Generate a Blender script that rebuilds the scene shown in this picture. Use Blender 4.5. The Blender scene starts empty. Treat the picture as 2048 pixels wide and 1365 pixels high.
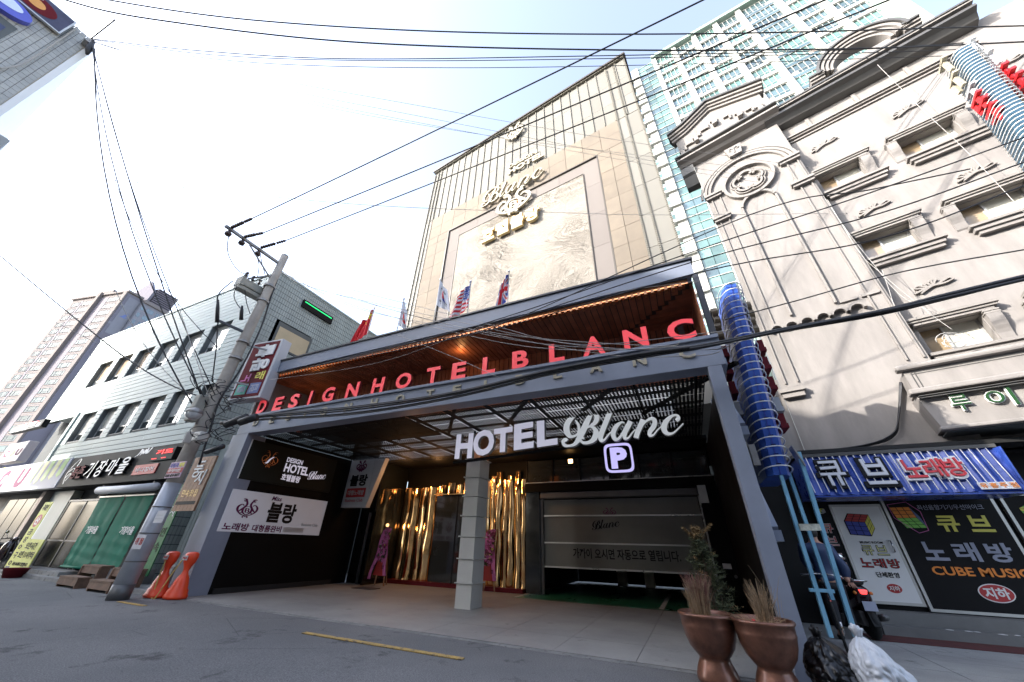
import bpy, bmesh, math, random
from mathutils import Vector, Matrix, noise
random.seed(7)
S = bpy.context.scene
COL = S.collection
V = Vector
rad = math.radians

# ------------------------------------------------------------------ camera, world, sun, exposure
FPX, CXP, CYP, CH = 700.0, 1024.0, 682.5, 1.3
_y, _p, _r = rad(-25), rad(30.38), rad(1.597)
_f = V((math.sin(_y)*math.cos(_p), math.cos(_y)*math.cos(_p), math.sin(_p)))
_rt = _f.cross(V((0, 0, 1))).normalized(); _up = _rt.cross(_f)
RT = math.cos(_r)*_rt + math.sin(_r)*_up
UP = -math.sin(_r)*_rt + math.cos(_r)*_up
CAM = V((0, 0, CH))
cd = bpy.data.cameras.new('camera'); cam = bpy.data.objects.new('camera', cd); COL.objects.link(cam)
cd.sensor_fit = 'HORIZONTAL'; cd.sensor_width = 36; cd.lens = 36*FPX/2048; cd.clip_start = .05; cd.clip_end = 3000
m = Matrix((RT, UP, -_f)).transposed().to_4x4(); m.translation = CAM
cam.matrix_world = m; S.camera = cam

SUN = V((-1.2, -1.0, 0.80)).normalized()          # towards the sun
w = bpy.data.worlds.new('World'); S.world = w; w.use_nodes = True
nt = w.node_tree; nt.nodes.clear()
sky = nt.nodes.new('ShaderNodeTexSky'); sky.sky_type = 'NISHITA'; sky.sun_disc = False
sky.sun_elevation = math.asin(SUN.z); sky.sun_rotation = math.atan2(SUN.x, SUN.y)
sky.air_density = 1.0; sky.dust_density = 4.0; sky.ozone_density = 4.5
bg = nt.nodes.new('ShaderNodeBackground'); bg.inputs[1].default_value = 0.15
wo = nt.nodes.new('ShaderNodeOutputWorld')
hs_ = nt.nodes.new('ShaderNodeHueSaturation'); hs_.inputs['Saturation'].default_value = .66
nt.links.new(sky.outputs[0], hs_.inputs['Color']); nt.links.new(hs_.outputs[0], bg.inputs[0]); nt.links.new(bg.outputs[0], wo.inputs[0])
sd = bpy.data.lights.new('sun', 'SUN'); sd.energy = 2.0; sd.angle = rad(0.5); sd.color = (1, .95, .88)
so = bpy.data.objects.new('sun', sd); COL.objects.link(so)
so.rotation_euler = SUN.to_track_quat('Z', 'Y').to_euler()
S.view_settings.view_transform = 'Standard'; S.view_settings.look = 'None'
S.view_settings.exposure = 2.38; S.view_settings.gamma = 1; S.view_settings.use_curve_mapping = False
S.cycles.max_bounces = 6; S.cycles.transparent_max_bounces = 16; S.cycles.caustics_reflective = False
S.cycles.caustics_refractive = False; S.cycles.sample_clamp_indirect = 6

# ------------------------------------------------------------------ survey helper: a sight line met with a real plane
def ray(px, py):
    return RT*((px-CXP)/FPX) + UP*(-(py-CYP)/FPX) + _f
def P(px, py, x=None, y=None, z=None):
    d = ray(px, py)
    t = (x/d.x) if x is not None else (y/d.y) if y is not None else (z-CH)/d.z
    return CAM + d*t

# ------------------------------------------------------------------ materials
MATS = {}
def mat(name, col=(.5, .5, .5), rough=.6, metal=0., var=.12, scale=1.2, bump=0., bscale=30., rand=0., emit=0., ecol=None, spec=.5, coat=0., streak=False):
    if name in MATS: return MATS[name]
    mt = bpy.data.materials.new(name); mt.use_nodes = True; n = mt.node_tree.nodes; l = mt.node_tree.links
    b = n['Principled BSDF']; c = (*col[:3], 1)
    b.inputs['Base Color'].default_value = c; b.inputs['Roughness'].default_value = rough
    b.inputs['Metallic'].default_value = metal; b.inputs['Specular IOR Level'].default_value = spec
    b.inputs['Coat Weight'].default_value = coat
    geo = n.new('ShaderNodeNewGeometry')
    if var or rand:
        mp = n.new('ShaderNodeMapping'); mp.inputs['Scale'].default_value = (1, 1, .25) if streak else (1, 1, 1)
        l.new(geo.outputs['Position'], mp.inputs[0])
        a = n.new('ShaderNodeTexNoise'); a.inputs['Scale'].default_value = scale; a.inputs['Detail'].default_value = 6; a.inputs['Roughness'].default_value = .65
        l.new(mp.outputs[0], a.inputs['Vector'])
        mr = n.new('ShaderNodeMapRange'); mr.inputs[1].default_value = .3; mr.inputs[2].default_value = .7
        mr.inputs[3].default_value = 1-var*1.3; mr.inputs[4].default_value = 1+var*.8
        l.new(a.outputs['Fac'], mr.inputs[0])
        out = mr.outputs[0]
        if rand:
            oi = n.new('ShaderNodeObjectInfo'); m2 = n.new('ShaderNodeMapRange')
            m2.inputs[3].default_value = 1-rand; m2.inputs[4].default_value = 1+rand
            l.new(oi.outputs['Random'], m2.inputs[0])
            mu = n.new('ShaderNodeMath'); mu.operation = 'MULTIPLY'; l.new(out, mu.inputs[0]); l.new(m2.outputs[0], mu.inputs[1]); out = mu.outputs[0]
        vm = n.new('ShaderNodeVectorMath'); vm.operation = 'SCALE'; vm.inputs[0].default_value = col[:3]
        l.new(out, vm.inputs['Scale']); l.new(vm.outputs[0], b.inputs['Base Color'])
        r2 = n.new('ShaderNodeMapRange'); r2.inputs[3].default_value = max(0, rough-.12); r2.inputs[4].default_value = min(1, rough+.12)
        l.new(a.outputs['Fac'], r2.inputs[0]); l.new(r2.outputs[0], b.inputs['Roughness'])
    if bump:
        a2 = n.new('ShaderNodeTexNoise'); a2.inputs['Scale'].default_value = bscale; a2.inputs['Detail'].default_value = 8
        l.new(geo.outputs['Position'], a2.inputs['Vector'])
        bp = n.new('ShaderNodeBump'); bp.inputs['Strength'].default_value = bump; bp.inputs['Distance'].default_value = .01
        l.new(a2.outputs['Fac'], bp.inputs['Height']); l.new(bp.outputs[0], b.inputs['Normal'])
    if emit:
        b.inputs['Emission Color'].default_value = (*(ecol or col), 1); b.inputs['Emission Strength'].default_value = emit
    MATS[name] = mt
    return mt

def glassy(name, col, rough=.05, alpha=1.):
    """window glass: dark tinted body with a mirror-like skin"""
    return mat(name, col, rough, 0, .25, .8, spec=1.0, coat=1.0)

A = {}
A['asphalt'] = mat('asphalt', (.112, .114, .117), .85, var=.25, scale=.9, bump=.6, bscale=140)
A['slab'] = mat('forecourt_stone', (.30, .29, .275), .55, var=.22, scale=.8, rand=.05, bump=.15, bscale=90)
A['pave'] = mat('pavement_concrete', (.30, .30, .29), .8, var=.28, scale=1.1, rand=.03, bump=.3, bscale=70)
A['kerb'] = mat('kerb_stone', (.27, .27, .26), .8, var=.25, scale=2, rand=.08, bump=.3)
A['yellow'] = mat('road_yellow', (.55, .36, .10), .8, var=.35, scale=9)
A['whiteline'] = mat('line_white', (.6, .6, .58), .7, var=.3, scale=6)
A['green_floor'] = mat('green_floor', (.02, .15, .085), .3, var=.2, scale=1)
A['steel'] = mat('bluegrey_steel', (.215, .24, .30), .45, var=.07, scale=1.5, rand=0, spec=.4)
A['matteblack'] = mat('matte_black', (.006, .006, .006), .8, var=0, spec=.05)
A['steel_dark'] = mat('dark_steel', (.03, .033, .042), .45, var=.1)
A['wood'] = mat('brown_wood', (.36, .14, .075), .5, var=.3, scale=2.5, rand=.16, bump=.1, bscale=60)
A['copper'] = mat('copper_trim', (.55, .27, .14), .35, 1, var=.15, scale=4)
A['black'] = mat('black_panel', (.006, .006, .006), .55, var=.15, spec=.08)
A['blackgloss'] = mat('black_gloss', (.007, .008, .008), .08, var=.1, spec=.6)
A['colclad'] = mat('column_cladding', (.62, .60, .55), .45, var=.06, rand=.03)
A['red_led'] = mat('red_letter', (.72, .07, .08), .4, var=0, emit=.07, ecol=(1, .06, .08))
A['dkred'] = mat('dark_red_edge', (.10, .006, .008), .5, var=0)
A['cream'] = mat('cream_letter', (.36, .32, .235), .4, var=.05)
A['whiteled'] = mat('white_letter', (.70, .70, .72), .35, var=0, emit=.09, ecol=(.80, .80, 1))
A['scriptwhite'] = mat('script_letter', (.74, .76, .78), .35, var=.03, emit=.08, ecol=(.9, .95, 1))
A['letter_edge'] = mat('letter_return', (.42, .42, .40), .4, var=.03)
A['lilac'] = mat('lilac_led', (.5, .48, .75), .4, var=0, emit=.17, ecol=(.60, .55, 1))
A['gold'] = mat('gold_mirror', (.95, .60, .28), .13, 1, var=.05)
A['goldtrim'] = mat('gold_satin', (.72, .52, .25), .3, 1, var=.1)
A['rib_panel'] = mat('beige_panel', (.165, .155, .132), .8, var=.05, rand=.10, scale=.5)
A['rib'] = mat('beige_rib', (.175, .16, .125), .5, var=.06)
A['stone'] = mat('beige_stone', (.175, .142, .105), .85, var=.16, scale=.8, rand=.09, bump=.08)
A['smooth'] = mat('pinkish_panel', (.178, .156, .14), .85, spec=.2, var=.03, rand=.03)
A['relief'] = mat('relief_stone', (.265, .235, .195), .9, var=.06, scale=2)
A['capdark'] = mat('dark_cap', (.06, .048, .035), .5, var=.1)
A['siding'] = mat('green_siding', (.33, .39, .375), .6, var=.10, scale=.7, rand=.04, streak=True, bump=.05)
A['sidetile'] = mat('grey_green_tile', (.34, .38, .365), .5, var=.16, scale=1.2, streak=True)
A['joint'] = mat('dark_joint', (.05, .055, .055), .9, var=.1)
A['reveal'] = mat('window_reveal', (.10, .11, .11), .6, var=.15)
A['alu'] = mat('aluminium', (.52, .52, .50), .4, .6, var=.1)
A['alu_dark'] = mat('dark_aluminium', (.12, .12, .12), .45, .4, var=.1)
A['pane_light'] = mat('pane_light', (.50, .50, .47), .12, var=.25, scale=.7, rand=.25, spec=.9, coat=.6)
A['pane_dark'] = mat('pane_dark', (.03, .035, .035), .06, var=.2, spec=.8, coat=.8)
A['pane_warm'] = mat('pane_brown', (.30, .22, .13), .2, var=.2, scale=.8, spec=.8, coat=.6)
A['pane_frost'] = mat('pane_frosted', (.50, .49, .42), .3, var=.12, scale=.8, spec=.7, coat=.3)
A['stucco'] = mat('stucco_wall', (.235, .217, .202), .9, spec=.2, var=.17, scale=2.0, streak=True, bump=.25, bscale=60)
A['mould'] = mat('stucco_moulding', (.215, .197, .18), .85, var=.10, scale=1.5, bump=.1)
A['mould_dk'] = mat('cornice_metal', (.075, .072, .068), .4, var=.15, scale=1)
A['mint'] = mat('mint_wall', (.28, .37, .315), .7, var=.05)
A['aptwhite'] = mat('white_concrete', (.40, .40, .365), .75, var=.05, scale=.3)
A['apttan'] = mat('tan_spandrel', (.52, .42, .35), .7, var=.08, rand=.1)
A['aptglass'] = mat('green_window_glass', (.10, .185, .165), .15, var=.3, scale=.5, rand=.45, spec=.9, coat=.7)
A['aptglass2'] = mat('blue_window_glass', (.07, .115, .125), .15, var=.3, scale=.5, rand=.4, spec=.9, coat=.7)
A['solglass'] = mat('tower_glass', (.075, .11, .11), .55, var=.3, scale=.3, rand=.35, spec=.1)
A['solpink'] = mat('pale_pink_concrete', (.22, .19, .175), .9, spec=.1, var=.05, scale=.2)
A['sollav'] = mat('lavender_concrete', (.19, .176, .20), .9, spec=.1, var=.05, scale=.2)
A['sollav_d'] = mat('mauve_concrete', (.18, .158, .175), .9, var=.05, scale=.2)
A['solwhite'] = mat('tower_white', (.25, .243, .26), .9, spec=.1, var=.04)
A['concrete'] = mat('pole_concrete', (.36, .325, .28), .8, var=.2, scale=2, bump=.25, bscale=50)
A['wrap'] = mat('pole_wrap', (.42, .44, .48), .45, .2, var=.15, scale=2)
A['wire'] = mat('black_cable', (.015, .015, .017), .55, var=0)
A['wirew'] = mat('pale_cable', (.38, .36, .33), .6, var=0)
A['ceramic'] = mat('brown_insulator', (.05, .028, .022), .3, var=.1)
A['trafo'] = mat('transformer_paint', (.34, .33, .28), .6, var=.2, scale=3)
A['galv'] = mat('galvanised', (.30, .29, .28), .5, .5, var=.2, scale=5)
A['greencloth'] = mat('green_tarp', (.016, .16, .10), .7, spec=.15, var=.15, scale=2)
A['blueneon'] = mat('blue_sheet', (.035, .10, .42), .35, .1, var=.12, scale=2)
A['bluesheet2'] = mat('teal_sheet', (.035, .08, .12), .35, .2, var=.12, scale=2)
A['tube'] = mat('white_tube', (.75, .75, .72), .3, var=0)
A['ltblue'] = mat('pale_blue_paint', (.19, .42, .58), .45, var=.12, scale=4)
A['rust'] = mat('flaked_paint', (.50, .50, .42), .8, var=.4, scale=14)
A['awning'] = mat('awning_blue', (.03, .07, .33), .28, .1, var=.15, scale=3)
A['red'] = mat('red_paint', (.55, .02, .025), .4, var=.05)
A['maroon'] = mat('maroon_paint', (.13, .016, .022), .6, var=.1, spec=.08)
A['white'] = mat('white_paint', (.75, .75, .74), .45, var=.04)
A['signwhite'] = mat('sign_white', (.52, .52, .54), .5, var=.05, scale=1, spec=.2)
A['signwhite_lit'] = mat('sign_white_lit', (.55, .55, .58), .4, var=.05, emit=.02, ecol=(.85, .85, 1))
A['signblack'] = mat('sign_black', (.010, .010, .011), .5, var=.1, spec=.12)
A['signgrey'] = mat('sign_charcoal', (.028, .028, .028), .6, var=.1, spec=.08)
A['olive'] = mat('sign_olive_black', (.022, .023, .019), .6, var=.1, spec=.1)
A['yellowp'] = mat('print_yellow', (.72, .66, .10), .5, var=.04)
A['paleyellow'] = mat('print_pale_yellow', (.75, .74, .35), .5, var=.04)
A['banner'] = mat('banner_yellow', (.68, .70, .18), .6, var=.08, scale=4)
A['orangep'] = mat('print_orange', (.80, .25, .03), .5, var=.03)
A['greenp'] = mat('print_green', (.20, .55, .08), .5, var=.04)
A['bluep'] = mat('print_blue', (.03, .05, .35), .5, var=.04)
A['redp'] = mat('print_red', (.42, .03, .03), .5, var=.04)
A['purplep'] = mat('print_plum', (.13, .02, .07), .6, spec=.1, var=.04)
A['pinkp'] = mat('print_pink', (.62, .16, .42), .6, var=.12, scale=8)
A['bluegreyp'] = mat('print_bluegrey', (.12, .16, .35), .5, var=.04)
A['lavp'] = mat('print_lavender', (.36, .38, .47), .5, spec=.2, var=.03)
A['greysign'] = mat('print_grey', (.34, .35, .36), .5, var=.04)
A['greensign'] = mat('sign_green', (.02, .16, .05), .5, var=.1)
A['board'] = mat('sign_wood', (.33, .18, .10), .55, var=.3, scale=3, rand=.1, bump=.1)
A['benchwood'] = mat('bench_wood', (.17, .10, .065), .7, var=.3, scale=5, rand=.2, bump=.2)
A['orange'] = mat('orange_plastic', (.70, .055, .012), .42, var=.06, scale=4)
A['rope'] = mat('yellow_rope', (.55, .40, .12), .8, var=.2)
A['bronze'] = mat('bronze_pot', (.21, .092, .058), .36, .5, var=.32, scale=7, coat=.3)
A['soil'] = mat('dry_mulch', (.33, .20, .12), .95, var=.4, scale=30, bump=.6)
A['twig'] = mat('dry_grass', (.32, .22, .13), .9, var=.25, scale=20, rand=.2)
A['twigred'] = mat('dry_twig_red', (.20, .09, .07), .9, var=.25, scale=20, rand=.2)
A['needle'] = mat('conifer_needles', (.06, .07, .03), .8, var=.35, scale=6)
A['needleb'] = mat('browned_needles', (.20, .13, .055), .8, var=.3, scale=6)
A['bark'] = mat('bark', (.09, .06, .04), .9, var=.3, scale=9)
A['bagblack'] = mat('black_plastic', (.005, .005, .006), .28, var=.1, spec=.45)
A['bagwhite'] = mat('white_plastic', (.55, .57, .60), .32, var=.12, scale=6, spec=.6)
A['jacket'] = mat('navy_puffer', (.018, .038, .10), .5, var=.1)
A['trouser'] = mat('dark_trousers', (.012, .013, .018), .8, var=.2)
A['skin'] = mat('skin', (.50, .27, .19), .55, var=.08)
A['hair'] = mat('black_hair', (.012, .010, .009), .5, var=.2)
A['scoot'] = mat('scooter_paint', (.030, .010, .014), .18, .2, var=.1, coat=1)
A['rubber'] = mat('rubber', (.012, .012, .012), .8, var=.2)
A['chrome'] = mat('chrome', (.6, .6, .6), .15, 1, var=.05)
A['taillight'] = mat('tail_light', (.6, .02, .02), .2, var=0, emit=.5, ecol=(1, .06, .06))
A['redled'] = mat('led_red', (.8, .01, .01), .4, var=0, emit=.6, ecol=(1, .01, .01))
A['greenled'] = mat('led_green', (.02, .6, .15), .4, var=0, emit=.22, ecol=(.02, 1, .28))
A['bulb'] = mat('warm_bulb', (1, .7, .4), .4, var=0, emit=4, ecol=(1, .55, .2))
A['ledwarm'] = mat('warm_strip', (1, .6, .35), .4, var=0, emit=.45, ecol=(1, .42, .2))
A['shutter'] = mat('grey_shutter', (.15, .155, .14), .4, var=.08, scale=1.5)
A['metalbar'] = mat('shutter_bar', (.50, .50, .48), .3, .7, var=.05)
A['pane_shop'] = mat('shop_glass', (.012, .013, .013), .2, var=.2, spec=.15)
A['opp'] = mat('opposite_wall', (.50, .44, .34), .8, var=.12, scale=.6)
A['tl_tile'] = mat('grey_square_tile', (.40, .40, .38), .5, var=.12, scale=1, rand=.06)
A['tl_blue'] = mat('window_film_blue', (.05, .06, .14), .3, var=.2, scale=1)

def rich(name, base, alt, dark, s_big, s_fine, thr, rough=.85, bump=.5, fine=.35, crack=0):
    """surface with fine grain, big soft patches and small dark stains"""
    mt = bpy.data.materials.new(name); mt.use_nodes = True; n = mt.node_tree.nodes; l = mt.node_tree.links; b = n['Principled BSDF']
    geo = n.new('ShaderNodeNewGeometry')
    def no(sc, det=4, ro=.6):
        a = n.new('ShaderNodeTexNoise'); a.inputs['Scale'].default_value = sc; a.inputs['Detail'].default_value = det; a.inputs['Roughness'].default_value = ro; l.new(geo.outputs['Position'], a.inputs['Vector']); return a.outputs['Fac']
    def mr(s, a, b_, c, d):
        m_ = n.new('ShaderNodeMapRange'); m_.inputs[1].default_value = a; m_.inputs[2].default_value = b_; m_.inputs[3].default_value = c; m_.inputs[4].default_value = d; l.new(s, m_.inputs[0]); return m_.outputs[0]
    def mix(f, a, c):
        m_ = n.new('ShaderNodeMix'); m_.data_type = 'RGBA'; l.new(f, m_.inputs[0])
        for k, v in ((6, a), (7, c)):
            if hasattr(v, 'default_value'): l.new(v, m_.inputs[k])
            else: m_.inputs[k].default_value = (*v, 1)
        return m_.outputs[2]
    c = mix(mr(no(s_big, 5), .38, .62, 0, 1), base, alt)
    c = mix(mr(no(s_big*3.7, 8, .7), thr, thr+.08, 0, .8), c, dark)
    g = no(s_fine, 3, .8); g1 = mr(g, .3, .7, 1-fine, 1+fine)
    if crack:
        vo = n.new('ShaderNodeTexVoronoi'); vo.feature = 'DISTANCE_TO_EDGE'; vo.inputs['Scale'].default_value = crack; l.new(geo.outputs['Position'], vo.inputs['Vector'])
        wv = mr(vo.outputs['Distance'], 0, .008, .6, 1); mk = mr(no(.35, 2), .52, .56, 0, 1)
        x1 = n.new('ShaderNodeMix'); l.new(mk, x1.inputs[0]); x1.inputs[2].default_value = 1; l.new(wv, x1.inputs[3])
        mm = n.new('ShaderNodeMath'); mm.operation = 'MULTIPLY'; l.new(g1, mm.inputs[0]); l.new(x1.outputs[0], mm.inputs[1]); g1 = mm.outputs[0]
    vm = n.new('ShaderNodeVectorMath'); vm.operation = 'SCALE'; l.new(c, vm.inputs[0]); l.new(g1, vm.inputs['Scale']); l.new(vm.outputs[0], b.inputs['Base Color'])
    b.inputs['Roughness'].default_value = rough; b.inputs['Specular IOR Level'].default_value = .3
    bp = n.new('ShaderNodeBump'); bp.inputs['Strength'].default_value = bump; bp.inputs['Distance'].default_value = .008; l.new(g, bp.inputs['Height']); l.new(bp.outputs[0], b.inputs['Normal']); return mt
A['asphalt'] = rich('asphalt_worn', (.185, .182, .178), (.145, .145, .145), (.06, .06, .06), .35, 70, .58, .9, .9, .6, crack=.6)
A['slab'] = rich('forecourt_granite', (.33, .32, .30), (.25, .245, .235), (.13, .125, .12), .5, 120, .62, .6, .25, .16)
A['pave'] = rich('pavement_worn', (.33, .33, .315), (.24, .24, .235), (.12, .12, .115), .6, 80, .60, .85, .5, .22, crack=.8)
A['kerb'] = rich('kerb_granite', (.27, .265, .255), (.19, .19, .185), (.07, .07, .07), 1.6, 110, .56, .85, .5, .25)
A['yellow'] = rich('worn_yellow_paint', (.52, .34, .11), (.42, .29, .11), (.11, .10, .09), 2.5, 60, .53, .85, .5, .3)
A['whiteline'] = rich('worn_white_paint', (.62, .62, .60), (.5, .5, .48), (.15, .17, .15), 2.5, 60, .57, .8, .4, .2)

# ------------------------------------------------------------------ mesh building
class MB:
    def __init__(s): s.v = []; s.f = []; s.mi = []
    def add(s, vs, fs, mi=0):
        o = len(s.v); s.v += [tuple(v) for v in vs]; s.f += [tuple(i+o for i in f) for f in fs]; s.mi += [mi]*len(fs); return s
    def box(s, x0, x1, y0, y1, z0, z1, mi=0):
        return s.add([(x, y, z) for x in (x0, x1) for y in (y0, y1) for z in (z0, z1)],
                     [(0, 1, 3, 2), (4, 6, 7, 5), (0, 4, 5, 1), (2, 3, 7, 6), (0, 2, 6, 4), (1, 5, 7, 3)], mi)
    def bar(s, a, b, w, h, up=V((0, 0, 1)), mi=0):
        a = V(a); b = V(b); d = (b-a).normalized(); r = d.cross(up)
        if r.length < 1e-4: r = d.cross(V((1, 0, 0)))
        r.normalize(); u = r.cross(d)
        vs = [p+r*sx*w/2+u*sz*h/2 for p in (a, b) for sx, sz in ((-1, -1), (1, -1), (1, 1), (-1, 1))]
        return s.add(vs, [(3, 2, 1, 0), (4, 5, 6, 7), (0, 1, 5, 4), (1, 2, 6, 5), (2, 3, 7, 6), (3, 0, 4, 7)], mi)
    def prism(s, pts, off, mi=0):
        """closed polygon of 3D points pushed by vector off"""
        n = len(pts); off = V(off); a = [V(p) for p in pts]; b = [p+off for p in a]
        return s.add(a+b, [tuple(range(n))[::-1], tuple(range(n, 2*n))]+[(i, (i+1) % n, n+(i+1) % n, n+i) for i in range(n)], mi)
    def tube(s, pts, r, seg=6, mi=0, caps=True):
        pts = [V(p) for p in pts]; rr = r if isinstance(r, (list, tuple)) else [r]*len(pts)
        t0 = (pts[1]-pts[0]).normalized(); u = t0.cross(V((0, 0, 1)))
        if u.length < 1e-3: u = t0.cross(V((1, 0, 0)))
        u.normalize(); vs = []
        for i, p in enumerate(pts):
            t = (pts[min(i+1, len(pts)-1)]-pts[max(i-1, 0)]).normalized()
            u = (u-t*u.dot(t)).normalized(); w_ = t.cross(u)
            vs += [p+(u*math.cos(2*math.pi*k/seg)+w_*math.sin(2*math.pi*k/seg))*rr[i] for k in range(seg)]
        fs = [(i*seg+k, i*seg+(k+1) % seg, (i+1)*seg+(k+1) % seg, (i+1)*seg+k) for i in range(len(pts)-1) for k in range(seg)]
        if caps: fs += [tuple(range(seg))[::-1], tuple((len(pts)-1)*seg+k for k in range(seg))]
        return s.add(vs, fs, mi)
    def lathe(s, prof, c=(0, 0, 0), seg=28, mi=0, axis='z'):
        vs = []; c = V(c)
        for r, z in prof:
            for k in range(seg):
                a = 2*math.pi*k/seg
                q = {'z': V((r*math.cos(a), r*math.sin(a), z)), 'x': V((z, r*math.cos(a), r*math.sin(a))), 'y': V((r*math.sin(a), z, r*math.cos(a)))}[axis]
                vs.append(c+q)
        fs = [(i*seg+k, i*seg+(k+1) % seg, (i+1)*seg+(k+1) % seg, (i+1)*seg+k) for i in range(len(prof)-1) for k in range(seg)]
        fs += [tuple(range(seg))[::-1], tuple((len(prof)-1)*seg+k for k in range(seg))]
        return s.add(vs, fs, mi)
    def ball(s, c, r, sy=1, sz=1, seg=12, mi=0):
        prof = [(max(.001, r*math.sin(math.pi*i/8)), -r*sz*math.cos(math.pi*i/8)) for i in range(9)]
        o = len(s.v); s.lathe(prof, (0, 0, 0), seg, mi)
        c = V(c)
        s.v[o:] = [(x+c.x, y*sy+c.y, z+c.z) for x, y, z in s.v[o:]]
        return s
    def mesh(s, name, mats, smooth=False):
        me = bpy.data.meshes.new(name); me.from_pydata(s.v, [], s.f)
        for q in (mats if isinstance(mats, (list, tuple)) else [mats]): me.materials.append(q)
        if len(me.materials) > 1: me.polygons.foreach_set('material_index', s.mi)
        bm = bmesh.new(); bm.from_mesh(me); bmesh.ops.recalc_face_normals(bm, faces=bm.faces); bm.to_mesh(me); bm.free()
        if smooth: me.polygons.foreach_set('use_smooth', [True]*len(me.polygons))
        return me

RM, LOCAL = {}, {}
def tag(o, label=None, cat=None, group=None, kind=None):
    if label: o['label'] = label
    if cat: o['category'] = cat
    if group: o['group'] = group
    if kind: o['kind'] = kind
    return o
def root(name, label, cat, loc=(0, 0, 0), rz=0, group=None, local=False):
    o = bpy.data.objects.new(name, None); COL.objects.link(o); o.location = loc; o.rotation_euler = (0, 0, rz)
    o.empty_display_size = .3
    RM[o.name] = Matrix.Translation(V(loc)) @ Matrix.Rotation(rz, 4, 'Z'); LOCAL[o.name] = local
    return tag(o, label, cat, group)
def put(o, parent):
    COL.objects.link(o)
    if parent is not None:
        o.parent = parent
        if not LOCAL[parent.name]: o.matrix_parent_inverse = RM[parent.name].inverted()
        RM[o.name] = RM[parent.name] if LOCAL[parent.name] else Matrix.Identity(4); LOCAL[o.name] = LOCAL[parent.name]
        if not LOCAL[parent.name]: RM[o.name] = Matrix.Identity(4)
        if LOCAL[parent.name]: RM[o.name] = Matrix.Identity(4)
    else:
        RM[o.name] = Matrix.Identity(4); LOCAL[o.name] = False
    return o
def add(name, mb, mats, parent=None, smooth=False, kind=None, label=None, cat=None, group=None, bevel=0):
    me = mb.mesh(name, mats, smooth) if isinstance(mb, MB) else mb
    o = bpy.data.objects.new(name, me); put(o, parent)
    if bevel:
        b = o.modifiers.new('bevel', 'BEVEL'); b.width = bevel; b.segments = 2; b.limit_method = 'ANGLE'
    return tag(o, label, cat, group, kind)
CUBES = {}
def cube(mt, bev=0):
    k = (mt.name, bev)
    if k not in CUBES: CUBES[k] = MB().box(-.5, .5, -.5, .5, -.5, .5).mesh('piece', mt)
    return CUBES[k]
def piece(name, parent, mt, x0, x1, y0, y1, z0, z1, label=None, rot=None):
    """box-shaped piece that shares one mesh with all its likes; never a parent"""
    o = bpy.data.objects.new(name, cube(mt)); put(o, parent)
    o.location = ((x0+x1)/2, (y0+y1)/2, (z0+z1)/2); o.scale = (abs(x1-x0), abs(y1-y0), abs(z1-z0))
    if rot: o.rotation_euler = rot
    if label: o['label'] = label
    return o
def solid(name, parent, mt, x0, x1, y0, y1, z0, z1, label=None, bevel=0, kind=None, cat=None, group=None):
    return add(name, MB().box(x0, x1, y0, y1, z0, z1), mt, parent, label=label, bevel=bevel, kind=kind, cat=cat, group=group)
def inst(name, me, parent, loc=(0, 0, 0), scale=(1, 1, 1), rot=(0, 0, 0), label=None):
    o = bpy.data.objects.new(name, me); put(o, parent); o.location = loc; o.scale = scale; o.rotation_euler = rot
    if label: o['label'] = label
    return o
def kids(o): return [c for c in o.children]
def copy_tree(o, parent=None):
    c = o.copy(); COL.objects.link(c); c.parent = parent
    RM[c.name] = RM.get(o.name); LOCAL[c.name] = LOCAL.get(o.name)
    if parent: c.matrix_parent_inverse = o.matrix_parent_inverse.copy()
    for k in kids(o): copy_tree(k, c)
    return c
def crom(pts, n=8):
    """smooth curve through points of any dimension"""
    out = []; q = [pts[0]]+list(pts)+[pts[-1]]
    for i in range(1, len(q)-2):
        p0, p1, p2, p3 = q[i-1], q[i], q[i+1], q[i+2]
        for j in range(n):
            t = j/n
            out.append(tuple(.5*((2*b)+(-a+c)*t+(2*a-5*b+4*c-d)*t*t+(-a+3*b-3*c+d)*t**3) for a, b, c, d in zip(p0, p1, p2, p3)))
    out.append(tuple(pts[-1])); return out
def ribbon(mb, pts2, to3, off, n=6, mi=0, lift=None):
    """stroke: pts2 = (x, y, halfwidth); to3 maps 2D to 3D; off = thickness vector"""
    c = crom(pts2, n) if n else pts2
    L, R_ = [], []
    for i, (x, y, h) in enumerate(c):
        a = c[max(i-1, 0)]; b = c[min(i+1, len(c)-1)]; dx, dy = b[0]-a[0], b[1]-a[1]; l = math.hypot(dx, dy) or 1
        nx, ny = -dy/l*h, dx/l*h; L.append((x+nx, y+ny)); R_.append((x-nx, y-ny))
    off = V(off); lf = lift or V((0, 0, 0))
    vs = []
    for a, b in zip(L, R_): pa, pb = V(to3(*a))+lf, V(to3(*b))+lf; vs += [pa, pb, pa+off, pb+off]
    fs = []
    for i in range(len(L)-1):
        k = 4*i; fs += [(k+2, k+3, k+7, k+6), (k+1, k, k+4, k+5), (k, k+2, k+6, k+4), (k+3, k+1, k+5, k+7)]
    k = 4*(len(L)-1); fs += [(0, 1, 3, 2), (k+1, k, k+2, k+3)]
    return mb.add(vs, fs, mi)
TXC = {}
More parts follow.
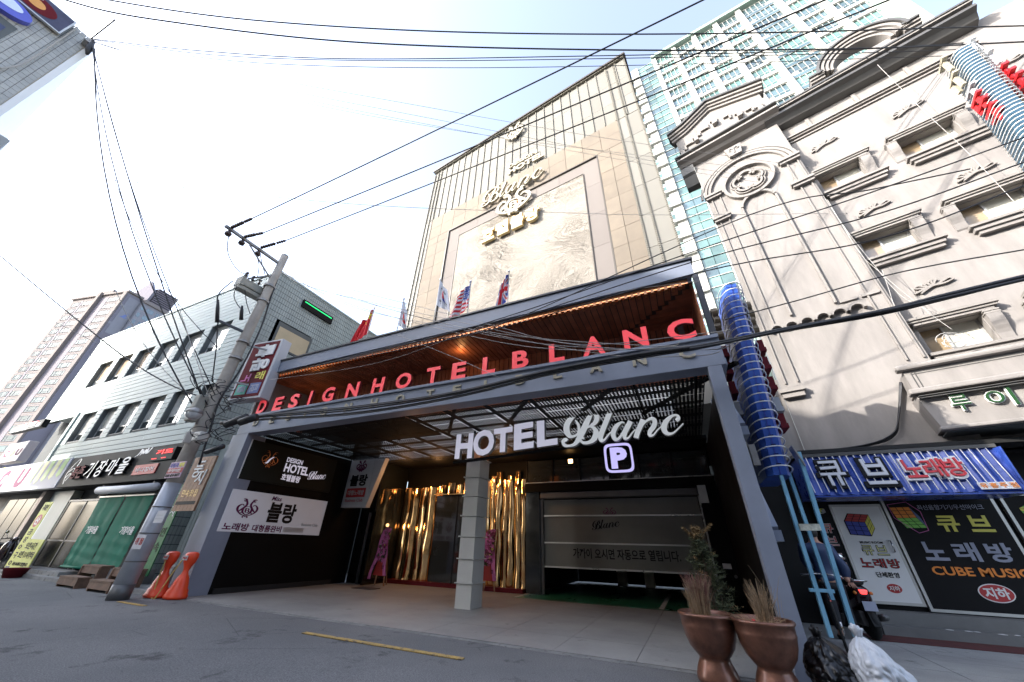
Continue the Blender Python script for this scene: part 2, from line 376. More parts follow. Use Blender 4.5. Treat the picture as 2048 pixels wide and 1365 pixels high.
def text_mesh(s, bold=0., depth=.01, shear=0., spacing=1.):
    k = (s, bold, shear, spacing)
    if k not in TXC:
        c = bpy.data.curves.new('t', 'FONT'); c.body = s; c.size = 1; c.extrude = .5; c.offset = bold; c.shear = shear
        c.resolution_u = 3; c.space_character = spacing
        o = bpy.data.objects.new('t', c); me = bpy.data.meshes.new_from_object(o)
        co = [v.co for v in me.vertices]
        if not co: raise RuntimeError('empty text '+s)
        x0 = min(v.x for v in co); x1 = max(v.x for v in co); y0 = min(v.y for v in co); y1 = max(v.y for v in co)
        TXC[k] = ([((v.x-x0)/(x1-x0)-.5, (v.y-y0)/(y1-y0)-.5, v.z) for v in co], [tuple(p.vertices) for p in me.polygons], (x1-x0)/(y1-y0))
        bpy.data.objects.remove(o)
    return TXC[k]
class Panel:
    """flat sign frame: o bottom-left corner, r right, u up, w, h in metres"""
    def __init__(s, o, r, u, w, h): s.o = V(o); s.r = V(r).normalized(); s.u = V(u).normalized(); s.n = s.r.cross(s.u).normalized(); s.w = w; s.h = h
    def at(s, fx, fy, d=0): return s.o+s.r*fx*s.w+s.u*fy*s.h+s.n*d
    def board(s, name, mt, parent, t=.05, bevel=0, **k):
        mb = MB().prism([s.at(0, 0), s.at(1, 0), s.at(1, 1), s.at(0, 1)], -s.n*t); return add(name, mb, mt, parent, bevel=bevel, **k)
    def rect(s, fx0, fy0, fx1, fy1, mt, parent, name='print', d=.004, t=.004, **k):
        mb = MB().prism([s.at(fx0, fy0, d), s.at(fx1, fy0, d), s.at(fx1, fy1, d), s.at(fx0, fy1, d)], -s.n*t); return add(name, mb, mt, parent, **k)
    def poly(s, pts, mt, parent, name='print', d=.004, t=.004, **k):
        return add(name, MB().prism([s.at(a, b, d) for a, b in pts], -s.n*t), mt, parent, **k)
    def oval(s, cx, cy, rx, ry, mt, parent, name='print', d=.004, t=.004, **k):
        return s.poly([(cx+rx*math.cos(a*math.pi/18), cy+ry*math.sin(a*math.pi/18)) for a in range(36)], mt, parent, name, d, t, **k)
    def text(s, t, fx0, fy0, fx1, fy1, mt, parent, name='lettering', bold=.02, d=.009, t_=.004, shear=0, rot=0, edge=None, **k):
        vs, fs, _ = text_mesh(t, bold, shear=shear)
        W, Hh = (fx1-fx0)*s.w, (fy1-fy0)*s.h; c = s.at((fx0+fx1)/2, (fy0+fy1)/2)
        ca, sa = math.cos(rot), math.sin(rot)
        if abs(sa) > .9: W, Hh = Hh, W
        out = []
        for x, y, z in vs:
            X, Y = x*W, y*Hh; X, Y = X*ca-Y*sa, X*sa+Y*ca
            out.append(c+s.r*X+s.u*Y+s.n*(d-t_/2+z*t_))
        mb = MB().add(out, fs)
        o = add(name, mb, [mt]+([edge] if edge else []), parent, **k)
        if edge:
            for p in o.data.polygons:
                if abs((p.normal).dot(s.n)) < .7: p.material_index = 1
        return o
    def strokes(s, L, mt, parent, name='emblem', d=.008, t=.004, n=5, **k):
        mb = MB()
        for i, st in enumerate(L):
            ribbon(mb, st, lambda x, y: s.at(x, y, d-t), s.n*(t+.0006*(i % 9)), n)
        return add(name, mb, mt, parent, **k)
def wire(name, pts, r, mt=None, label='', group=None, n=10, cat='cable'):
    c = crom([tuple(p) for p in pts], n)
    return add(name, MB().tube(c, r, 5), mt or A['wire'], None, smooth=True, label=label, cat=cat, group=group)
def sag(a, b, d, n=14):
    a = V(a); b = V(b)
    return [a.lerp(b, i/n)-V((0, 0, d*4*(i/n)*(1-i/n))) for i in range(n+1)]
X3, Y3, Z3 = V((1, 0, 0)), V((0, 1, 0)), V((0, 0, 1))
# swirl crest strokes in a unit square (shared by several signs)
def spiral(cx, cy, r0, r1, a0, a1, w, n=9):
    return [(cx+(r0+(r1-r0)*i/n)*math.cos(a0+(a1-a0)*i/n), cy+(r0+(r1-r0)*i/n)*math.sin(a0+(a1-a0)*i/n), w*(.5+.9*math.sin(math.pi*(i+.5)/(n+1)))) for i in range(n+1)]
def crest(w=.022):
    L = []
    for sg in (-1, 1):
        f = lambda st: [(.5+sg*(x-.5), y, h) for x, y, h in st]
        L += [f([(.5, .16, w), (.30, .22, w), (.13, .38, w*1.2), (.12, .55, w*1.2), (.24, .66, w), (.32, .60, w*.6)]),
              f([(.17, .33, w*.7), (.32, .50, w*1.1), (.42, .66, w*1.2), (.36, .84, w), (.27, .90, w*.7)]),
              f(spiral(.30, .84, .085, .02, 2.6, -3.2, w*.8)),
              f(spiral(.26, .36, .10, .02, -2.2, 3.4, w*.7)),
              f([(.5, .20, w), (.36, .30, w*1.1), (.33, .45, w*1.1), (.40, .56, w*.8), (.5, .58, w*.6)]),
              f(spiral(.44, .10, .06, .015, .2, 5.0, w*.6))]
    L += [[(.44, .50, w*.8), (.45, .32, w*.9)], [(.45, .50, w*.6), (.55, .48, w*.8), (.54, .41, w*.7), (.46, .41, w*.5)], [(.46, .41, w*.6), (.57, .39, w*.8), (.55, .31, w*.7), (.44, .31, w*.5)]]
    return L
# flowing script word traced as brush strokes (x right, y down, half width)
BLANC = [
 [(672, 198, 10), (640, 215, 17), (560, 240, 14), (480, 232, 12), (400, 245, 18), (310, 300, 30), (240, 390, 38), (225, 480, 42), (260, 555, 32), (310, 570, 18), (370, 540, 14), (395, 480, 18), (385, 410, 18), (345, 345, 8)],
 [(560, 262, 26), (510, 360, 38), (455, 480, 42), (400, 590, 38), (340, 670, 24), (270, 695, 16), (200, 690, 22), (180, 640, 24), (210, 612, 24), (236, 628, 18)],
 [(580, 240, 16), (622, 265, 28), (640, 320, 34), (610, 385, 28), (540, 430, 15), (500, 455, 9)],
 [(540, 432, 9), (600, 455, 24), (628, 520, 38), (600, 600, 36), (540, 645, 24), (460, 655, 20), (420, 625, 16), (430, 590, 14), (468, 598, 12)],
 [(838, 185, 38), (780, 330, 36), (715, 490, 36), (690, 570, 36), (700, 622, 26), (745, 610, 14), (800, 540, 11), (838, 505, 7)],
 [(1015, 385, 10), (975, 375, 14), (905, 430, 30), (862, 520, 34), (880, 595, 28), (930, 600, 18), (985, 530, 16), (1050, 400, 14)],
 [(1098, 358, 36), (1060, 440, 34), (1018, 530, 32), (1022, 590, 22), (1070, 585, 13), (1120, 520, 10), (1165, 470, 7)],
 [(1270, 335, 36), (1235, 420, 36), (1195, 510, 36), (1172, 588, 36)],
 [(1232, 470, 8), (1290, 380, 13), (1370, 325, 20), (1425, 345, 30), (1420, 420, 34), (1365, 500, 32), (1365, 550, 24), (1410, 548, 13), (1465, 480, 10), (1520, 430, 7)],
 [(1722, 350, 28), (1752, 318, 28), (1730, 278, 16), (1660, 290, 20), (1580, 370, 36), (1555, 460, 40), (1600, 525, 26), (1680, 520, 14), (1760, 450, 10), (1820, 388, 9)]]
# ================================================================== SETTING
def ground():
    g = solid('ground', None, A['asphalt'], -400, 400, -400, 600, -.6, -.06, kind='structure')
    mb = MB()
    nx, ny = 60, 16
    vs = [(-60+100*i/nx, -9+15.35*j/ny, 0.0+.012*noise.noise(V((i*.5, j*.4, 0)))*(1 if 0 < j < ny else 0)) for i in range(nx+1) for j in range(ny+1)]
    fs = [(i*(ny+1)+j, (i+1)*(ny+1)+j, (i+1)*(ny+1)+j+1, i*(ny+1)+j+1) for i in range(nx) for j in range(ny)]
    mb.add(vs, fs); add('road', mb, A['asphalt'], kind='structure', smooth=True)
    # a thin gutter strip, the forecourt slabs, pavements left and right
    b = root('forecourt', None, None, (0, 0, 0)); tag(b, kind='structure')
    solid('bedding', b, A['kerb'], -12.6, 1.3, 6.30, 14.5, -.3, -.012)
    xs = [-12.6]
    while xs[-1] < 1.29: xs.append(min(1.3, xs[-1]+1.16))
    ys = [6.32, 7.35, 8.4, 9.45, 10.5, 11.55, 12.6, 13.65]
    for i in range(len(xs)-1):
        for j in range(len(ys)-1):
            if xs[i+1] > -4.2 and ys[j] > 11: continue
            piece('paving_slab', b, A['slab'], xs[i]+.004, xs[i+1]-.004, ys[j]+.004, ys[j+1]-.004, -.05, .012+.0015*random.random())
    for i in range(14): piece('kerb_stone', b, A['kerb'], -12.6+i*.995, -12.6+(i+1)*.995-.008, 6.20, 6.318, -.1, .004)
    solid('green_driveway', None, A['green_floor'], -5.15, 1.3, 11.56, 17, -.05, .018, kind='structure')
    a = P(1315, 1235, z=.02); c = P(1365, 1200, z=.02)
    mb = MB().box(-.12, .0, 0, 4, 0, .004)
    o = add('driveway_line', mb, A['whiteline'], kind='structure'); o.location = (-1.0, 11.6, .018)
    o = add('driveway_line', MB().box(-.1, 0, 0, 4, 0, .004), A['whiteline'], kind='structure'); o.location = (-5.02, 11.6, .018)
    p = root('pavement_right', None, None); tag(p, kind='structure')
    for i in range(9):
        for j in range(5):
            piece('concrete_bay', p, A['pave'], 1.31+i*1.5, 1.31+(i+1)*1.5-.01, 5.6+j*1.2, 5.6+(j+1)*1.2-.01, -.1, .012+.001*random.random())
    p = root('pavement_left', None, None); tag(p, kind='structure')
    for i in range(26):
        piece('kerb_stone', p, A['kerb'], -12.62-(i+1)*1.0, -12.62-i*1.0-.01, 6.15, 6.32, -.1, .10)
        piece('concrete_bay', p, A['pave'], -12.62-(i+1)*1.0, -12.62-i*1.0-.01, 6.33, 9, -.1, .09)
    # yellow edge line: a long dash and one far dash, worn at the ends
    mb = MB().box(-6.05, -3.05, 5.24, 5.34, .005, .014); add('yellow_line', mb, A['yellow'], kind='structure')
    mb = MB().box(-12.1, -11.0, 5.27, 5.36, .005, .014); add('yellow_line', mb, A['yellow'], kind='structure')
    # tar patches / drain cover
    d = root('drain_cover', 'dark metal drain cover set in the forecourt in front of the flower stand', 'drain cover', (-10, 10.7, .012))
    solid('plate', d, A['steel_dark'], -10.3, -9.5, 10.4, 10.85, .013, .03)
ground()

# ================================================================== HOTEL PODIUM
hp = root('hotel_podium', 'black and blue-grey hotel entrance porch with wood-lined sign recess above', 'hotel entrance', (-5.6, 6.4, 0))
T = A['steel']
# front frame
solid('front_beam', hp, T, -12.42, 1.10, 6.41, 6.78, 4.10, 4.62, bevel=.006)
solid('beam_cap', hp, T, -12.42, 1.10, 6.36, 6.80, 4.623, 4.69, bevel=.004)
mb = MB().box(-12.58, -11.82, 6.41, 6.99, 0, 4.097); add('pillar', mb, T, hp, bevel=.006, label='wide left steel pillar')
mb = MB().box(.80, 1.02, 6.41, 6.66, 0, 4.097); add('pillar', mb, T, hp, bevel=.006, label='narrow right steel pillar')
# right side lattice
mb = MB()
for z in (1.45, 2.95, 4.2): mb.box(1.03, 1.16, 6.68, 9.9, z, z+.14)
for y in (7.9, 9.3): mb.box(1.04, 1.15, y, y+.16, 0, 4.5)
mb.bar((1.095, 6.70, 1.6), (1.095, 7.9, 2.95), .08, .10); mb.bar((1.095, 6.70, 3.1), (1.095, 7.9, 4.2), .08, .10)
add('side_frame', mb, A['steel'], hp)
solid('side_wall', hp, A['black'], .93, 1.0, 7.2, 13.4, 0.012, 4.1)
# fascia, roof
solid('fascia', hp, T, -12.46, 1.04, 6.41, 6.47, 6.13, 6.52, bevel=.004)
solid('fascia_cap', hp, A['steel_dark'], -12.50, 1.08, 6.37, 6.60, 6.523, 6.57)
solid('roof', hp, T, -12.46, 1.04, 6.48, 8.6, 6.40, 6.515)
solid('end_wall', hp, T, -12.46, -12.34, 6.55, 8.5, 4.70, 6.12, label='grey left end wall of the recess')
solid('corner_post', hp, A['steel_dark'], 1.0, 1.10, 6.41, 6.52, 4.693, 6.128)
solid('corner_post', hp, T, .62, .74, 8.0, 8.10, 4.65, 6.1)
solid('light_trough', hp, A['capdark'], -12.2, .9, 6.475, 6.56, 6.10, 6.128)
solid('light_strip', hp, A['ledwarm'], -12.2, .9, 6.565, 6.58, 6.075, 6.095)
n = 96
for i in range(n):
    x = -12.15+i*13.0/n
    piece('trim_fin', hp, A['copper'], x, x+.055, 6.50, 6.64, 5.985, 6.07)
# wood: back wall boards, ceiling boards with a mitred right end
x = -12.33
while x < .95:
    wd = min(.145, .97-x); piece('wall_board', hp, A['wood'], x, x+wd-.02, 8.22+.003*random.random(), 8.25, 4.62, 6.06); x += .145
solid('board_backing', hp, A['capdark'], -12.33, 1.0, 8.255, 8.30, 4.6, 6.2)
me_cb = None
k = 0; y0 = 6.64
x = -12.33
while x < .93:
    xe = x+.125
    yend = 8.215 if xe < -.62 else max(6.64, 8.215-(xe+.62))
    if yend > y0+.03: piece('ceiling_board', hp, A['wood'], x, xe, y0, yend, 6.065+.002*random.random(), 6.085)
    x += .145
y = 6.66
while y < 8.2:
    xs = -.62+(8.215-y); 
    if xs < .96: piece('ceiling_board', hp, A['wood'], xs, .98, y, y+.133, 6.062+.002*random.random(), 6.083)
    y += .145
x = 6.66
while x < 8.2:
    piece('end_board', hp, A['wood'], .975, .99, x, x+.133, 4.70, 6.06); x += .145
solid('ceiling_backing', hp, A['capdark'], -12.33, 1.0, 6.60, 8.25, 6.09, 6.12)
# perforated soffit panels (material carries the tiny holes)
pm = bpy.data.materials.new('perforated_sheet'); pm.use_nodes = True
n_ = pm.node_tree.nodes; l_ = pm.node_tree.links; bs = n_['Principled BSDF']; bs.inputs['Base Color'].default_value = (.012, .012, .011, 1); bs.inputs['Roughness'].default_value = .7; bs.inputs['Specular IOR Level'].default_value = .1
geo = n_.new('ShaderNodeNewGeometry'); sx = n_.new('ShaderNodeSeparateXYZ'); l_.new(geo.outputs['Position'], sx.inputs[0])
def fr(sock, sc):
    a = n_.new('ShaderNodeMath'); a.operation = 'MULTIPLY'; a.inputs[1].default_value = sc; l_.new(sock, a.inputs[0])
    b = n_.new('ShaderNodeMath'); b.operation = 'FRACT'; l_.new(a.outputs[0], b.inputs[0])
    c = n_.new('ShaderNodeMath'); c.operation = 'SUBTRACT'; c.inputs[1].default_value = .5; l_.new(b.outputs[0], c.inputs[0])
    d = n_.new('ShaderNodeMath'); d.operation = 'POWER'; d.inputs[1].default_value = 2; l_.new(c.outputs[0], d.inputs[0]); return d.outputs[0]
ad = n_.new('ShaderNodeMath'); ad.operation = 'ADD'; l_.new(fr(sx.outputs[0], 1/.078), ad.inputs[0]); l_.new(fr(sx.outputs[1], 1/.078), ad.inputs[1])
lt = n_.new('ShaderNodeMath'); lt.operation = 'LESS_THAN'; lt.inputs[1].default_value = .058; l_.new(ad.outputs[0], lt.inputs[0])
tr = n_.new('ShaderNodeBsdfTransparent'); mx = n_.new('ShaderNodeMixShader')
l_.new(lt.outputs[0], mx.inputs[0]); l_.new(bs.outputs[0], mx.inputs[1]); l_.new(tr.outputs[0], mx.inputs[2]); l_.new(mx.outputs[0], n_['Material Output'].inputs[0])
me_p = MB().add([(0, 0, 0), (1, 0, 0), (1, 1, 0), (0, 1, 0)], [(0, 1, 2, 3)]).mesh('panel', pm)
x = -11.8; 
while x < .78:
    y = 6.80
    while y < 11.3:
        inst('ceiling_panel', me_p, hp, (x+.012, y+.012, 4.10+.004*random.random()), (min(1.13, .79-x)-.024, .88, 1)); y += .905
    x += 1.13
mb = MB(); x = -11.8
while x < .8: mb.box(x-.02, x+.02, 6.8, 11.3, 4.13, 4.20); x += 1.13
for y in (7.7, 8.6, 9.5, 10.4): mb.box(-11.8, .8, y-.015, y+.015, 4.205, 4.26)
for i in range(5): mb.bar((-9+i*2.1, 9.9, 4.52), (-7.0+i*2.1, 7.2, 4.44), .10, .06)
add('ceiling_frame', mb, A['matteblack'], hp)
solid('upper_deck', hp, A['black'], -11.9, -7.4, 6.8, 10.2, 4.62, 4.68)
solid('upper_deck', hp, A['black'], -11.9, .9, 11.4, 13.4, 4.11, 4.2)
# inner walls
solid('left_wall', hp, A['black'], -11.98, -11.86, 7.0, 11.6, .012, 4.10)
solid('left_wall_base', hp, A['signgrey'], -11.855, -11.80, 7.1, 10.9, .012, .14)
solid('back_wall', hp, A['black'], -11.9, -10.75, 12.30, 12.42, .012, 4.1)
solid('back_wall_top', hp, A['black'], -11.9, 1.0, 12.85, 13.0, 3.62, 4.3)
solid('side_return', hp, A['blackgloss'], -10.82, -10.74, 11.3, 12.8, .012, 4.1)
# entrance lobby: gold wavy mirror strips, dark door
gold = root('gold_mirror_wall', 'wavy mirrored gold wall strips beside the dark hotel door', 'wall panels', (-8, 12.8, 0))
def wavy(name, x0, x1, z0, z1, seed, y=12.7):
    mb = MB(); nz = 42; nx = 5; vs = []
    for j in range(nz+1):
        z = z0+(z1-z0)*j/nz
        bend = .020*math.sin(z*2.3+seed*1.9)+.008*math.sin(z*6.3+seed*2.3)
        for i in range(nx+1):
            u = i/nx; vs.append((x0+(x1-x0)*u, y-.06*math.sin(math.pi*u)-bend-.008*math.sin(z*4+seed+u*3)+(.05*(u-.5) if int(seed) % 2 else -.05*(u-.5)), z))
    fs = [(j*(nx+1)+i, j*(nx+1)+i+1, (j+1)*(nx+1)+i+1, (j+1)*(nx+1)+i) for j in range(nz) for i in range(nx)]
    mb.add(vs, fs); o = add(name, mb, A['gold'], gold, smooth=True); return o
for i in range(5):
    x = -10.72+i*.40
    wavy('mirror_strip', x, x+.39, .13, 3.30 if i < 4 else 3.32, i)
for i in range(7):
    x = -6.9+i*.25
    wavy('mirror_strip', x, x+.246, .13, 3.45+.15*(i % 3), i+9)
for i in range(5):
    x = -8.95+i*.38
    wavy('mirror_strip', x, x+.31, 3.02, 3.36+.08*(i % 2), i+20)
solid('plinth', gold, A['maroon'], -10.74, -5.2, 12.45, 12.8, .014, .13)
solid('backing', gold, A['black'], -10.74, -5.15, 12.83, 12.95, .014, 3.62)
for z in (1.1, 2.35, 2.95): solid('seam', gold, A['black'], -10.74, -5.2, 12.795, 12.815, z, z+.02)
solid('lintel', gold, A['goldtrim'], -9.05, -6.95, 12.50, 12.56, 2.98, 3.01)
dr = root('entrance_door', 'dark glass entrance door between the gold strips', 'door', (-8, 12.6, 0))
solid('pane', dr, A['pane_dark'], -8.95, -7.98, 12.60, 12.63, .14, 2.96); solid('pane', dr, A['pane_dark'], -7.95, -7.0, 12.60, 12.63, .14, 2.96)
solid('frame', dr, A['signblack'], -7.98, -7.95, 12.58, 12.64, .13, 2.97)
# spot lamps (lit) above the door, and one orange lamp
for i, (px, py) in enumerate(((822, 924), (834, 921), (842, 921), (853, 917), (862, 919), (873, 914), (882, 915), (892, 910), (930, 905), (995, 896), (1002, 898), (1018, 894), (1026, 896))):
    q = P(px, py, y=12.2)
    b = root('ceiling_spotlight', 'small lit warm spotlight in the row above the gold entrance wall', 'light', q, group='warm spotlights above the entrance')
    add('bulb', MB().ball(q, .028, seg=8), A['bulb'], b, smooth=True); add('ring', MB().lathe([(.03, .02), (.05, .02), (.05, .06), (.03, .06)], q, 10), A['capdark'], b)
for x, yy, z, e in ((-10.0, 11.6, 3.5, 7), (-8.6, 11.8, 3.7, 6), (-6.6, 11.6, 3.5, 7), (-5.7, 11.7, 3.7, 6), (-10.6, 12.2, 1.9, 1.5), (-11.3, 7.6, 5.0, 1.2), (-5.0, 7.3, 5.9, 1.2)):  # points in front of the gold strips are added to brighten them
    ld = bpy.data.lights.new('warm_glow_fill', 'POINT'); ld.energy = e; ld.color = (1, .48, .18); ld.shadow_soft_size = .06
    lo = bpy.data.objects.new('warm_glow_fill', ld); COL.objects.link(lo); lo.location = (x, yy, z)
q = P(1141, 923, y=12.2)
b = root('wall_lamp', 'small square orange lamp glowing left of the parking sign', 'lamp', q)
solid('lens', b, A['bulb'], q.x-.07, q.x+.07, q.y-.02, q.y, q.z-.06, q.z+.06); solid('housing', b, A['capdark'], q.x-.08, q.x+.08, q.y+.002, q.y+.1, q.z-.07, q.z+.07)
# garage side
gw = hp
solid('wall_panel', gw, A['blackgloss'], -5.15, -4.66, 12.6, 12.8, .012, 2.98)
solid('wall_panel', gw, A['black'], .42, .92, 12.3, 12.8, .012, 2.98)
solid('lintel', gw, A['black'], -5.15, .92, 12.52, 12.75, 2.98, 3.27)
solid('trim_line', gw, A['metalbar'], -5.15, .92, 12.49, 12.52, 3.262, 3.285)
x = -5.15
for i, wd in enumerate((1.0, 1.0, 1.0, 1.0, 1.0, 1.05)):
    solid('window_pane', gw, A['pane_dark'], x+.02, x+wd-.02, 12.70, 12.72, 3.29, 4.06); x += wd
mb = MB()
for i in range(7): mb.box(-5.17+i*1.0, -5.13+i*1.0, 12.66, 12.76, 3.288, 4.08)
add('mullions', mb, A['signblack'], gw)
solid('garage_ceiling', gw, A['black'], -5.1, 1.2, 12.8, 19, 2.9, 3.0)
solid('garage_left', gw, A['black'], -5.2, -5.12, 12.8, 19, 0, 2.9); solid('garage_right', gw, A['black'], 1.0, 1.08, 12.8, 19, 0, 2.9)
solid('garage_back', gw, A['black'], -5.1, 1.0, 18.9, 19, 0, 2.9)
for px in (1245, 1300): 
    q = P(px, 1165, y=17.5); solid('garage_column', gw, A['colclad'], q.x-.18, q.x+.18, 17.4, 17.7, 0.02, 2.0)
sh = root('garage_shutter', 'half-open grey roller shutter with hotel name printed on it', 'shutter', (-2, 13, 0))
segs = [1.16, 1.78, 2.42, 2.62]
y = 12.84
for a_, b_ in ((.78, 1.42), (1.46, 2.22), (2.26, 2.74)): solid('slat', sh, A['shutter'], -4.58, .36, y, y+.03, a_, b_)
for z in (.76, 1.44, 2.24): solid('bar', sh, A['metalbar'], -4.6, .38, y-.03, y+.05, z-.022, z+.018)
solid('housing', sh, A['alu_dark'], -4.62, .40, 12.60, 12.83, 2.76, 2.975, bevel=.03)
solid('housing_end', sh, A['alu'], .40, .62, 12.2, 12.3, 2.5, 2.97)
solid('guide_rail', sh, A['metalbar'], .38, .46, 12.76, 12.86, .02, 2.76); solid('guide_rail', sh, A['metalbar'], -4.66, -4.59, 12.76, 12.86, .02, 2.76)
pn = Panel((-4.6, y-.002, .74), X3, Z3, 4.98, 2.0)
pn.text('가까이 오시면 자동으로 열립니다.', .20, .14, .84, .28, A['signblack'], sh, bold=.02, d=.004, t_=.003)
pn.strokes([[(.32+.24*x/2000*.9, .62-.16*(yy-420)/560, h/9000) for x, yy, h in st] for st in BLANC], A['signblack'], sh, d=.006)
pn.strokes([[(.46+.10*(x-.5), .80+.15*(yy-.5), h*.08) for x, yy, h in st] for st in crest()], A['purplep'], sh, d=.006)
q = Panel(P(1447, 1138, y=12.28), X3, Z3, .20, .12)
t = q.board('notice', A['signwhite'], None, .01, label='small white notice plate on the black wall right of the garage', cat='notice')
for (px, py) in ((1449, 1153), (1472, 1154)):
    q = P(px, py, y=12.27); add('wall_socket', MB().lathe([(.04, 0), (.04, .02), (.02, .025)], q, 12, axis='y'), A['alu_dark'], None, label='round pipe outlet low on the black wall right of the garage', cat='pipe outlet', group='pipe outlets on the black wall')

# pale clad column
cl = root('clad_column', 'pale grey square column of stacked metal sections at the porch centre', 'column', (-5.1, 9.0, 0))
x0, x1, ya, yb = -5.40, -4.98, 8.80, 9.36
z = .012
zs = [.012, .52, 1.02, 1.5, 1.97, 2.44, 2.92, 3.4]
for i in range(len(zs)-1):
    piece('section', cl, A['colclad'], x0, x1, ya, yb, zs[i], zs[i+1]-.034); piece('flange', cl, A['colclad'], x0-.04, x1+.04, ya-.04, yb+.04, zs[i+1]-.022, zs[i+1]-.001)
piece('top_section', cl, A['copper'], x0+.02, x1-.02, ya+.02, yb-.02, 3.4, 4.09, label='upper section coloured for the orange light on it')  # copper colour stands in for orange light on the column top

# ---- left inner wall signs
sx_ = -11.84
bd = Panel((sx_+.03, 6.60, 1.46), Y3, Z3, 3.32, 1.08)
s1 = root('miss_billboard', 'white lit billboard with plum crest and black Hangul on the black side wall', 'sign', (sx_, 8.2, 1.46))
bd.board('board', A['signwhite_lit'], s1, .08, bevel=.01)
bd.strokes([[(.07+.26*x*.85, .30+.62*yy*.88, h*.26) for x, yy, h in st] for st in crest(.03)], A['purplep'], s1, name='crest')
bd.text('블랑', .37, .27, .66, .80, A['signblack'], s1, bold=.035); bd.text('Miss', .37, .83, .47, .95, A['purplep'], s1, shear=.2)
bd.text('노래방', .03, .03, .25, .21, A['purplep'], s1, bold=.03); bd.text('대형룸완비', .28, .03, .56, .20, A['purplep'], s1, bold=.03)
bd.text('Business Club', .76, .24, .95, .32, A['greysign'], s1, bold=.01); bd.rect(.58, .05, .80, .18, A['signwhite'], s1, name='faded_patch')
bd2 = Panel((sx_+.03, 6.62, 2.82), Y3, Z3, 3.26, 1.14)
s2 = root('hotel_lightbox', 'dark lightbox reading DESIGN HOTEL Blanc above the white billboard', 'sign', (sx_, 8.2, 2.82))
bd2.board('board', A['olive'], s2, .07, bevel=.008)
bd2.rect(-.012, 0, 0, 1, A['white'], s2, name='edge_strip')
bd2.text('DESIGN', .39, .63, .57, .76, A['whiteled'], s2, bold=.02); bd2.text('HOTEL', .39, .36, .67, .60, A['whiteled'], s2, bold=.03)
bd2.text('호텔블랑', .39, .13, .60, .31, A['whiteled'], s2, bold=.025)
bd2.strokes([[(.66+.26*x/2000, .42-.30*(yy-420)/560, h/8500) for x, yy, h in st] for st in BLANC], A['whiteled'], s2)
bd2.strokes([[(.12+.20*x, .34+.52*yy, h*.13) for x, yy, h in st] for st in crest(.02)], A['copper'], s2, name='crest')
bd2.strokes([[(.18, .48, .006), (.20, .50, .010), (.22, .60, .008), (.25, .68, .006)]], A['whiteled'], s2, name='crest_flash', d=.012)
# inner projecting white sign + glossy pier
pr = root('glossy_pier', 'black glossy pier standing in the left corner of the porch', 'pier', (-11.3, 12, 0))
solid('shaft', pr, A['blackgloss'], -11.86, -11.0, 11.65, 12.2, .012, 2.5); solid('upper', pr, A['black'], -11.86, -10.95, 11.8, 12.28, 2.5, 4.09)
add('pipe', MB().tube([(-11.25, 11.55, .02), (-11.25, 11.55, 2.3)], .05, 10), A['alu_dark'], pr, smooth=True)
c0 = P(680, 1016, y=10.6); c1 = P(748, 916, y=10.6)
pp = Panel((c0.x, 10.6, c0.z), X3, Z3, (P(730, 1016, y=10.6).x-c0.x), c1.z-c0.z)
s3 = root('tapered_sign', 'tall white tapered signboard with crest and plum band in the porch corner', 'sign', c0)
w_ = pp.w; h_ = pp.h
add('box', MB().prism([pp.at(0, 0), pp.at(1, 0), pp.at(1, 1), pp.at(0, 1)], Y3*.22), A['signwhite'], s3, bevel=.01)
add('wedge', MB().prism([pp.at(1.01, 0), pp.at(1.01, 1), pp.at(1.42, 1)], Y3*.2), A['signwhite'], s3)
pp.strokes([[(.25+.5*x, .70+.27*yy, h*.45) for x, yy, h in st] for st in crest(.03)], A['purplep'], s3, name='crest')
pp.text('블랑', .16, .42, .86, .66, A['signblack'], s3, bold=.04)
pp.rect(.12, .20, .88, .38, A['redp'], s3); pp.text('대형노래방', .18, .24, .82, .34, A['signwhite'], s3); pp.text('Business Club', .14, .11, .84, .17, A['redp'], s3, bold=.005)

# ---- big HOTEL Blanc sign on its rail
hs = root('hotel_blanc_sign', 'large white raised letters HOTEL Blanc hung under the perforated soffit', 'sign', (-2.5, 8.45, 3.2))
YS = 8.45
def zpix(pts, y=YS): return [P(a, b, y=y) for a, b in pts]
hb = [('H', (913, 920), (950, 918), (918, 872), (952, 868)), ('O', (949, 917), (993, 912), (951, 865), (994, 862)), ('T', (990, 910), (1030, 905), (991, 864), (1029, 855)), ('E', (1031, 905), (1072, 899), (1031, 854), (1071, 847)), ('L', (1077, 899), (1118, 893), (1076, 845), (1119, 842))]
for ch, bl, br, tl, tr_ in hb:
    q = zpix((bl, br, tl, tr_)); x0 = (q[0].x+q[2].x)/2; x1 = (q[1].x+q[3].x)/2; z0 = (q[0].z+q[1].z)/2; z1 = (q[2].z+q[3].z)/2
    pn = Panel((x0, YS, z0), (q[1]-q[0]), Z3, x1-x0, max(.45, z1-z0))
    pn.text(ch, 0.02, 0, .98, 1, A['whiteled'], hs, name='letter', bold=.045, d=.13, t_=.12, edge=A['letter_edge'])
zf = lambda x, yy: (lambda s_: P(1100+s_[0]*300/2048, 790+s_[1]*300/2048, y=YS-.12))((x, yy))
for nm, ids in (('B', (0, 1, 2, 3)), ('l', (4,)), ('a', (5, 6)), ('n', (7, 8)), ('c', (9,))):
    mb = MB()
    for j in ids: ribbon(mb, BLANC[j], zf, Y3*.12, 7, lift=V((0, .0015*j, 0)))
    o = add('letter', mb, [A['scriptwhite'], A['letter_edge']], hs)
    for p_ in o.data.polygons:
        if abs(p_.normal.y) < .7: p_.material_index = 1
mb = MB(); a = P(905, 925, y=YS); b_ = P(1375, 862, y=YS)
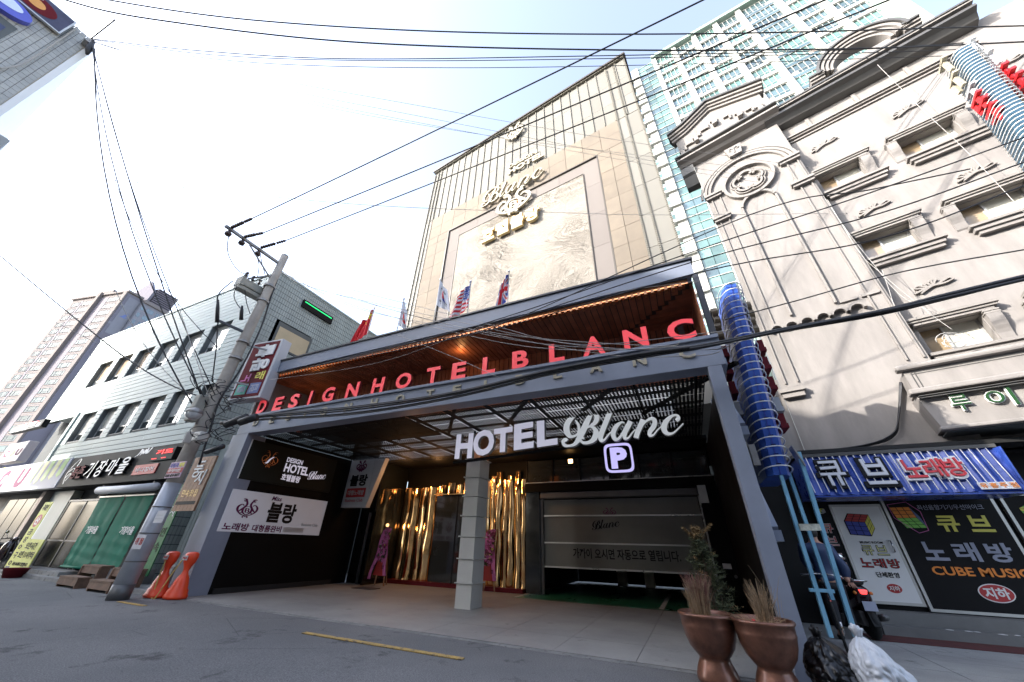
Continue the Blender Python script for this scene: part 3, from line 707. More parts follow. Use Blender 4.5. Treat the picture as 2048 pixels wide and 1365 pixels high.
mb.bar(a+V((0, .06, 0)), b_+V((0, .06, 0)), .06, .07); mb.bar(P(1140, 850, y=YS)+V((0, .08, 0)), P(1340, 835, y=YS)+V((0, .08, 0)), .03, .03)
for t in (.1, .35, .6, .9): c_ = a.lerp(b_, t); mb.bar(c_+V((0, .07, 0)), (c_.x, YS+.07, 4.1), .04, .04)
add('rail', mb, A['signblack'], hs)
# P sign
ps = root('parking_sign', 'rounded square violet lit P sign hanging under the script letters', 'sign', P(1238, 915, y=YS))
bl, tr2 = P(1213, 947, y=YS), P(1262, 886, y=YS); tl2 = P(1208, 892, y=YS)
pn = Panel(bl, X3, Z3, tr2.x-bl.x, tr2.z-bl.z)
mb = MB()
def rr(a, rad_): return [(.5+(abs(math.cos(t))**.35*math.copysign(1, math.cos(t)))*rad_, .5+(abs(math.sin(t))**.35*math.copysign(1, math.sin(t)))*rad_) for t in [2*math.pi*(i+.5)/40 for i in range(40)]]
o_, i_ = rr(0, .5), rr(0, .43)
vs = [pn.at(*p, 0) for p in o_]+[pn.at(*p, 0) for p in i_]+[pn.at(*p, .05) for p in o_]+[pn.at(*p, .05) for p in i_]
fs = []
for i in range(40):
    j = (i+1) % 40; fs += [(80+i, 80+j, 120+j, 120+i), (i, 40+i, 40+j, j), (i, j, 80+j, 80+i), (40+j, 40+i, 120+i, 120+j)]
mb.add(vs, fs); add('ring', mb, A['lilac'], ps)
pn.text('P', .22, .14, .80, .86, A['lilac'], ps, name='letter', bold=.05, d=.05, t_=.05)
for fx in (.25, .75): add('hanger', MB().bar(pn.at(fx, 1.0), pn.at(fx, 1.5), .02, .02), A['signblack'], ps)

# ---- red letters on the beam, cream letters on its face
RL = [(525, 828, 800), (557, 820, 797), (590, 813, 787), (622, 806, 783), (658, 802, 775), (705, 800, 768), (756, 790, 760), (808, 777, 748), (866, 770, 739), (918, 762, 729), (978, 752, 720), (1041, 743, 709), (1114, 732, 695), (1188, 719, 680), (1272, 705, 661), (1363, 688, 643)]
rs = root('red_name_sign', 'row of red letters DESIGN HOTEL BLANC standing along the porch beam', 'sign', (-5.5, 6.45, 4.69))
cs = root('cream_name_sign', 'row of small cream letters along the lower beam face', 'sign', (-5.5, 6.38, 4.3))
word = 'DESIGNHOTELBLANC'
for ch, (px, pb, pt) in zip(word, RL):
    cpt = P(px, (pb+pt)/2, y=6.40); h = .44; w_ = {'I': .10, 'L': .34, 'N': .46, 'G': .46, 'O': .50, 'A': .46, 'C': .48}.get(ch, .40)
    pn = Panel((cpt.x-w_/2, 6.44, 4.692), X3, Z3, w_, h)
    pn.text(ch, 0, 0, 1, 1, A['red_led'], rs, name='letter', bold=.035, d=.06, t_=.075, edge=A['dkred'])
    h2 = .22; w2 = w_*.55
    pn = Panel((cpt.x-w2/2, 6.409, 4.31), X3, Z3, w2, h2)
    pn.text(ch, 0, 0, 1, 1, A['cream'], cs, name='letter', bold=.03, d=.035, t_=.034)

# ---- flags on the roof edge
FL = {}
def flagmat(c): return mat('flag_%s' % c, {'r': (.62, .012, .02), 'w': (.66, .66, .68), 'b': (.03, .05, .30), 'y': (.80, .62, .05), 'k': (.02, .02, .02)}[c], .75, var=.08, scale=6)
def star(u, v, cx, cy, r, asp=1.5):
    dx, dy = (u-cx)*asp, v-cy; d = math.hypot(dx, dy)
    if d > r: return False
    a = (math.atan2(dx, dy) % (2*math.pi/5)); a = min(a, 2*math.pi/5-a); return d < r*(.42/max(.42, math.cos(.63-a)*1.0) if a > .3 else 1-.55*a/.63)
def f_cn(u, v): return 'y' if star(u, v, .17, .75, .17) or any(star(u, v, a, b, .06) for a, b in ((.33, .9), (.4, .8), (.4, .66), (.33, .56))) else 'r'
def f_jp(u, v): return 'r' if math.hypot((u-.5)*1.5, v-.5) < .3 else 'w'
def f_kr(u, v):
    x, y = (u-.5)*1.5, v-.5
    if math.hypot(x, y) < .25:
        s = math.hypot(x+.125, y) < .125; t = math.hypot(x-.125, y) < .125
        return 'r' if (y > 0 and not t) or s else 'b'
    for sx in (-1, 1):
        for sy in (-1, 1):
            a = abs((x*sx+y*sy*.8)-.57); b = abs(x*sy*.7-y*sx*1.0)
            if a < .09 and b < .11 and (int((a+.09*(1 if (x*sx+y*sy*.8) > .57 else 0))*60) % 3): return 'k'
    return 'w'
def f_us(u, v):
    if u < .42 and v > .46: return 'w' if (int(u*26) % 2 == 0 and int(v*22) % 2 == 0) else 'b'
    return 'r' if int(v*13) % 2 == 0 else 'w'
def f_uk(u, v):
    x, y = u-.5, v-.5
    if abs(x) < .055 or abs(y) < .085: return 'r'
    if abs(x) < .10 or abs(y) < .15: return 'w'
    d = abs(abs(x)-abs(y))
    return 'r' if d < .035 else ('w' if d < .10 else 'b')
def flag(px, ptop, label, fn, seed, lean=0.):
    top = P(px, ptop, y=7.0); base = V((top.x, 7.0, 6.515)); r_ = root('national_flag', label, 'flag', base)
    add('pole', MB().tube([base, top], .014, 8), A['alu'], r_, smooth=True); add('finial', MB().ball(top, .035), A['chrome'], r_, smooth=True)
    H = min(.95, (top.z-base.z)*.62); N, Mv = 60, 40; vs = []; L = top.z-base.z
    zt = top.z-.05
    for i in range(N+1):
        u = i/N
        for j in range(Mv+1):
            v = j/Mv                                    # v=1 top
            drop = u*(.62+.10*math.sin(seed))*1.0       # cloth hangs down along the pole
            x = base.x+ lean*u*.7+ .50*u*(1-v*.6)*(1 if lean >= 0 else -1)
            yy = 7.0+.07*math.sin(u*9+v*2.2+seed)*u**.5+.03*math.sin(u*21+seed)
            z = zt-(1-v)*H-drop*.75-.03*math.sin(u*7+v*4)
            vs.append((x, yy, z))
    fs = []; mi = []; idx = {c: k for k, c in enumerate('rwbyk')}
    for i in range(N):
        for j in range(Mv): fs.append((i*(Mv+1)+j, (i+1)*(Mv+1)+j, (i+1)*(Mv+1)+j+1, i*(Mv+1)+j+1)); mi.append(idx[fn((i+.5)/N, (j+.5)/Mv)])
    me = bpy.data.meshes.new('cloth'); me.from_pydata(vs, [], fs)
    for c in 'rwbyk': me.materials.append(flagmat(c))
    me.polygons.foreach_set('material_index', mi); me.polygons.foreach_set('use_smooth', [True]*len(fs))
    add('cloth', me, None, r_)
flag(749, 616, 'red Chinese flag with yellow stars drooping above the porch roof', f_cn, 1, -.3)
flag(808, 598, 'white Japanese flag with a red disc above the porch roof', f_jp, 2, .05)
flag(881, 560, 'white Korean flag with red and blue disc above the porch roof', f_kr, 3, .15)
flag(942, 563, 'American stars and stripes flag drooping above the porch roof', f_us, 4, -.35)
flag(1018, 543, 'British union flag folded round its pole above the porch roof', f_uk, 5, -.05)

# ================================================================== HOTEL TOWER
TW = root('hotel_tower', 'tall beige windowless hotel facade with carved relief panel and gold lettering', 'building', (-12.0, 11.94, 0), rad(-7.3), local=True)
W_ = 13.63
solid('core', TW, A['rib_panel'], 0.02, W_-.02, .06, 12, 4.75, 24.45)
solid('cap', TW, A['capdark'], -.12, W_+.10, -.22, 12.1, 24.52, 24.66); solid('cap_under', TW, A['rib'], -.05, W_+.05, -.14, .1, 24.44, 24.518)
zb = [19.24, 20.9, 22.6, 24.43]
nr = 25
for i in range(nr):
    xa = .0+i*W_/nr; xb = xa+W_/nr
    for k in range(3): piece('facade_panel', TW, A['rib_panel'], xa+.01, xb-.01, -.005-.006*random.random(), .055, zb[k]+.006, zb[k+1]-.006)
    if i: 
        piece('vertical_rib', TW, A['rib'], xa-.02, xa+.02, -.06, -.008, 19.24, 24.43)
solid('added_bright_wall', TW, A['white'], .3, 12.3, -.03, .05, 4.2, 7.6)  # white wall added to brighten the view through the soffit holes
# side strips of panels with beaded ropes
bead = MB()
for k in range(int((24.3-9)/.10)): bead.box(-.035, .035, -.06, 0, 9+k*.10, 9+k*.10+.06)
bm_ = bead.mesh('bead_rope', A['rib'])
for ua, ub in ((0, .32), (.36, .62), (12.62, 12.98), (13.02, 13.60)):
    for k in range(6): piece('edge_panel', TW, A['rib_panel'], ua, ub, -.02, .05, 9+k*1.7, 9+(k+1)*1.7-.02)
for u_ in (.34, .64, 12.60, 13.0, 13.60, .03): inst('bead_rope', bm_, TW, (u_, -.02, 0))
# stone slabs round the recess
def slab(ua, ub, za, zb_): piece('stone_slab', TW, A['stone'], ua+.008, ub-.008, -.045-.008*random.random(), .05, za+.006, zb_-.006)
us = [.68, 1.47, 2.26]; zz = [8.5+i*.92 for i in range(10)]+[17.35]
for i in range(2):
    for k in range(len(zz)-1): slab(us[i], us[i+1], zz[k]+(0 if i % 2 else -.0), zz[k+1])
us = [11.41, 11.99, 12.57]
for i in range(2):
    for k in range(0, len(zz)-1): slab(us[i], us[i+1], zz[k], zz[k+1])
n = 13
for i in range(n):
    for k in range(2): slab(.68+i*(12.57-.68)/n, .68+(i+1)*(12.57-.68)/n, 17.36+k*.92, 17.36+(k+1)*.92)
# recess; dark strips put the shadow along its edges into colour
mb = MB().box(2.26, 2.32, .06, -.06, 8, 17.35).box(11.35, 11.41, -.06, .06, 8, 17.35).box(2.32, 11.35, -.06, .06, 17.29, 17.35)
add('recess_shade_strips', mb, A['capdark'], TW)
for k in range(5): piece('smooth_panel', TW, A['smooth'], 2.33, 3.12, .02, .058, 8+k*1.87, 8+(k+1)*1.87-.01); piece('smooth_panel', TW, A['smooth'], 10.62, 11.34, .02, .058, 8+k*1.87, 8+(k+1)*1.87-.01)
for k in range(6): piece('smooth_panel', TW, A['smooth'], 3.13+k*1.25, 3.13+(k+1)*1.25-.01, .02, .058, 16.55, 17.28)
add('relief_frame', MB().box(3.12, 3.15, -.03, .06, 8, 16.53).box(10.59, 10.62, -.03, .06, 8, 16.53).box(3.12, 10.62, -.03, .06, 16.50, 16.53), A['capdark'], TW)
nx, nz = 340, 380; vs = []
for i in range(nx+1):
    for j in range(nz+1):
        u_ = 3.16+(10.58-3.16)*i/nx; z = 8.5+(16.49-8.5)*j/nz
        ang = .45+1.1*noise.noise(V((u_*.5, z*.5, 3)))
        a_, b2 = u_*math.cos(ang)+z*math.sin(ang), -u_*math.sin(ang)+z*math.cos(ang)
        wv = noise.noise(V((a_*1.5, b2*4.2, 0)))+.5*noise.noise(V((a_*3.3, b2*9, 5)))
        h = math.sin(wv*9+b2*3.5); h = max(-.6, min(.6, h*1.7))
        env = .45+.8*max(0, noise.noise(V((u_*.45, z*.45, 9)))+.3)
        vs.append((u_, -.005-.013*h*env, z))
fs = [(i*(nz+1)+j, (i+1)*(nz+1)+j, (i+1)*(nz+1)+j+1, i*(nz+1)+j+1) for i in range(nx) for j in range(nz)]
add('carved_relief', MB().add(vs, fs), A['relief'], TW)
TWR = RM[TW.name]
ux = (TWR.to_3x3() @ X3)
def tw_sign(label, name):
    return root(name, label, 'sign', TWR @ V((6.3, -.1, 17)), rad(-7.3))
s = tw_sign('raised script Blanc with small DESIGN HOTEL letters high on the beige tower', 'tower_script_sign')
o3 = TWR @ V((4.75, -.06, 17.45)); pn = Panel(o3, ux, Z3, 4.0, 1.75)
def slant(st, sc, ox, oy, k=1.0): return [(ox+x/1660*sc, oy+(720-yy)/620*k, h/1660*sc*1.25) for x, yy, h in st]
off = pn.n*.12
mb = MB()
lev = [[(x-160, yy+.10*(x-160), h) for x, yy, h in st] for st in BLANC]
for j, st in enumerate(lev): ribbon(mb, [(x/1680*4.0, (760-yy)/560*1.45, h/1680*4.0*.72) for x, yy, h in st], lambda x, yy: o3+ux*x+Z3*yy+pn.n*.08, pn.n*(.12+.002*j), 6)
add('script', mb, A['cream'], s)
pn.text('DESIGN', .42, 1.45, .88, 1.62, A['cream'], s, d=.1, t_=.09, bold=.03); pn.text('HOTEL', .42, 1.12, .98, 1.38, A['cream'], s, d=.1, t_=.09, bold=.04)
s = tw_sign('large gold crest with letter B in the middle of the beige tower', 'tower_crest')
o3b = TWR @ V((5.6, -.06, 15.75)); pn = Panel(o3b, ux, Z3, 2.5, 2.0)
pn.strokes([[(x, yy*1.05, h*1.15) for x, yy, h in st] for st in crest(.026)], A['cream'], s, name='crest', d=.16, t=.10)
pn.oval(.5, .42, .21, .26, A['goldtrim'], s, d=.06, t=.06, name='shield')
pn.text('B', .42, .28, .60, .56, A['copper'], s, d=.10, t_=.03, shear=.3)
s = tw_sign('gold Hangul hotel name below the crest on the tower', 'tower_hangul_sign')
pn = Panel(TWR @ V((5.0, -.06, 14.72)), ux, Z3, 3.4, .92)
for i, ch in enumerate('호텔블랑'): pn.text(ch, i*.255, 0, i*.255+.225, 1, mat('pale_gold', (.55, .42, .20), .4, var=.04), s, name='letter', bold=.045, d=.17, t_=.15)
s = tw_sign('small gold crest near the top edge of the tower', 'tower_top_crest')
pn = Panel(TWR @ V((6.0, -.1, 22.5)), ux, Z3, 1.5, 1.75)
pn.strokes([[(x, yy, h*1.3) for x, yy, h in st] for st in crest(.026)], A['cream'], s, name='crest', d=.12, t=.08)
pn.oval(.5, .42, .22, .26, A['copper'], s, d=.05, t=.05, name='shield')
# ================================================================== LEFT BUILDING (green siding)
LB = root('siding_building', 'three-storey building clad in grey-green siding left of the hotel', 'building', (-24, 6.9, 0))
XR, XL, YF, ZT = -15.4, -32.75, 6.9, 12.2
w3 = [-29.95+2.2*i for i in range(7)]; w3 = [x for x in w3 if x+1.65 < XR+.1]; W3, W2 = 1.62, 1.52
w2 = [-27.5+2.09*i for i in range(6)]
Z3a, Z3b, Z2a, Z2b = 8.45, 10.02, 5.19, 6.77
# backing wall with real openings
def wall_cells(xa, xb, za, zb_, ops):
    """rectangles of wall left over round a row of openings"""
    out = []; x = xa
    for o0, o1 in ops: out.append((x, o0, za, zb_)); x = o1
    out.append((x, xb, za, zb_)); return out
cells = [(XL, XR, Z3b, ZT), (XL, XR, Z2b, Z3a), (-28.3, XR, 4.2, Z2a)]+wall_cells(XL, XR, Z3a, Z3b, [(x, x+W3) for x in w3])+wall_cells(-28.3, XR, Z2a, Z2b, [(x, x+W2) for x in w2])
mb = MB()
for a, b, c, d in cells: mb.box(a, b, YF, YF+.3, c, d)
mb.box(XL, XR, YF+.62, 16, 0, ZT-.01)
add('wall', mb, A['joint'], LB)
ch = .222; z = 4.22; k = 0
while z < ZT-.05:
    zt = min(z+ch, ZT); rows = []
    zm = (z+zt)/2
    if Z3a < zm < Z3b: segs_ = wall_cells(XL, XR, 0, 0, [(x, x+W3) for x in w3])
    elif Z2a < zm < Z2b: segs_ = wall_cells(-28.3, XR, 0, 0, [(x, x+W2) for x in w2])
    elif zm < Z2b: segs_ = [(-28.3, XR, 0, 0)]
    else: segs_ = [(XL, XR, 0, 0)]
    for a, b, _, _ in segs_:
        n = max(1, round((b-a)/4.3)); 
        for i in range(n): piece('siding_board', LB, A['siding'], a+(b-a)*i/n+.004, a+(b-a)*(i+1)/n-.004, YF-.03, YF-.002, z, zt-.022)
    z += ch; k += 1
solid('coping', LB, A['siding'], XL-.05, XR+.05, YF-.07, 16, ZT+.002, ZT+.09)
# windows
def lb_window(x, wd, za, zb_, warm, low):
    mb = MB().box(x, x+.03, YF+.0, YF+.62, za, zb_).box(x+wd-.03, x+wd, YF, YF+.62, za, zb_).box(x+.03, x+wd-.03, YF, YF+.62, zb_-.03, zb_).box(x+.03, x+wd-.03, YF, YF+.62, za, za+.03)
    wdw = add('window', mb, A['reveal'], LB)
    yv = YF+.17; zs_ = za+.42
    f = MB().box(x+.03, x+wd-.03, yv, yv+.05, zs_, zs_+.05).box(x+.03, x+.07, yv, yv+.05, za+.03, zb_-.03).box(x+wd-.07, x+wd-.03, yv, yv+.05, za+.03, zb_-.03).box(x+wd*.5-.02, x+wd*.5+.02, yv, yv+.05, za+.03, zs_).box(x+.07, x+wd-.07, yv, yv+.05, zb_-.07, zb_-.03)
    add('frame', f, A['alu'], wdw)
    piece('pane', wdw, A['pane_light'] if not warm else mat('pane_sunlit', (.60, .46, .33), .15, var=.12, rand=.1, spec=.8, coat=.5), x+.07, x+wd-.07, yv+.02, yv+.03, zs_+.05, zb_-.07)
    piece('pane', wdw, A['pane_dark'] if low else A['pane_light'], x+.07, x+wd*.5-.02, yv+.02, yv+.03, za+.03, zs_)
    piece('pane', wdw, A['pane_light'], x+wd*.5+.02, x+wd-.07, yv+.02, yv+.03, za+.03, zs_)
for i, x in enumerate(w3): lb_window(x, W3, Z3a, Z3b, i < 3, i % 2)
for i, x in enumerate(w2): lb_window(x, W2, Z2a, Z2b, False, True)
# open balcony notch at left
mb = MB().box(-31.1, -28.3, 8.6, 8.7, 4.3, 6.75).box(-28.45, -28.3, 6.9, 8.6, 4.3, 6.75).box(-31.1, -28.3, 7.0, 8.6, 6.72, 6.765)
add('balcony_recess', mb, A['sidetile'], LB)
add('corner_fin', MB().box(-28.3, -28.05, 6.80, 6.865, 4.2, 6.8), A['siding'], LB)
# side wall tiles (x = XR plane), small tiles joined
mb = MB(); y = 6.95; tw_, th = .112, .262
while y < 13.6:
    z = .05
    while z < ZT-.02:
        dark = (7.6 < y < 9.4 and 8.6 < z < 10.0) or (9.55 > y > 7.05 and 10.98 < z < 11.5 and False)
        if not dark: mb.box(XR+.002, XR+.018+.003*random.random(), y, y+tw_-.012, z, min(z+th-.018, ZT))
        z += th
    y += tw_
add('side_tiles', mb, A['sidetile'], LB, kind='stuff')
solid('side_backing', LB, A['joint'], XR-.1, XR, 6.9, 14, 0, ZT)
sw = solid('window', LB, A['reveal'], XR-.02, XR+.03, 7.75, 9.5, 8.72, 9.95)
solid('pane', sw, mat('blind_tan', (.52, .42, .27), .5, var=.1), XR+.031, XR+.036, 7.85, 9.4, 8.80, 9.72)
q0, q1 = P(611, 582, x=XR+.05), P(668, 628, x=XR+.05)
ls = root('green_light_box', 'long black box with a green light line near the roof of the tiled side wall', 'light', q0)
ya, yb_ = P(612, 588, x=XR+.05), P(667, 630, x=XR+.05)
solid('box', ls, A['signblack'], XR+.02, XR+.12, ya.y, yb_.y, 11.18, 11.60); solid('strip', ls, A['greenled'], XR+.121, XR+.13, ya.y+.08, yb_.y-.08, 11.47, 11.52)
# ground floor left: dark recess, shop fronts
GF = LB
solid('back_wall', GF, A['black'], -40, XR-.02, 7.7, 7.75, 0, 4.2); solid('soffit', GF, A['signgrey'], -40, XR, 6.7, 7.7, 3.0, 3.05)
mb = MB()
for x in (-23.4, -21.9, -20.3, -19.95, -16.0): mb.box(x, x+.07, 7.0, 7.06, .1, 2.45)
mb.box(-23.4, -19.9, 6.98, 7.08, 2.45, 2.52).box(-23.4, -19.9, 7.0, 7.06, 1.05, 1.1)
add('door_frames', mb, A['alu_dark'], GF)
for xa, xb in ((-23.33, -21.9), (-21.83, -20.3)): piece('pane', GF, A['pane_shop'], xa, xb, 7.02, 7.04, .1, 2.44)
add('pillar', MB().tube([(-22.0, 7.45, 3.0), (-22.2, 7.3, .1)], .14, 10), A['colclad'], GF, smooth=True)
solid('pillar', GF, A['solpink'], -26.6, -26.25, 6.95, 7.3, 0.09, 2.95, label='pale tiled pillar')
solid('pillar', GF, A['sidetile'], -26.2, -24.2, 7.2, 7.5, 0.09, 2.95, label='dark tiled pier')
for i in range(4): piece('pane', GF, A['pane_shop'], -31+i*1.1, -30+i*1.1, 7.2, 7.22, .5, 2.7)
add('step', MB().box(-23.5, -19.0, 6.4, 7.0, .09, .22), A['kerb'], GF); add('step', MB().box(-15.9, -14.9, 6.35, 7.1, .09, .45), A['kerb'], GF)
# sign band
def sign_root(label): return root('shop_sign', label, 'sign', (-20, 6.7, 3))
s = sign_root('white and green convenience store sign band with purple and green letters')
pn = Panel((-34.5, 6.60, 2.98), X3, Z3, 10.1, 1.24); pn.board('board', A['signwhite'], s, .28, bevel=.02)
pn.rect(.62, .0, 1, 1, A['lavp'], s); 
for i in range(5): 
    c = .66+i*.068; pn.poly([(c, .25+.05*i), (c+.022, .15+.05*i), (c+.044, .25+.05*i), (c+.044, 1), (c, 1)], A['paleyellow'] if i % 2 else mat('print_lime', (.42, .60, .22), .5, var=.04), s, name='stripe', d=.010)
pn.text('C', .28, .12, .36, .85, A['purplep'], s, bold=.06); pn.text('U', .50, .12, .60, .85, A['purplep'], s, bold=.06)
pn.oval(.43, .45, .045, .26, A['greenp'], s, d=.01); pn.rect(.20, 0, .24, 1, A['yellowp'], s, name='stripe')
pn.text('U', .01, .1, .09, .8, A['purplep'], s, bold=.06)
s = sign_root('charcoal restaurant sign band with white and maroon raised Hangul')
pn = Panel((-24.30, 6.62, 2.98), X3, Z3, 8.6, 1.22); pn.board('board', A['signgrey'], s, .26, bevel=.01)
pn.text('동촌', .13, .22, .25, .66, A['maroon'], s, name='letter', bold=.03, d=.12, t_=.10, edge=A['signblack'])
for i, c in enumerate('기장마을'): pn.text(c, .27+i*.102, .20+.015*i, .35+i*.102, .74, A['white'], s, name='letter', bold=.015, d=.12, t_=.10, shear=.18, edge=A['signblack'])
pn.strokes([[(.06, .10, .004), (.03, .45, .004), (.06, .80, .004), (.10, .92, .005), (.09, .5, .004), (.06, .2, .003)], [(.04, .5, .005), (.07, .62, .005), (.09, .58, .004)], [(.04, .3, .005), (.07, .45, .005), (.085, .38, .004)]], A['white'], s)
pn.strokes([[(.64, .75, .006), (.66, .80, .005), (.675, .97, .006)], [(.68, .78, .005), (.685, .95, .005), (.70, .80, .005), (.71, .95, .005), (.72, .8, .005)], [(.725, .98, .006), (.73, .80, .006), (.755, .98, .005)]], A['white'], s)
pn.rect(.70, .18, .88, .46, A['redp'], s, d=.03, t=.03); pn.text('바다장어', .72, .25, .86, .38, A['signwhite'], s, d=.036, bold=.01)
# projecting signs at far left
def psign(label, name='projecting_sign', loc=(0, 0, 0)): return root(name, label, 'sign', loc)
q = [P(*c, y=5.6) for c in ((18, 868), (60, 883), (90, 838), (48, 824))]
s = psign('small square black and white projecting sign with red Hangul at the far left', loc=q[0])
x0, x1, z0, z1 = (q[0].x+q[3].x)/2, (q[1].x+q[2].x)/2, q[0].z, q[2].z
pn = Panel((x0, 5.6, z0), X3, Z3, x1-x0, z1-z0); pn.board('board', A['signblack'], s, .2, bevel=.01)
pn.rect(.05, .05, .95, .66, A['signwhite'], s); pn.text('동촌', .2, .70, .85, .95, A['redled'], s, bold=.03); pn.text('기장', .12, .38, .88, .62, A['signblack'], s, bold=.02); pn.text('마을', .12, .09, .88, .33, A['signblack'], s, bold=.02)
q0, q1 = P(2, 925, y=5.5), P(66, 880, y=5.5)
s = psign('cream projecting sign with purple and green letters below the black and white one', loc=q0)
pn = Panel((q0.x-.6, 5.5, q0.z-.05), X3, Z3, q1.x-q0.x+.3, q1.z-q0.z+.05); pn.board('board', mat('sign_pinkwhite', (.66, .56, .56), .5, var=.04), s, .3, bevel=.02)
pn.text('C', .10, .30, .34, .64, A['purplep'], s, bold=.05); pn.text('U', .70, .30, .93, .64, A['purplep'], s, bold=.05); pn.oval(.52, .47, .10, .17, A['greenp'], s, d=.008)
for i in range(6): pn.rect(.02+i*.16, .86+.05*(i % 2), .12+i*.16, .90+.05*(i % 2), A['yellowp'], s, name='dash')
# green roller curtains
for i, (xa, xb, tx) in enumerate(((-19.85, -18.05, .30), (-17.95, -16.1, .55))):
    s = root('tarp_curtain', ('left' if i == 0 else 'right')+' green tarpaulin curtain with white Hangul rolled down before the restaurant', 'curtain', (xa, 6.7, 0), group='green curtains of the restaurant')
    mb = MB(); nx, nz = 24, 40
    vs = [(xa+(xb-xa)*a/nx, 6.66+.006*math.sin(a*.8+b*.05)+.009*math.sin(b*1.1+a*.12)*(1-b/nz)+.02*noise.noise(V((a*.25, b*.06, i))), .34+2.14*b/nz) for a in range(nx+1) for b in range(nz+1)]
    fs = [(a*(nz+1)+b, (a+1)*(nz+1)+b, (a+1)*(nz+1)+b+1, a*(nz+1)+b+1) for a in range(nx) for b in range(nz)]
    add('cloth', mb.add(vs, fs), A['greencloth'], s, smooth=True)
    add('hem_bar', MB().tube([(xa, 6.64, .35), (xb, 6.64, .35)], .03, 8), A['greencloth'], s, smooth=True); solid('top_rail', s, A['alu'], xa, xb+.05, 6.62, 6.72, 2.49, 2.53)
    pn = Panel((xa, 6.60, .34), X3, Z3, xb-xa, 2.14); pn.text('기장마을', tx-.02, .46, tx+.42, .57, A['white'], s, bold=.02)
s = root('curtain_roll', 'rolled pale awning tube fixed above the green curtains', 'awning', (-17.7, 6.6, 2.8))
add('tube', MB().tube([(-19.8, 6.5, 2.72), (-17.8, 6.47, 2.70), (-15.9, 6.5, 2.72)], .13, 12), A['signwhite'], s, smooth=True)
add('bracket', MB().box(-19.7, -19.65, 6.5, 6.9, 2.8, 2.9), A['alu_dark'], s); add('bracket', MB().box(-16.2, -16.15, 6.5, 6.9, 2.8, 2.9), A['alu_dark'], s)
# yellow banners
s = root('banner_stand', 'tall narrow yellow banner with black writing and a red disc at the left', 'banner', (-23.6, 6.5, 0))
pn = Panel((-23.95, 6.5, .15), X3, Z3, .72, 2.25); pn.board('cloth', A['banner'], s, .02)
pn.text('국내산', .15, .86, .85, .96, A['signblack'], s, bold=.02); pn.oval(.5, .70, .40, .10, A['redp'], s); pn.text('산', .25, .64, .75, .76, A['white'], s, bold=.03, d=.012)
for i, c in enumerate('곰장어구이'): pn.text(c, .25+.04*(i % 2), .48-i*.115, .75, .57-i*.115, A['signblack'], s, bold=.02)
s = root('banner_board', 'lower yellow board with three lines of black Hangul next to the tall banner', 'banner', (-22, 6.3, 0))
pn = Panel((-22.95, 6.35, .10), X3, Z3, 1.55, 1.0); pn.board('cloth', A['banner'], s, .03)
pn.text('오픈시간', .2, .68, .8, .90, A['signblack'], s, bold=.02); pn.text('오전 11시부터', .08, .40, .92, .62, A['signblack'], s, bold=.02); pn.text('저녁 10시까지 영업합니다', .06, .16, .9, .28, A['signgrey'], s)
# stepped wooden benches
for i, xa in enumerate((-16.9, -15.05)):
    s = root('wooden_steps', ('left' if i == 0 else 'right')+' two-level wooden step bench standing at the kerb by the pole', 'bench', (xa, 5.9, 0), group='wooden step benches')
    for j, (ya, zb_) in enumerate(((5.75, .26), (6.12, .52))):
        piece('plank', s, A['benchwood'], xa, xa+1.15, ya, ya+.30, zb_-.04, zb_); piece('riser', s, A['benchwood'], xa, xa+1.15, ya+.01, ya+.03, zb_-.20, zb_-.045)
    for xx in (xa+.02, xa+1.09):
        add('side_board', MB().prism([(xx, 5.77, .0), (xx, 5.77, .22), (xx, 6.1, .22), (xx, 6.1, .48), (xx, 6.42, .48), (xx, 6.42, 0)], (.04, 0, 0)), A['benchwood'], s)
# red tub, parked motorbike later
s = root('red_tub', 'red plastic tub standing at the kerb left of the benches', 'tub', (-20.6, 5.9, 0)); add('body', MB().lathe([(.22, 0), (.30, .26), (.32, .27), (.30, .25), (.22, .04)], (-20.9, 5.98, 0), 20), A['maroon'], s, smooth=True)
# green banner and wooden sign beside hotel pillar
s = root('green_banner', 'narrow vertical green banner with white Hangul behind the utility pole', 'banner', (-14.9, 6.6, 0))
pn = Panel((-14.95, 6.75, .3), X3, Z3, .42, 2.5); pn.board('cloth', A['greensign'], s, .03)
for i, c in enumerate('둥지'): pn.text(c, .2, .82-i*.2, .8, .95-i*.2, A['white'], s, bold=.02)
for i, c in enumerate('민속'): pn.text(c, .2, .40-i*.16, .8, .50-i*.16, A['signblack'], s, bold=.01)
s = root('wood_tea_sign', 'vertical brown wooden sign with white brush Hangul beside the left pillar', 'sign', (-13.3, 6.3, 2))
pn = Panel((-13.86, 6.3, 1.95), X3, Z3, 1.12, 1.52)
for i in range(6): add('plank', MB().prism([pn.at(i/6+.004, 0), pn.at((i+1)/6-.004, 0), pn.at((i+1)/6-.004, 1), pn.at(i/6+.004, 1)], Y3*(.05+.004*(i % 2))), A['board'], s)
pn.text('둥', .22, .60, .62, .92, A['white'], s, bold=.01, shear=.15, d=.02, t_=.02); pn.text('지', .48, .46, .86, .74, A['white'], s, bold=.01, shear=.15, d=.02, t_=.02)
pn.text('민속찻집', .14, .25, .84, .38, A['goldtrim'], s, bold=.0); pn.rect(.05, .11, .92, .17, A['signblack'], s)
s = root('back_lane', 'narrow tiled doorway gap between the siding building and the hotel pillar', 'doorway', (-14, 7.5, 0))
mb = MB()
for r in range(9):
    for c in range(14): mb.box(-15.35+c*.2, -15.17+c*.2, 7.60, 7.63, .1+r*.33, .41+r*.33)
add('tile_wall', mb, A['sidetile'], s, kind='stuff'); solid('dark_door', s, mat('brown_dark_door', (.05, .03, .025), .5, var=.2), -13.9, -12.65, 7.5, 7.58, .1, 2.2)
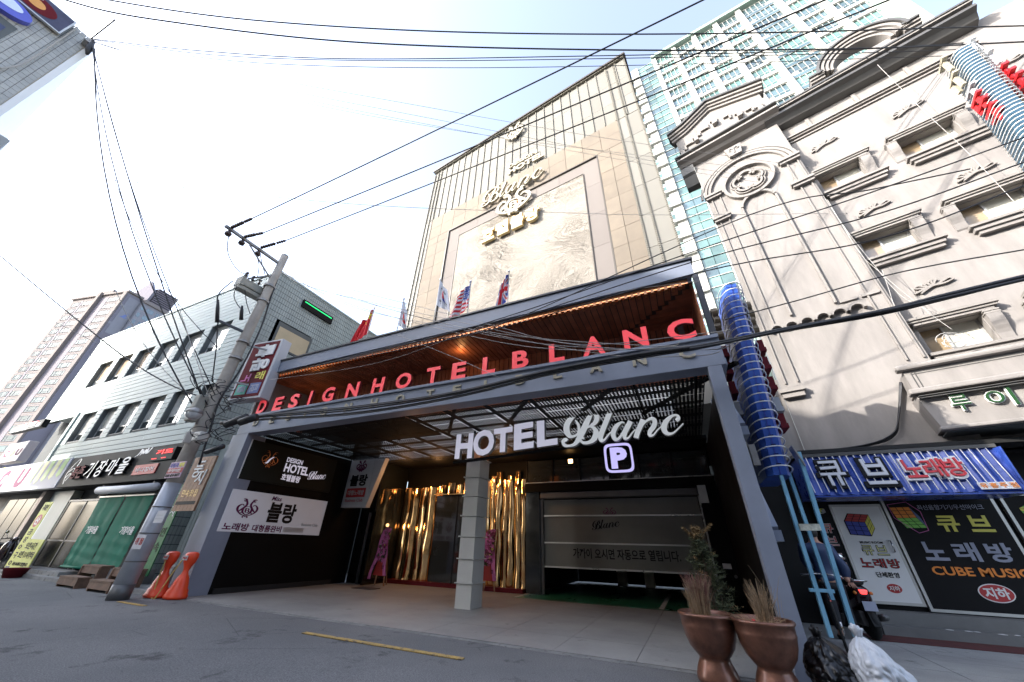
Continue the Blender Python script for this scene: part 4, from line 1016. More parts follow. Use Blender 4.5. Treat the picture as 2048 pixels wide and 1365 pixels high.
solid('notice', s, A['signwhite'], -13.55, -13.0, 7.47, 7.495, 1.25, 1.85)
solid('wall_above', s, A['sidetile'], -15.38, -12.6, 7.64, 7.8, 0, 4.3)
b = root('stone_block', 'leaning grey stone block at the foot of the left pillar', 'block', (-13.3, 6.6, 0)); add('body', MB().prism([(-13.75, 6.6, .09), (-13.2, 6.6, .09), (-13.05, 6.6, .62), (-13.45, 6.6, .62)], (0, .35, 0)), A['kerb'], b, bevel=.02)
# two orange hourglass cones
def cone(x, y, label):
    s = root('traffic_cone', label, 'barrier', (x, y, 0), group='orange hourglass barriers by the left pillar')
    prof = [(.27, .0), (.28, .05), (.255, .09), (.24, .16), (.21, .20), (.185, .28), (.15, .33), (.12, .42), (.075, .50), (.06, .56), (.075, .64), (.12, .74), (.145, .84), (.14, .92), (.10, .96), (.02, .97)]
    pr = [(r*(1+.02*(i % 2)), z) for i, (r, z) in enumerate([(r0*(1.12 if z0 < .3 else 1.3), z0) for r0, z0 in prof])]
    o = add('body', MB().lathe(pr, (0, 0, 0), 24), A['orange'], s, smooth=True)
    for v in o.data.vertices: v.co = V((v.co.x+x, v.co.y*.7+y, v.co.z+.012))
    pn = Panel((x-.10, y-.142, .80), X3, Z3, .20, .10); pn.board('label_plate', A['signwhite'], s, .01); pn.text('주차금지', .08, .25, .92, .75, A['redp'], s, bold=.03)
    return s
cone(-12.36, 6.10, 'left orange hourglass barrier with a white shield sticker'); cone(-11.74, 6.22, 'right orange hourglass barrier with a white parking label')
wire('rope', [(-12.36, 5.99, .90), (-12.30, 5.97, .5), (-12.16, 5.95, .03), (-12.02, 5.95, .03), (-11.90, 6.02, .5), (-11.80, 6.11, .92)], .014, A['rope'], 'yellow rope hanging between the two orange barriers', cat='rope')

# ================================================================== UTILITY POLE
up = root('utility_pole', 'tapered concrete utility pole with a long crossarm left of the hotel', 'utility pole', (-12.6, 5.46, 0))
pole = [(-12.55, 5.46, 0), (-12.50, 5.46, 4), (-12.42, 5.46, 7.5), (-12.36, 5.46, 10.75)]
add('shaft', MB().tube(pole, [.20, .17, .15, .125], 20), A['concrete'], up, smooth=True)
add('lower_wrap', MB().tube([(-12.548, 5.46, .30), (-12.515, 5.46, 2.55)], [.207, .192], 20), A['wrap'], up, smooth=True)
add('base_band', MB().tube([(-12.55, 5.46, .0), (-12.548, 5.46, .3)], [.212, .21], 20), A['alu_dark'], up, smooth=True)
for z in (.75, 1.35, 1.95): add('strap', MB().lathe([(.205, 0), (.212, .0), (.212, .025), (.205, .025)], (-12.53, 5.46, z), 18), A['alu_dark'], up)
add('crossarm', MB().bar((-12.40, 5.36, 10.38), (-12.40, 3.44, 10.40), .09, .09).bar((-12.40, 5.36, 9.6), (-12.40, 4.3, 10.32), .04, .04), A['galv'], up)
add('cap', MB().lathe([(.128, 0), (.128, .05), (.10, .08), (.01, .085)], (-12.36, 5.46, 10.75), 16), A['galv'], up)
for z in (9.25, 8.6, 6.9, 6.3): add('clamp', MB().lathe([(.16, 0), (.19, .0), (.19, .07), (.16, .07)], (-12.40, 5.46, z), 16), A['galv'], up)
def insul(c, d, n=5, r=.055, L=.42):
    c = V(c); d = V(d).normalized(); pts = []; rr_ = []
    for i in range(n*4+1):
        pts.append(c+d*(L*i/(n*4))); rr_.append(r if i % 4 in (1, 2) else r*.45)
    return MB().tube(pts, rr_, 10)
WY = (3.50, 3.95, 4.52)
ends = [((505, 437), (1395, 0)), ((527, 466), (1635, 0)), ((573, 481), (1762, 0))]
for i, (yy, (a, b)) in enumerate(zip(WY, ends)):
    dv = V((1, .0, .04))
    p0 = V((-12.33, yy+.1, 10.45)); add('insulator', insul(p0, (P(*a, x=-11.2)-p0), 6, .06, .65), A['ceramic'], up, smooth=True)
    pa = P(*a, x=-11.2); add('insulator', insul(p0.lerp(pa, .62), (pa-p0), 4, .05, .4), A['ceramic'], up, smooth=True)
    pb = P(*b, z=pa.z); dr_ = (pb-pa); pts = sag(pa, pa+dr_*1.6, .12, 16)
    wire('power_line', pts, .016, label='thick black power line, %s of three running from the crossarm to the upper right' % ('highest', 'middle', 'lowest')[i], group='three high power lines', cat='power line')
    add('pin_insulator', MB().lathe([(.03, -.22), (.09, -.2), (.10, -.10), (.05, -.06), (.05, 0)], (-12.40, yy+.12, 10.33), 12), A['ceramic'], up, smooth=True)
# transformer on brackets
tq = P(500, 568, x=-12.9)
ty = tq.y; tz = tq.z
tb = root('transformer', 'grey finned transformer with bushings hung beside the pole top', 'transformer', (-12.9, 4.8, 8.9))
c0 = P(478, 562, x=-12.75); c1 = P(528, 590, x=-12.75); ct = (c0+c1)/2
d_ = (c1-c0)
mb = MB().bar(c0, c1, .34, .30); add('tank', mb, A['trafo'], tb, bevel=.04)
add('lower_tank', MB().bar(c0+V((0, 0, -.24)), c1+V((0, 0, -.24)), .30, .14), A['trafo'], tb, bevel=.02)
for t in (.12, .38, .64, .88):
    c = c0.lerp(c1, t); add('bushing', insul(c+V((0, 0, .15)), (.35, -.1, .6), 3, .06, .30), A['ceramic'], tb, smooth=True)
for t in (0.05, .95): c = c0.lerp(c1, t); add('end_band', MB().bar(c-V((0, .06, .0)), c+V((0, .06, 0)), .38, .36), A['trafo'], tb)
add('bracket', MB().bar(c1+V((0, -.1, -.1)), (-12.42, 5.36, 8.9), .06, .06).bar(c1+V((0, 0, .2)), (-12.40, 5.36, 9.3), .05, .05).bar(c0+V((0, .2, .25)), (-12.40, 5.36, 9.75), .05, .05), A['galv'], tb)
# clutter on the pole: boxes, lamp, LED board, posters
def pbox(label, px0, px1, y, mt, dep=.25, cat='box'):
    a, b = P(*px0, y=y), P(*px1, y=y); s = root('junction_box', label, cat, a)
    solid('case', s, mt, min(a.x, b.x), max(a.x, b.x), y, y+dep, min(a.z, b.z), max(a.z, b.z), bevel=.03); solid('lid_seam', s, A['alu_dark'], min(a.x, b.x)+.02, max(a.x, b.x)-.02, y-.006, y, (a.z+b.z)/2, (a.z+b.z)/2+.012); return s
pbox('pale upper junction box on the utility pole', (365, 842), (402, 788), 5.05, A['trafo'])
pbox('cream rounded box on the pole below the street lamp', (380, 882), (402, 862), 5.1, A['colclad'])
pbox('flat cream box left on the pole above the red board', (364, 885), (373, 862), 5.15, A['colclad'])
lq = P(388, 828, y=4.9)
s = root('street_lamp', 'round clear glass street lamp head fixed to the utility pole', 'lamp', lq)
add('globe', MB().ball(lq, .20, 1, .8, 16), mat('lamp_glass', (.55, .56, .56), .1, var=.3, scale=6, spec=1, coat=1), s, smooth=True)
add('hood', MB().lathe([(.21, 0), (.17, .1), (.06, .16), (.02, .17)], lq+V((0, 0, .0)), 16), A['galv'], s, smooth=True); add('arm', MB().bar(lq+V((.1, .1, .05)), (-12.45, 5.3, lq.z-.1), .05, .05), A['galv'], s)
s = root('led_board', 'black LED board with red lit characters hung on the pole', 'sign', P(330, 905, y=5.3))
q0 = P(298, 922, y=5.3); q1 = P(358, 893, y=5.3); pn = Panel((q0.x, 5.3, q0.z-.02), X3, Z3, q1.x-q0.x-.1, q1.z-q0.z+.03); pn.board('case', A['signblack'], s, .14, bevel=.01)
pn.text('기도', .18, .50, .92, .88, A['redled'], s, bold=.03); pn.rect(.08, .16, .30, .21, A['redled'], s); pn.rect(.52, .16, .72, .21, A['redled'], s)
s = root('pole_poster', 'pink and red poster with Hangul and phone number wrapped on the pole', 'poster', P(355, 940, y=5.2))
q0 = P(328, 957, y=5.22); q1 = P(378, 922, y=5.22); pn = Panel((q0.x, 5.22, q0.z), X3, Z3, q1.x-q0.x-.1, q1.z-q0.z); pn.board('sheet', mat('poster_pink', (.60, .42, .52), .5, var=.05), s, .02)
pn.rect(0, .28, 1, .60, A['redp'], s); pn.text('자동차', .04, .64, .60, .94, A['bluep'], s, bold=.02); pn.text('매매', .64, .64, .96, .94, A['yellowp'], s, bold=.03); pn.text('무엇이든', .08, .34, .9, .54, A['white'], s, bold=.02, d=.014); pn.text('010-454-0077', .04, .05, .96, .24, A['signblack'], s, bold=.03)
s = root('pole_paper', 'small white paper notice taped to the wrapped pole', 'notice', P(320, 1030, y=5.2)); q0 = P(305, 1046, y=5.22); pn = Panel((q0.x, 5.22, q0.z), X3, Z3, .40, .27); pn.board('sheet', A['signwhite'], s, .01); pn.rect(.1, .3, .9, .34, A['greysign'], s); pn.rect(.1, .6, .8, .64, A['greysign'], s)
s = root('pole_sticker', 'white sticker with red Hangul low on the wrapped pole', 'sticker', P(275, 1085, y=5.2)); q0 = P(262, 1098, y=5.235); pn = Panel((q0.x, 5.235, q0.z), X3, Z3, .42, .30); pn.board('sheet', A['signwhite'], s, .01); pn.text('위', .1, .3, .42, .8, A['redp'], s, bold=.02); pn.text('험', .55, .3, .9, .8, A['redp'], s, bold=.02)
# projecting karaoke sign (dark red)
ks = root('red_karaoke_sign', 'tall maroon lightbox with rotated white Hangul over coloured squares by the pole', 'sign', (-12.9, 6.0, 6))
q = [P(463, 787, y=6.0), P(520, 800, y=6.0), P(553, 690, y=6.0), P(512, 668, y=6.0)]
pn = Panel((-12.95, 6.02, 5.15), V((1, .12, 0)), Z3, 1.38, 2.15)
pn.board('case', A['signwhite'], ks, .35, bevel=.02); pn.rect(.07, .03, .93, .97, A['maroon'], ks)
for i, c in enumerate('불랑'): pn.text(c, .30, .70-i*.24, .86, .92-i*.24, A['white'], ks, name='letter', rot=rad(90), bold=.04, d=.04, t_=.03)
pn.text('노', .14, .29, .42, .42, A['pinkp'], ks, rot=rad(90), bold=.02); pn.text('래', .58, .30, .86, .44, A['yellowp'], ks, rot=rad(0), bold=.02)
pn.rect(.13, .08, .47, .25, mat('print_teal', (.08, .40, .30), .5, var=.05), ks, d=.01); pn.rect(.53, .08, .87, .25, A['bluegreyp'], ks, d=.01); pn.text('클', .18, .11, .42, .22, A['lavp'], ks, d=.016, rot=rad(90)); pn.text('럽', .58, .11, .82, .22, A['lavp'], ks, d=.016, rot=rad(90))
add('bracket', MB().bar((-12.5, 5.5, 5.6), (-12.2, 6.05, 5.6), .05, .05), A['galv'], ks); add('bracket', MB().bar((-12.45, 5.5, 6.9), (-12.1, 6.1, 6.9), .05, .05), A['galv'], ks)
s = root('secondary_arm', 'short dark steel arm with cable terminals left of the pole', 'crossarm', (-12.6, 5.2, 6.7))
a = P(433, 640, x=-12.6); b = P(484, 668, x=-12.6); add('arm', MB().bar(a, (-12.42, 5.4, b.z), .07, .07), A['steel_dark'], s)
for px, p1_, p2_ in ((436, 600, 645), (484, 612, 640)):
    t_ = P(px, p1_, x=-12.6); u_ = P(px-2, p2_, x=-12.6); add('terminal', MB().tube([t_, t_.lerp(u_, .4), u_], [.03, .055, .06], 8), A['wire'], s, smooth=True)
# pole down-leads and loops
def pw(pxs, x=None, y=None, r=.014, label='', mt=None, group='black leads on the pole'):
    wire('lead_cable', [P(*p, x=x, y=y) for p in pxs], r, mt, label, group, n=8)
pw([(465, 455), (456, 480), (457, 510), (475, 540), (498, 552)], x=-12.5, label='long looping lead from the crossarm tip to the transformer')
pw([(512, 510), (518, 530), (515, 555)], x=-12.5, label='short lead from the crossarm down to the transformer')
pw([(520, 508), (526, 535), (533, 560)], x=-12.5, label='straight lead from the crossarm to the pole bracket')
pw([(466, 562), (440, 585), (434, 605), (436, 640), (432, 700), (424, 765)], x=-12.6, r=.018, label='lead dropping from the transformer left end past the short arm')
pw([(474, 572), (468, 590), (474, 608), (484, 622), (486, 640)], x=-12.6, label='curved lead under the transformer to the arm')
pw([(490, 580), (493, 605), (500, 628)], x=-12.6, label='lead from transformer bottom to the pole')
pw([(555, 558), (540, 600), (520, 660), (480, 740), (440, 800), (420, 860), (398, 930)], x=-12.3, r=.03, label='thick conduit running down the right side of the pole')
random.seed(11)
for i in range(15):
    q = P(430+random.uniform(-35, 45), 780+random.uniform(-20, 100), y=5.2); pts = []
    rr_ = random.uniform(.12, .38); a0 = random.uniform(0, 6)
    for k in range(9): a = a0+k*.75; pts.append(q+V((rr_*math.cos(a)*(1+.2*random.random()), .15*math.sin(a*2)+random.uniform(-.05, .05), rr_*math.sin(a)*.7)))
    wire('loose_loop', pts, .011, None, 'loose black cable coil tangled round the pole at sign height', 'cable coils on the pole', n=5)
for i, (px, py, ln) in enumerate(((412, 905, .55), (452, 850, .7), (480, 845, .5))):
    q = P(px, py, y=5.0); s = add('splice_closure', MB().tube([q, q+V((ln*.8, .1, ln*.25))], .09 if i else .06, 12), A['wire'], None, smooth=True, label='black %s cable splice case hanging on the wires at the pole' % ('small', 'fat', 'slanted')[i], cat='splice case')

# ================================================================== FAR LEFT APARTMENT TOWER
SC = P(258, 585, x=-165)   # top of its near corner
ST = root('pale_apartment_tower', 'tall pale pink apartment tower with a bird emblem beyond the siding building', 'building', (SC.x, SC.y, 0), rad(12), local=True)
HT = SC.z; Wf = 26.8; fl = 2.87
solid('front_block', ST, A['solpink'], -Wf, 0, 0, 9, 0, HT)
solid('side_block', ST, A['sollav'], .01, .3, .02, 4.2, 0, HT-.5)
solid('rear_block', ST, A['solwhite'], -18, 1.5, 4.25, 16.5, 0, HT-1.5)
solid('parapet', ST, A['solpink'], -Wf-.4, .5, -.5, 4.4, HT, HT+.7)
for x0, x1, z1 in ((-24.5, -20, 1.8), (-17, -9.5, 2.8)): solid('roof_frame', ST, A['solpink'], x0, x1, .3, 3, HT+.7, HT+z1); 
add('roof_crown', MB().prism([(-9, 5, HT), (1, 5, HT), (1.5, 5, HT+4), (-3.0, 5, HT+9.5), (-9, 5, HT+4)], (0, .8, 0)), A['sollav'], ST)
add('roof_crown', MB().prism([(0, 12, HT-2), (2, 12, HT+6), (-5, 12, HT+3)], (0, .8, 0)), A['solpink'], ST)
for i in range(9): piece('roof_louver', ST, A['sollav_d'], -5, 1.8, 6, 12.5, HT-.3+i*.75, HT+.05+i*.75)
solid('rear_parapet', ST, A['solpink'], 1.5, 2.1, 4.3, 17, HT-1.5, HT-.3)
cols = [(-25.2, 3.6), (-20.3, 6.0), (-8.0, 5.4)]
solid('blade', ST, A['solpink'], -13.4, -12.0, -1.0, 0, 0, HT+1); solid('blade', ST, A['solpink'], -1.6, 0, -.5, 0, 0, HT); solid('recess', ST, A['sollav_d'], -12.0, -8.2, -.06, 0, 0, HT-1)
solid('recess', ST, A['sollav_d'], -21.4, -20.6, -.06, 0, 0, HT-1)
fm = MB().box(0, 1, -.12, 0, 0, .05).box(0, 1, -.12, 0, .95, 1).box(0, .03, -.12, 0, 0, 1).box(.97, 1, -.12, 0, 0, 1).box(.22, .245, -.1, 0, 0, 1).box(.755, .78, -.1, 0, 0, 1).box(.25, .75, -.1, 0, .3, .33).mesh('window', A['solwhite'])
for k in range(25):
    z = HT-3.3-k*fl
    if z < 2: break
    piece('floor_band', ST, A['solwhite'], -Wf, 0, -.05, -.01, z-.62, z-.50)
    for u0, wd in cols:
        inst('window', fm, ST, (u0, -.02, z), (wd, 1, 1.75)); piece('pane', ST, A['solglass'], u0+.05, u0+wd-.05, -.06, -.03, z+.05, z+1.7)
solid('white_panel', ST, A['solwhite'], .3, .38, .8, 4.1, HT-16, HT-1.5); solid('mauve_panel', ST, A['sollav_d'], .3, .38, .8, 4.1, HT-24, HT-16.6)
for dz in (5, 12): solid('stripe', ST, A['solwhite'], .3, .36, .02, .8, HT-dz-.8, HT-dz)
for k in range(24):
    z = HT-4.3-k*fl
    for y, wd in ((4.6, .9), (6.4, 2.2), (9.4, 1.0), (11.2, 3.2), (15.0, 1.2)): piece('pane', ST, A['aptglass2'], 1.5, 1.55, y, y+wd, z, z+1.6)
SM = RM[ST.name]; rdir = SM.to_3x3() @ Y3
e = root('tower_lettering', 'grey lettering SOLENS HILL running down the side of the pale tower', 'lettering', SM @ V((.5, 3, HT-35)))
zt_ = P(160, 745, x=-165).z+1.0
for i, chh in enumerate('SOLENS HILL'):
    pn = Panel(SM @ V((.40, 1.3, zt_-(i+1)*1.22)), rdir, Z3, 1.9, 1.05)
    if chh != ' ': pn.text(chh, 0, 0, 1, 1, A['aptwhite'], e, rot=rad(-90), d=.06, bold=.03)
e = root('tower_emblem', 'blue bird emblem on the white side panel of the pale tower', 'emblem', SM @ V((.5, 6, HT-12)))
pn = Panel(SM @ V((.39, 1.3, P(245, 632, x=-165).z-1.6)), rdir, Z3, 2.4, 3.0); pn.strokes([[(.05, .35, .01), (.4, .42, .07), (.75, .40, .05), (.95, .52, .01)], [(.35, .42, .05), (.55, .6, .13), (.85, .98, .01)], [(.25, .42, .03), (.5, .52, .09), (.9, .8, .01)]], A['bluegreyp'], e)
# ================================================================== RIGHT BUILDING (stucco)
RB = root('stucco_building', 'cream stucco building with moulded arches, gable and bracketed windows right of the hotel', 'building', (3.16, 11.4, 0), rad(-15), local=True)
RBM = RM[RB.name]
SCV = 1.0296
def uu(u): return -.10+(u+.10)*SCV
def zz_(z): return 1.3+(z-1.3)*SCV
SU, MO, MD = A['stucco'], A['mould'], A['mould_dk']
VM = .35   # main wall set back behind the projecting bay
# projecting bay
solid('bay', RB, SU, -.11, 2.83, 0, 6, 3.2, 15.95)
# openings
Wn = []
for (a, b) in ((2.90, 3.96), (4.78, 5.95), (6.85, 8.0)):
    for (c, d) in ((11.20, 12.02), (8.38, 9.18), (5.42, 6.16)):
        Wn.append((uu(a), uu(b), zz_(c), zz_(d)))
colu = sorted({(w_[0], w_[1]) for w_ in Wn}); rowz = sorted({(w_[2], w_[3]) for w_ in Wn})
mb = MB(); zc = 3.3
U0, U1 = 2.83, 10.5
for r0, r1 in rowz:
    mb.box(U0, U1, VM, VM+.25, zc, r0); x = U0
    for c0, c1 in colu: mb.box(x, c0, VM, VM+.25, r0, r1); x = c1
    mb.box(x, U1, VM, VM+.25, r0, r1); zc = r1
mb.box(U0, U1, VM, VM+.25, zc, 15.6).box(U0, U1, VM+.75, 6, 3.3, 15.6)
add('main_wall', mb, SU, RB)
def shape(pts, y0, y1, mt, name='moulding', par=RB): return add(name, MB().prism([(u, y0, z) for u, z in pts], (0, y1-y0, 0)), mt, par)
def arcring(cx, cz, r0, r1, a0, a1, y0, y1, mt, name='moulding', n=26, sx=1.):
    o_ = [(cx+r1*sx*math.cos(a0+(a1-a0)*i/n), cz+r1*math.sin(a0+(a1-a0)*i/n)) for i in range(n+1)]
    i_ = [(cx+r0*sx*math.cos(a0+(a1-a0)*i/n), cz+r0*math.sin(a0+(a1-a0)*i/n)) for i in range(n+1)]
    mb = MB(); vs = []
    for p, q in zip(o_, i_): vs += [(p[0], y0, p[1]), (q[0], y0, q[1]), (p[0], y1, p[1]), (q[0], y1, q[1])]
    fs = []
    for i in range(n):
        k = 4*i; fs += [(k, k+1, k+5, k+4), (k+2, k+3, k+7, k+6), (k, k+2, k+6, k+4), (k+1, k+3, k+7, k+5)]
    fs += [(0, 1, 3, 2), (4*n, 4*n+1, 4*n+3, 4*n+2)]
    return add(name, mb.add(vs, fs), mt, RB)
# windows with hood, brackets and double sill
bracket_pts = [(.0, .0), (-.15, .0), (-.172, -.06), (-.182, -.14), (-.18, -.22), (-.165, -.32), (-.13, -.42), (-.09, -.50), (-.06, -.58), (-.045, -.68), (-.03, -.76), (0, -.80)]
for (a, b, c, d) in Wn:
    w_ = add('window', MB().box(a, a+.02, VM, VM+.7, c, d).box(b-.02, b, VM, VM+.7, c, d).box(a+.02, b-.02, VM, VM+.7, d-.02, d).box(a+.02, b-.02, VM, VM+.7, c, c+.02), SU, RB)
    y = VM+.26; mid = a+(b-a)*.42
    add('frame', MB().box(a+.02, a+.06, y, y+.06, c+.02, d-.02).box(b-.06, b-.02, y, y+.06, c+.02, d-.02).box(mid-.02, mid+.02, y-.03, y+.06, c+.02, d-.02).box(a+.06, mid-.02, y, y+.06, c+.02, c+.06).box(mid+.02, b-.06, y, y+.06, c+.02, c+.06), A['alu'], w_)
    piece('pane', w_, A['pane_warm'], a+.06, mid-.02, y+.02, y+.03, c+.06, d-.02); piece('pane', w_, A['pane_frost'], mid+.02, b-.06, y+.02, y+.03, c+.06, d-.02)
    piece('hood', w_, MO, a-.16, b+.30, VM-.23, VM, d+.13, d+.19); piece('hood', w_, MO, a-.12, b+.26, VM-.19, VM, d+.07, d+.128); piece('hood', w_, SU, a-.04, b+.20, VM-.15, VM, d+.0, d+.068)
    piece('sill', w_, MO, a-.10, b+.36, VM-.23, VM, c-.09, c-.02); piece('sill', w_, SU, a-.05, b+.30, VM-.17, VM, c-.20, c-.092); piece('sill', w_, MO, a-.0, b+.26, VM-.12, VM, c-.30, c-.202)
    for u0 in ((b+.0,) if a < 3.2 else (a-.24, b+.0)):
        mb = MB().prism([(u0, VM+y_, d+.0+z_) for y_, z_ in bracket_pts], (.22, 0, 0))
        add('bracket', mb, SU, w_)
        for kz in (.02, .08): piece('bracket_fillet', w_, MO, u0-.015, u0+.235, VM-.185, VM, d-kz-.03, d-kz)
# carved sprays
def spray(u, z, sc=1.0):
    mb = MB(); L = [[(-.85, -.22, .035), (-.55, -.12, .045), (-.2, 0, .05), (.1, .03, .05), (.5, .0, .04), (.95, .12, .02)], [(-.6, -.3, .03), (-.3, -.12, .04), (0, .0, .03)],
        [(0, .05, .03), (-.1, .25, .045), (-.02, .42, .02)], [(.08, .05, .03), (.18, .26, .045), (.35, .38, .02)], [(.2, .05, .03), (.45, .15, .045), (.75, .28, .04), (.85, .22, .02)],
        [(-.15, .03, .03), (-.35, .12, .04), (-.5, .26, .045), (-.62, .20, .02)], [(-.3, -.02, .03), (-.55, .06, .04), (-.72, .10, .02)], [(.05, .05, .02), (.06, .25, .03), (.12, .50, .03)], [(-.2, .1, .02), (-.28, .28, .04), (-.22, .36, .02)]]
    for i, st in enumerate(L): ribbon(mb, [(x*.42*sc, y*.42*sc, h*.5*sc) for x, y, h in st], lambda x, y: (u+x, VM-.07+.001*i, z+y), (0, .065, 0), 4)
    add('carved_spray', mb, MO, RB)
for (u, z) in ((3.50, 13.25), (5.45, 13.05), (7.3, 13.0), (3.55, 10.0), (5.48, 9.92), (3.58, 7.12), (5.5, 7.0), (7.3, 9.9)): spray(uu(u), zz_(z))
# string course, cornice and sloping gutter
for i, (z, dd, h) in enumerate(((14.62, .16, .07), (14.55, .10, .065), (14.42, .06, .05))): solid('string_course', RB, MO, 2.84, 7.6, VM-dd, VM, z, z+h)
for u in (3.6, 4.9, 6.2): solid('dentil_plate', RB, MO, u, u+.1, VM-.05, VM, 14.70, 15.25)
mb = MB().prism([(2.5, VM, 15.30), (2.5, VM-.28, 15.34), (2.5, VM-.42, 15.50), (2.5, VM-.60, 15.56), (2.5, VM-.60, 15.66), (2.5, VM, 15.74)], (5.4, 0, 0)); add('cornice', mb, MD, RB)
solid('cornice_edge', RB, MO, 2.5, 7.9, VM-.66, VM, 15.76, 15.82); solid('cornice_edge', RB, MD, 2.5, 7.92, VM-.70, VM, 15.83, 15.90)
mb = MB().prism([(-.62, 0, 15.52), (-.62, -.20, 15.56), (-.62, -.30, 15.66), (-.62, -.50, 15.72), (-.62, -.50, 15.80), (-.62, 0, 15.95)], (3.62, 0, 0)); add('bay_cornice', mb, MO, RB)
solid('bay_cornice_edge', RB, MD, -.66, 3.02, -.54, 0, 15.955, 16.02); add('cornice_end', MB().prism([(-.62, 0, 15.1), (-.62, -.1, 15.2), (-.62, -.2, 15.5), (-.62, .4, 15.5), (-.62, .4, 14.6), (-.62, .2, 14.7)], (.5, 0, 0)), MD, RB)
# gable
gz = 16.03
ga = [(-.42, gz), (2.88, gz), (2.88, 17.6), (2.2, 17.9), (1.15, 18.45), (.2, 17.95), (-.42, 17.75)]
shape(ga, .0, .25, SU, 'gable')
def band(pts, y0, y1, th, mt, name):
    mb = MB()
    for (a, b) in zip(pts[:-1], pts[1:]): mb.prism([(a[0], y0, a[1]), (b[0], y0, b[1]), (b[0], y0, b[1]+th), (a[0], y0, a[1]+th)], (0, y1-y0, 0))
    return add(name, mb, mt, RB)
gp = [(-.55, 17.62), (.1, 17.80), (1.15, 18.36), (2.3, 17.86), (3.0, 17.55)]
for i, (dy, dz, mt) in enumerate(((.10, 0, MO), (.18, .13, SU), (.27, .25, MO), (.36, .38, MD))):
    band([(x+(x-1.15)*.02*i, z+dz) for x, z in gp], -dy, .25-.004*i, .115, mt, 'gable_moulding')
stp = [(-.30, 16.75), (0.02, 16.95), (.34, 17.15), (.72, 17.32), (1.15, 17.55), (1.62, 17.32), (2.0, 17.12), (2.36, 16.95), (2.66, 16.8)]
for i, (x, z) in enumerate(stp):
    solid('stepped_block', RB, MO, x-.13, x+.13, -.10, -.0, z, z+.07); 
    if i % 2 == 0: solid('corbel', RB, SU, x-.08, x+.08, -.20, -.0, z-.34, z-.14)
    if i < len(stp)-1: x2, z2 = stp[i+1]; solid('stepped_link', RB, MO, x+.13 if z2 > z else x+.06, x+.20 if z2 > z else x+.13, -.09, -.0, min(z, z2)-.02, max(z, z2)+.05)
for cx in (.35, 1.95): arcring(cx, 16.10, .36, .46, 0.1, math.pi-.1, -.14, 0, MO)
for a, b in ((-.3, -.12), (.88, 1.42), (2.45, 2.75)): solid('frieze_strip', RB, MO, a, b, -.08, 0, 16.28, 16.35)
# bay arch, quatrefoil, long mouldings
for i, r in enumerate((1.28, 1.42, 1.56)): arcring(1.30, 13.30, r-.05, r+.04, .05, math.pi*.62 if False else math.pi-.06, -.10+.02*i, 0, MO)
kb = MB().prism([(1.10, 0, 14.75), (1.52, 0, 14.75), (1.60, 0, 15.25), (1.02, 0, 15.25)], (0, -.22, 0)); add('keystone', kb, SU, RB)
mb = MB()
for j, st in enumerate([spiral(1.2, 15.05, .10, .02, 0, 5, .9), spiral(1.42, 15.05, .10, .02, 3.1, -2, .9), [(1.3, 14.85, 1), (1.31, 15.0, 1), (1.3, 15.2, 1)]]): ribbon(mb, [(x, y, .018) for x, y, h in st], lambda x, y: (x, -.25, y), (0, .05, 0), 3)
add('keystone_scroll', mb, MO, RB)
arcring(1.30, 13.28, .72, .82, 0, 2*math.pi, -.15, 0, MO, n=40)
for k in range(5):
    a = math.pi/2+k*2*math.pi/5; cx, cz = 1.30+.24*math.cos(a), 13.28+.24*math.sin(a)
    arcring(cx, cz, .20, .27, a-1.75, a+1.75, -.12, 0, MO); arcring(cx, cz, .31, .345, a-1.35, a+1.35, -.08, 0, MO)
arcring(1.30, 12.05, .46, .54, 0.15, math.pi-.15, -.12, 0, MO)
for u in (.76, 1.78): solid('long_moulding', RB, MO, u, u+.06, -.10, 0, 7.4, 12.1)
for u in (.02, 2.45): 
    solid('pilaster_edge', RB, MO, u, u+.035, -.05, 0, 5.4, 13.2)
solid('pilaster_edge', RB, MO, .30, .335, -.05, 0, 5.4, 13.2); solid('pilaster_edge', RB, MO, 2.74, 2.775, -.05, 0, 5.4, 13.2)
for z in (13.30, 12.05): solid('pilaster_cap', RB, MO, -.16, .44, -.20, 0, z, z+.10); solid('pilaster_cap', RB, SU, -.13, .40, -.14, 0, z-.10, z-.002)
for z in (13.30, 12.05): solid('pilaster_cap', RB, MO, 2.25, 2.88, -.20, 0, z, z+.10); solid('pilaster_cap', RB, SU, 2.29, 2.86, -.14, 0, z-.10, z-.002)
for k in range(6): arcring(.34+k*.36, 7.02, .13, .20, 0.0, math.pi, -.16, 0, SU, 'scallop', 12)
solid('pilaster_base', RB, MO, -.16, .40, -.20, 0, 5.12, 5.22); solid('pilaster_base', RB, MO, -.13, .36, -.14, 0, 4.98, 5.118)
for u0 in (1.9, 2.35): solid('pilaster_base', RB, SU, u0, u0+.36, -.06, 0, 7.36, 7.44)
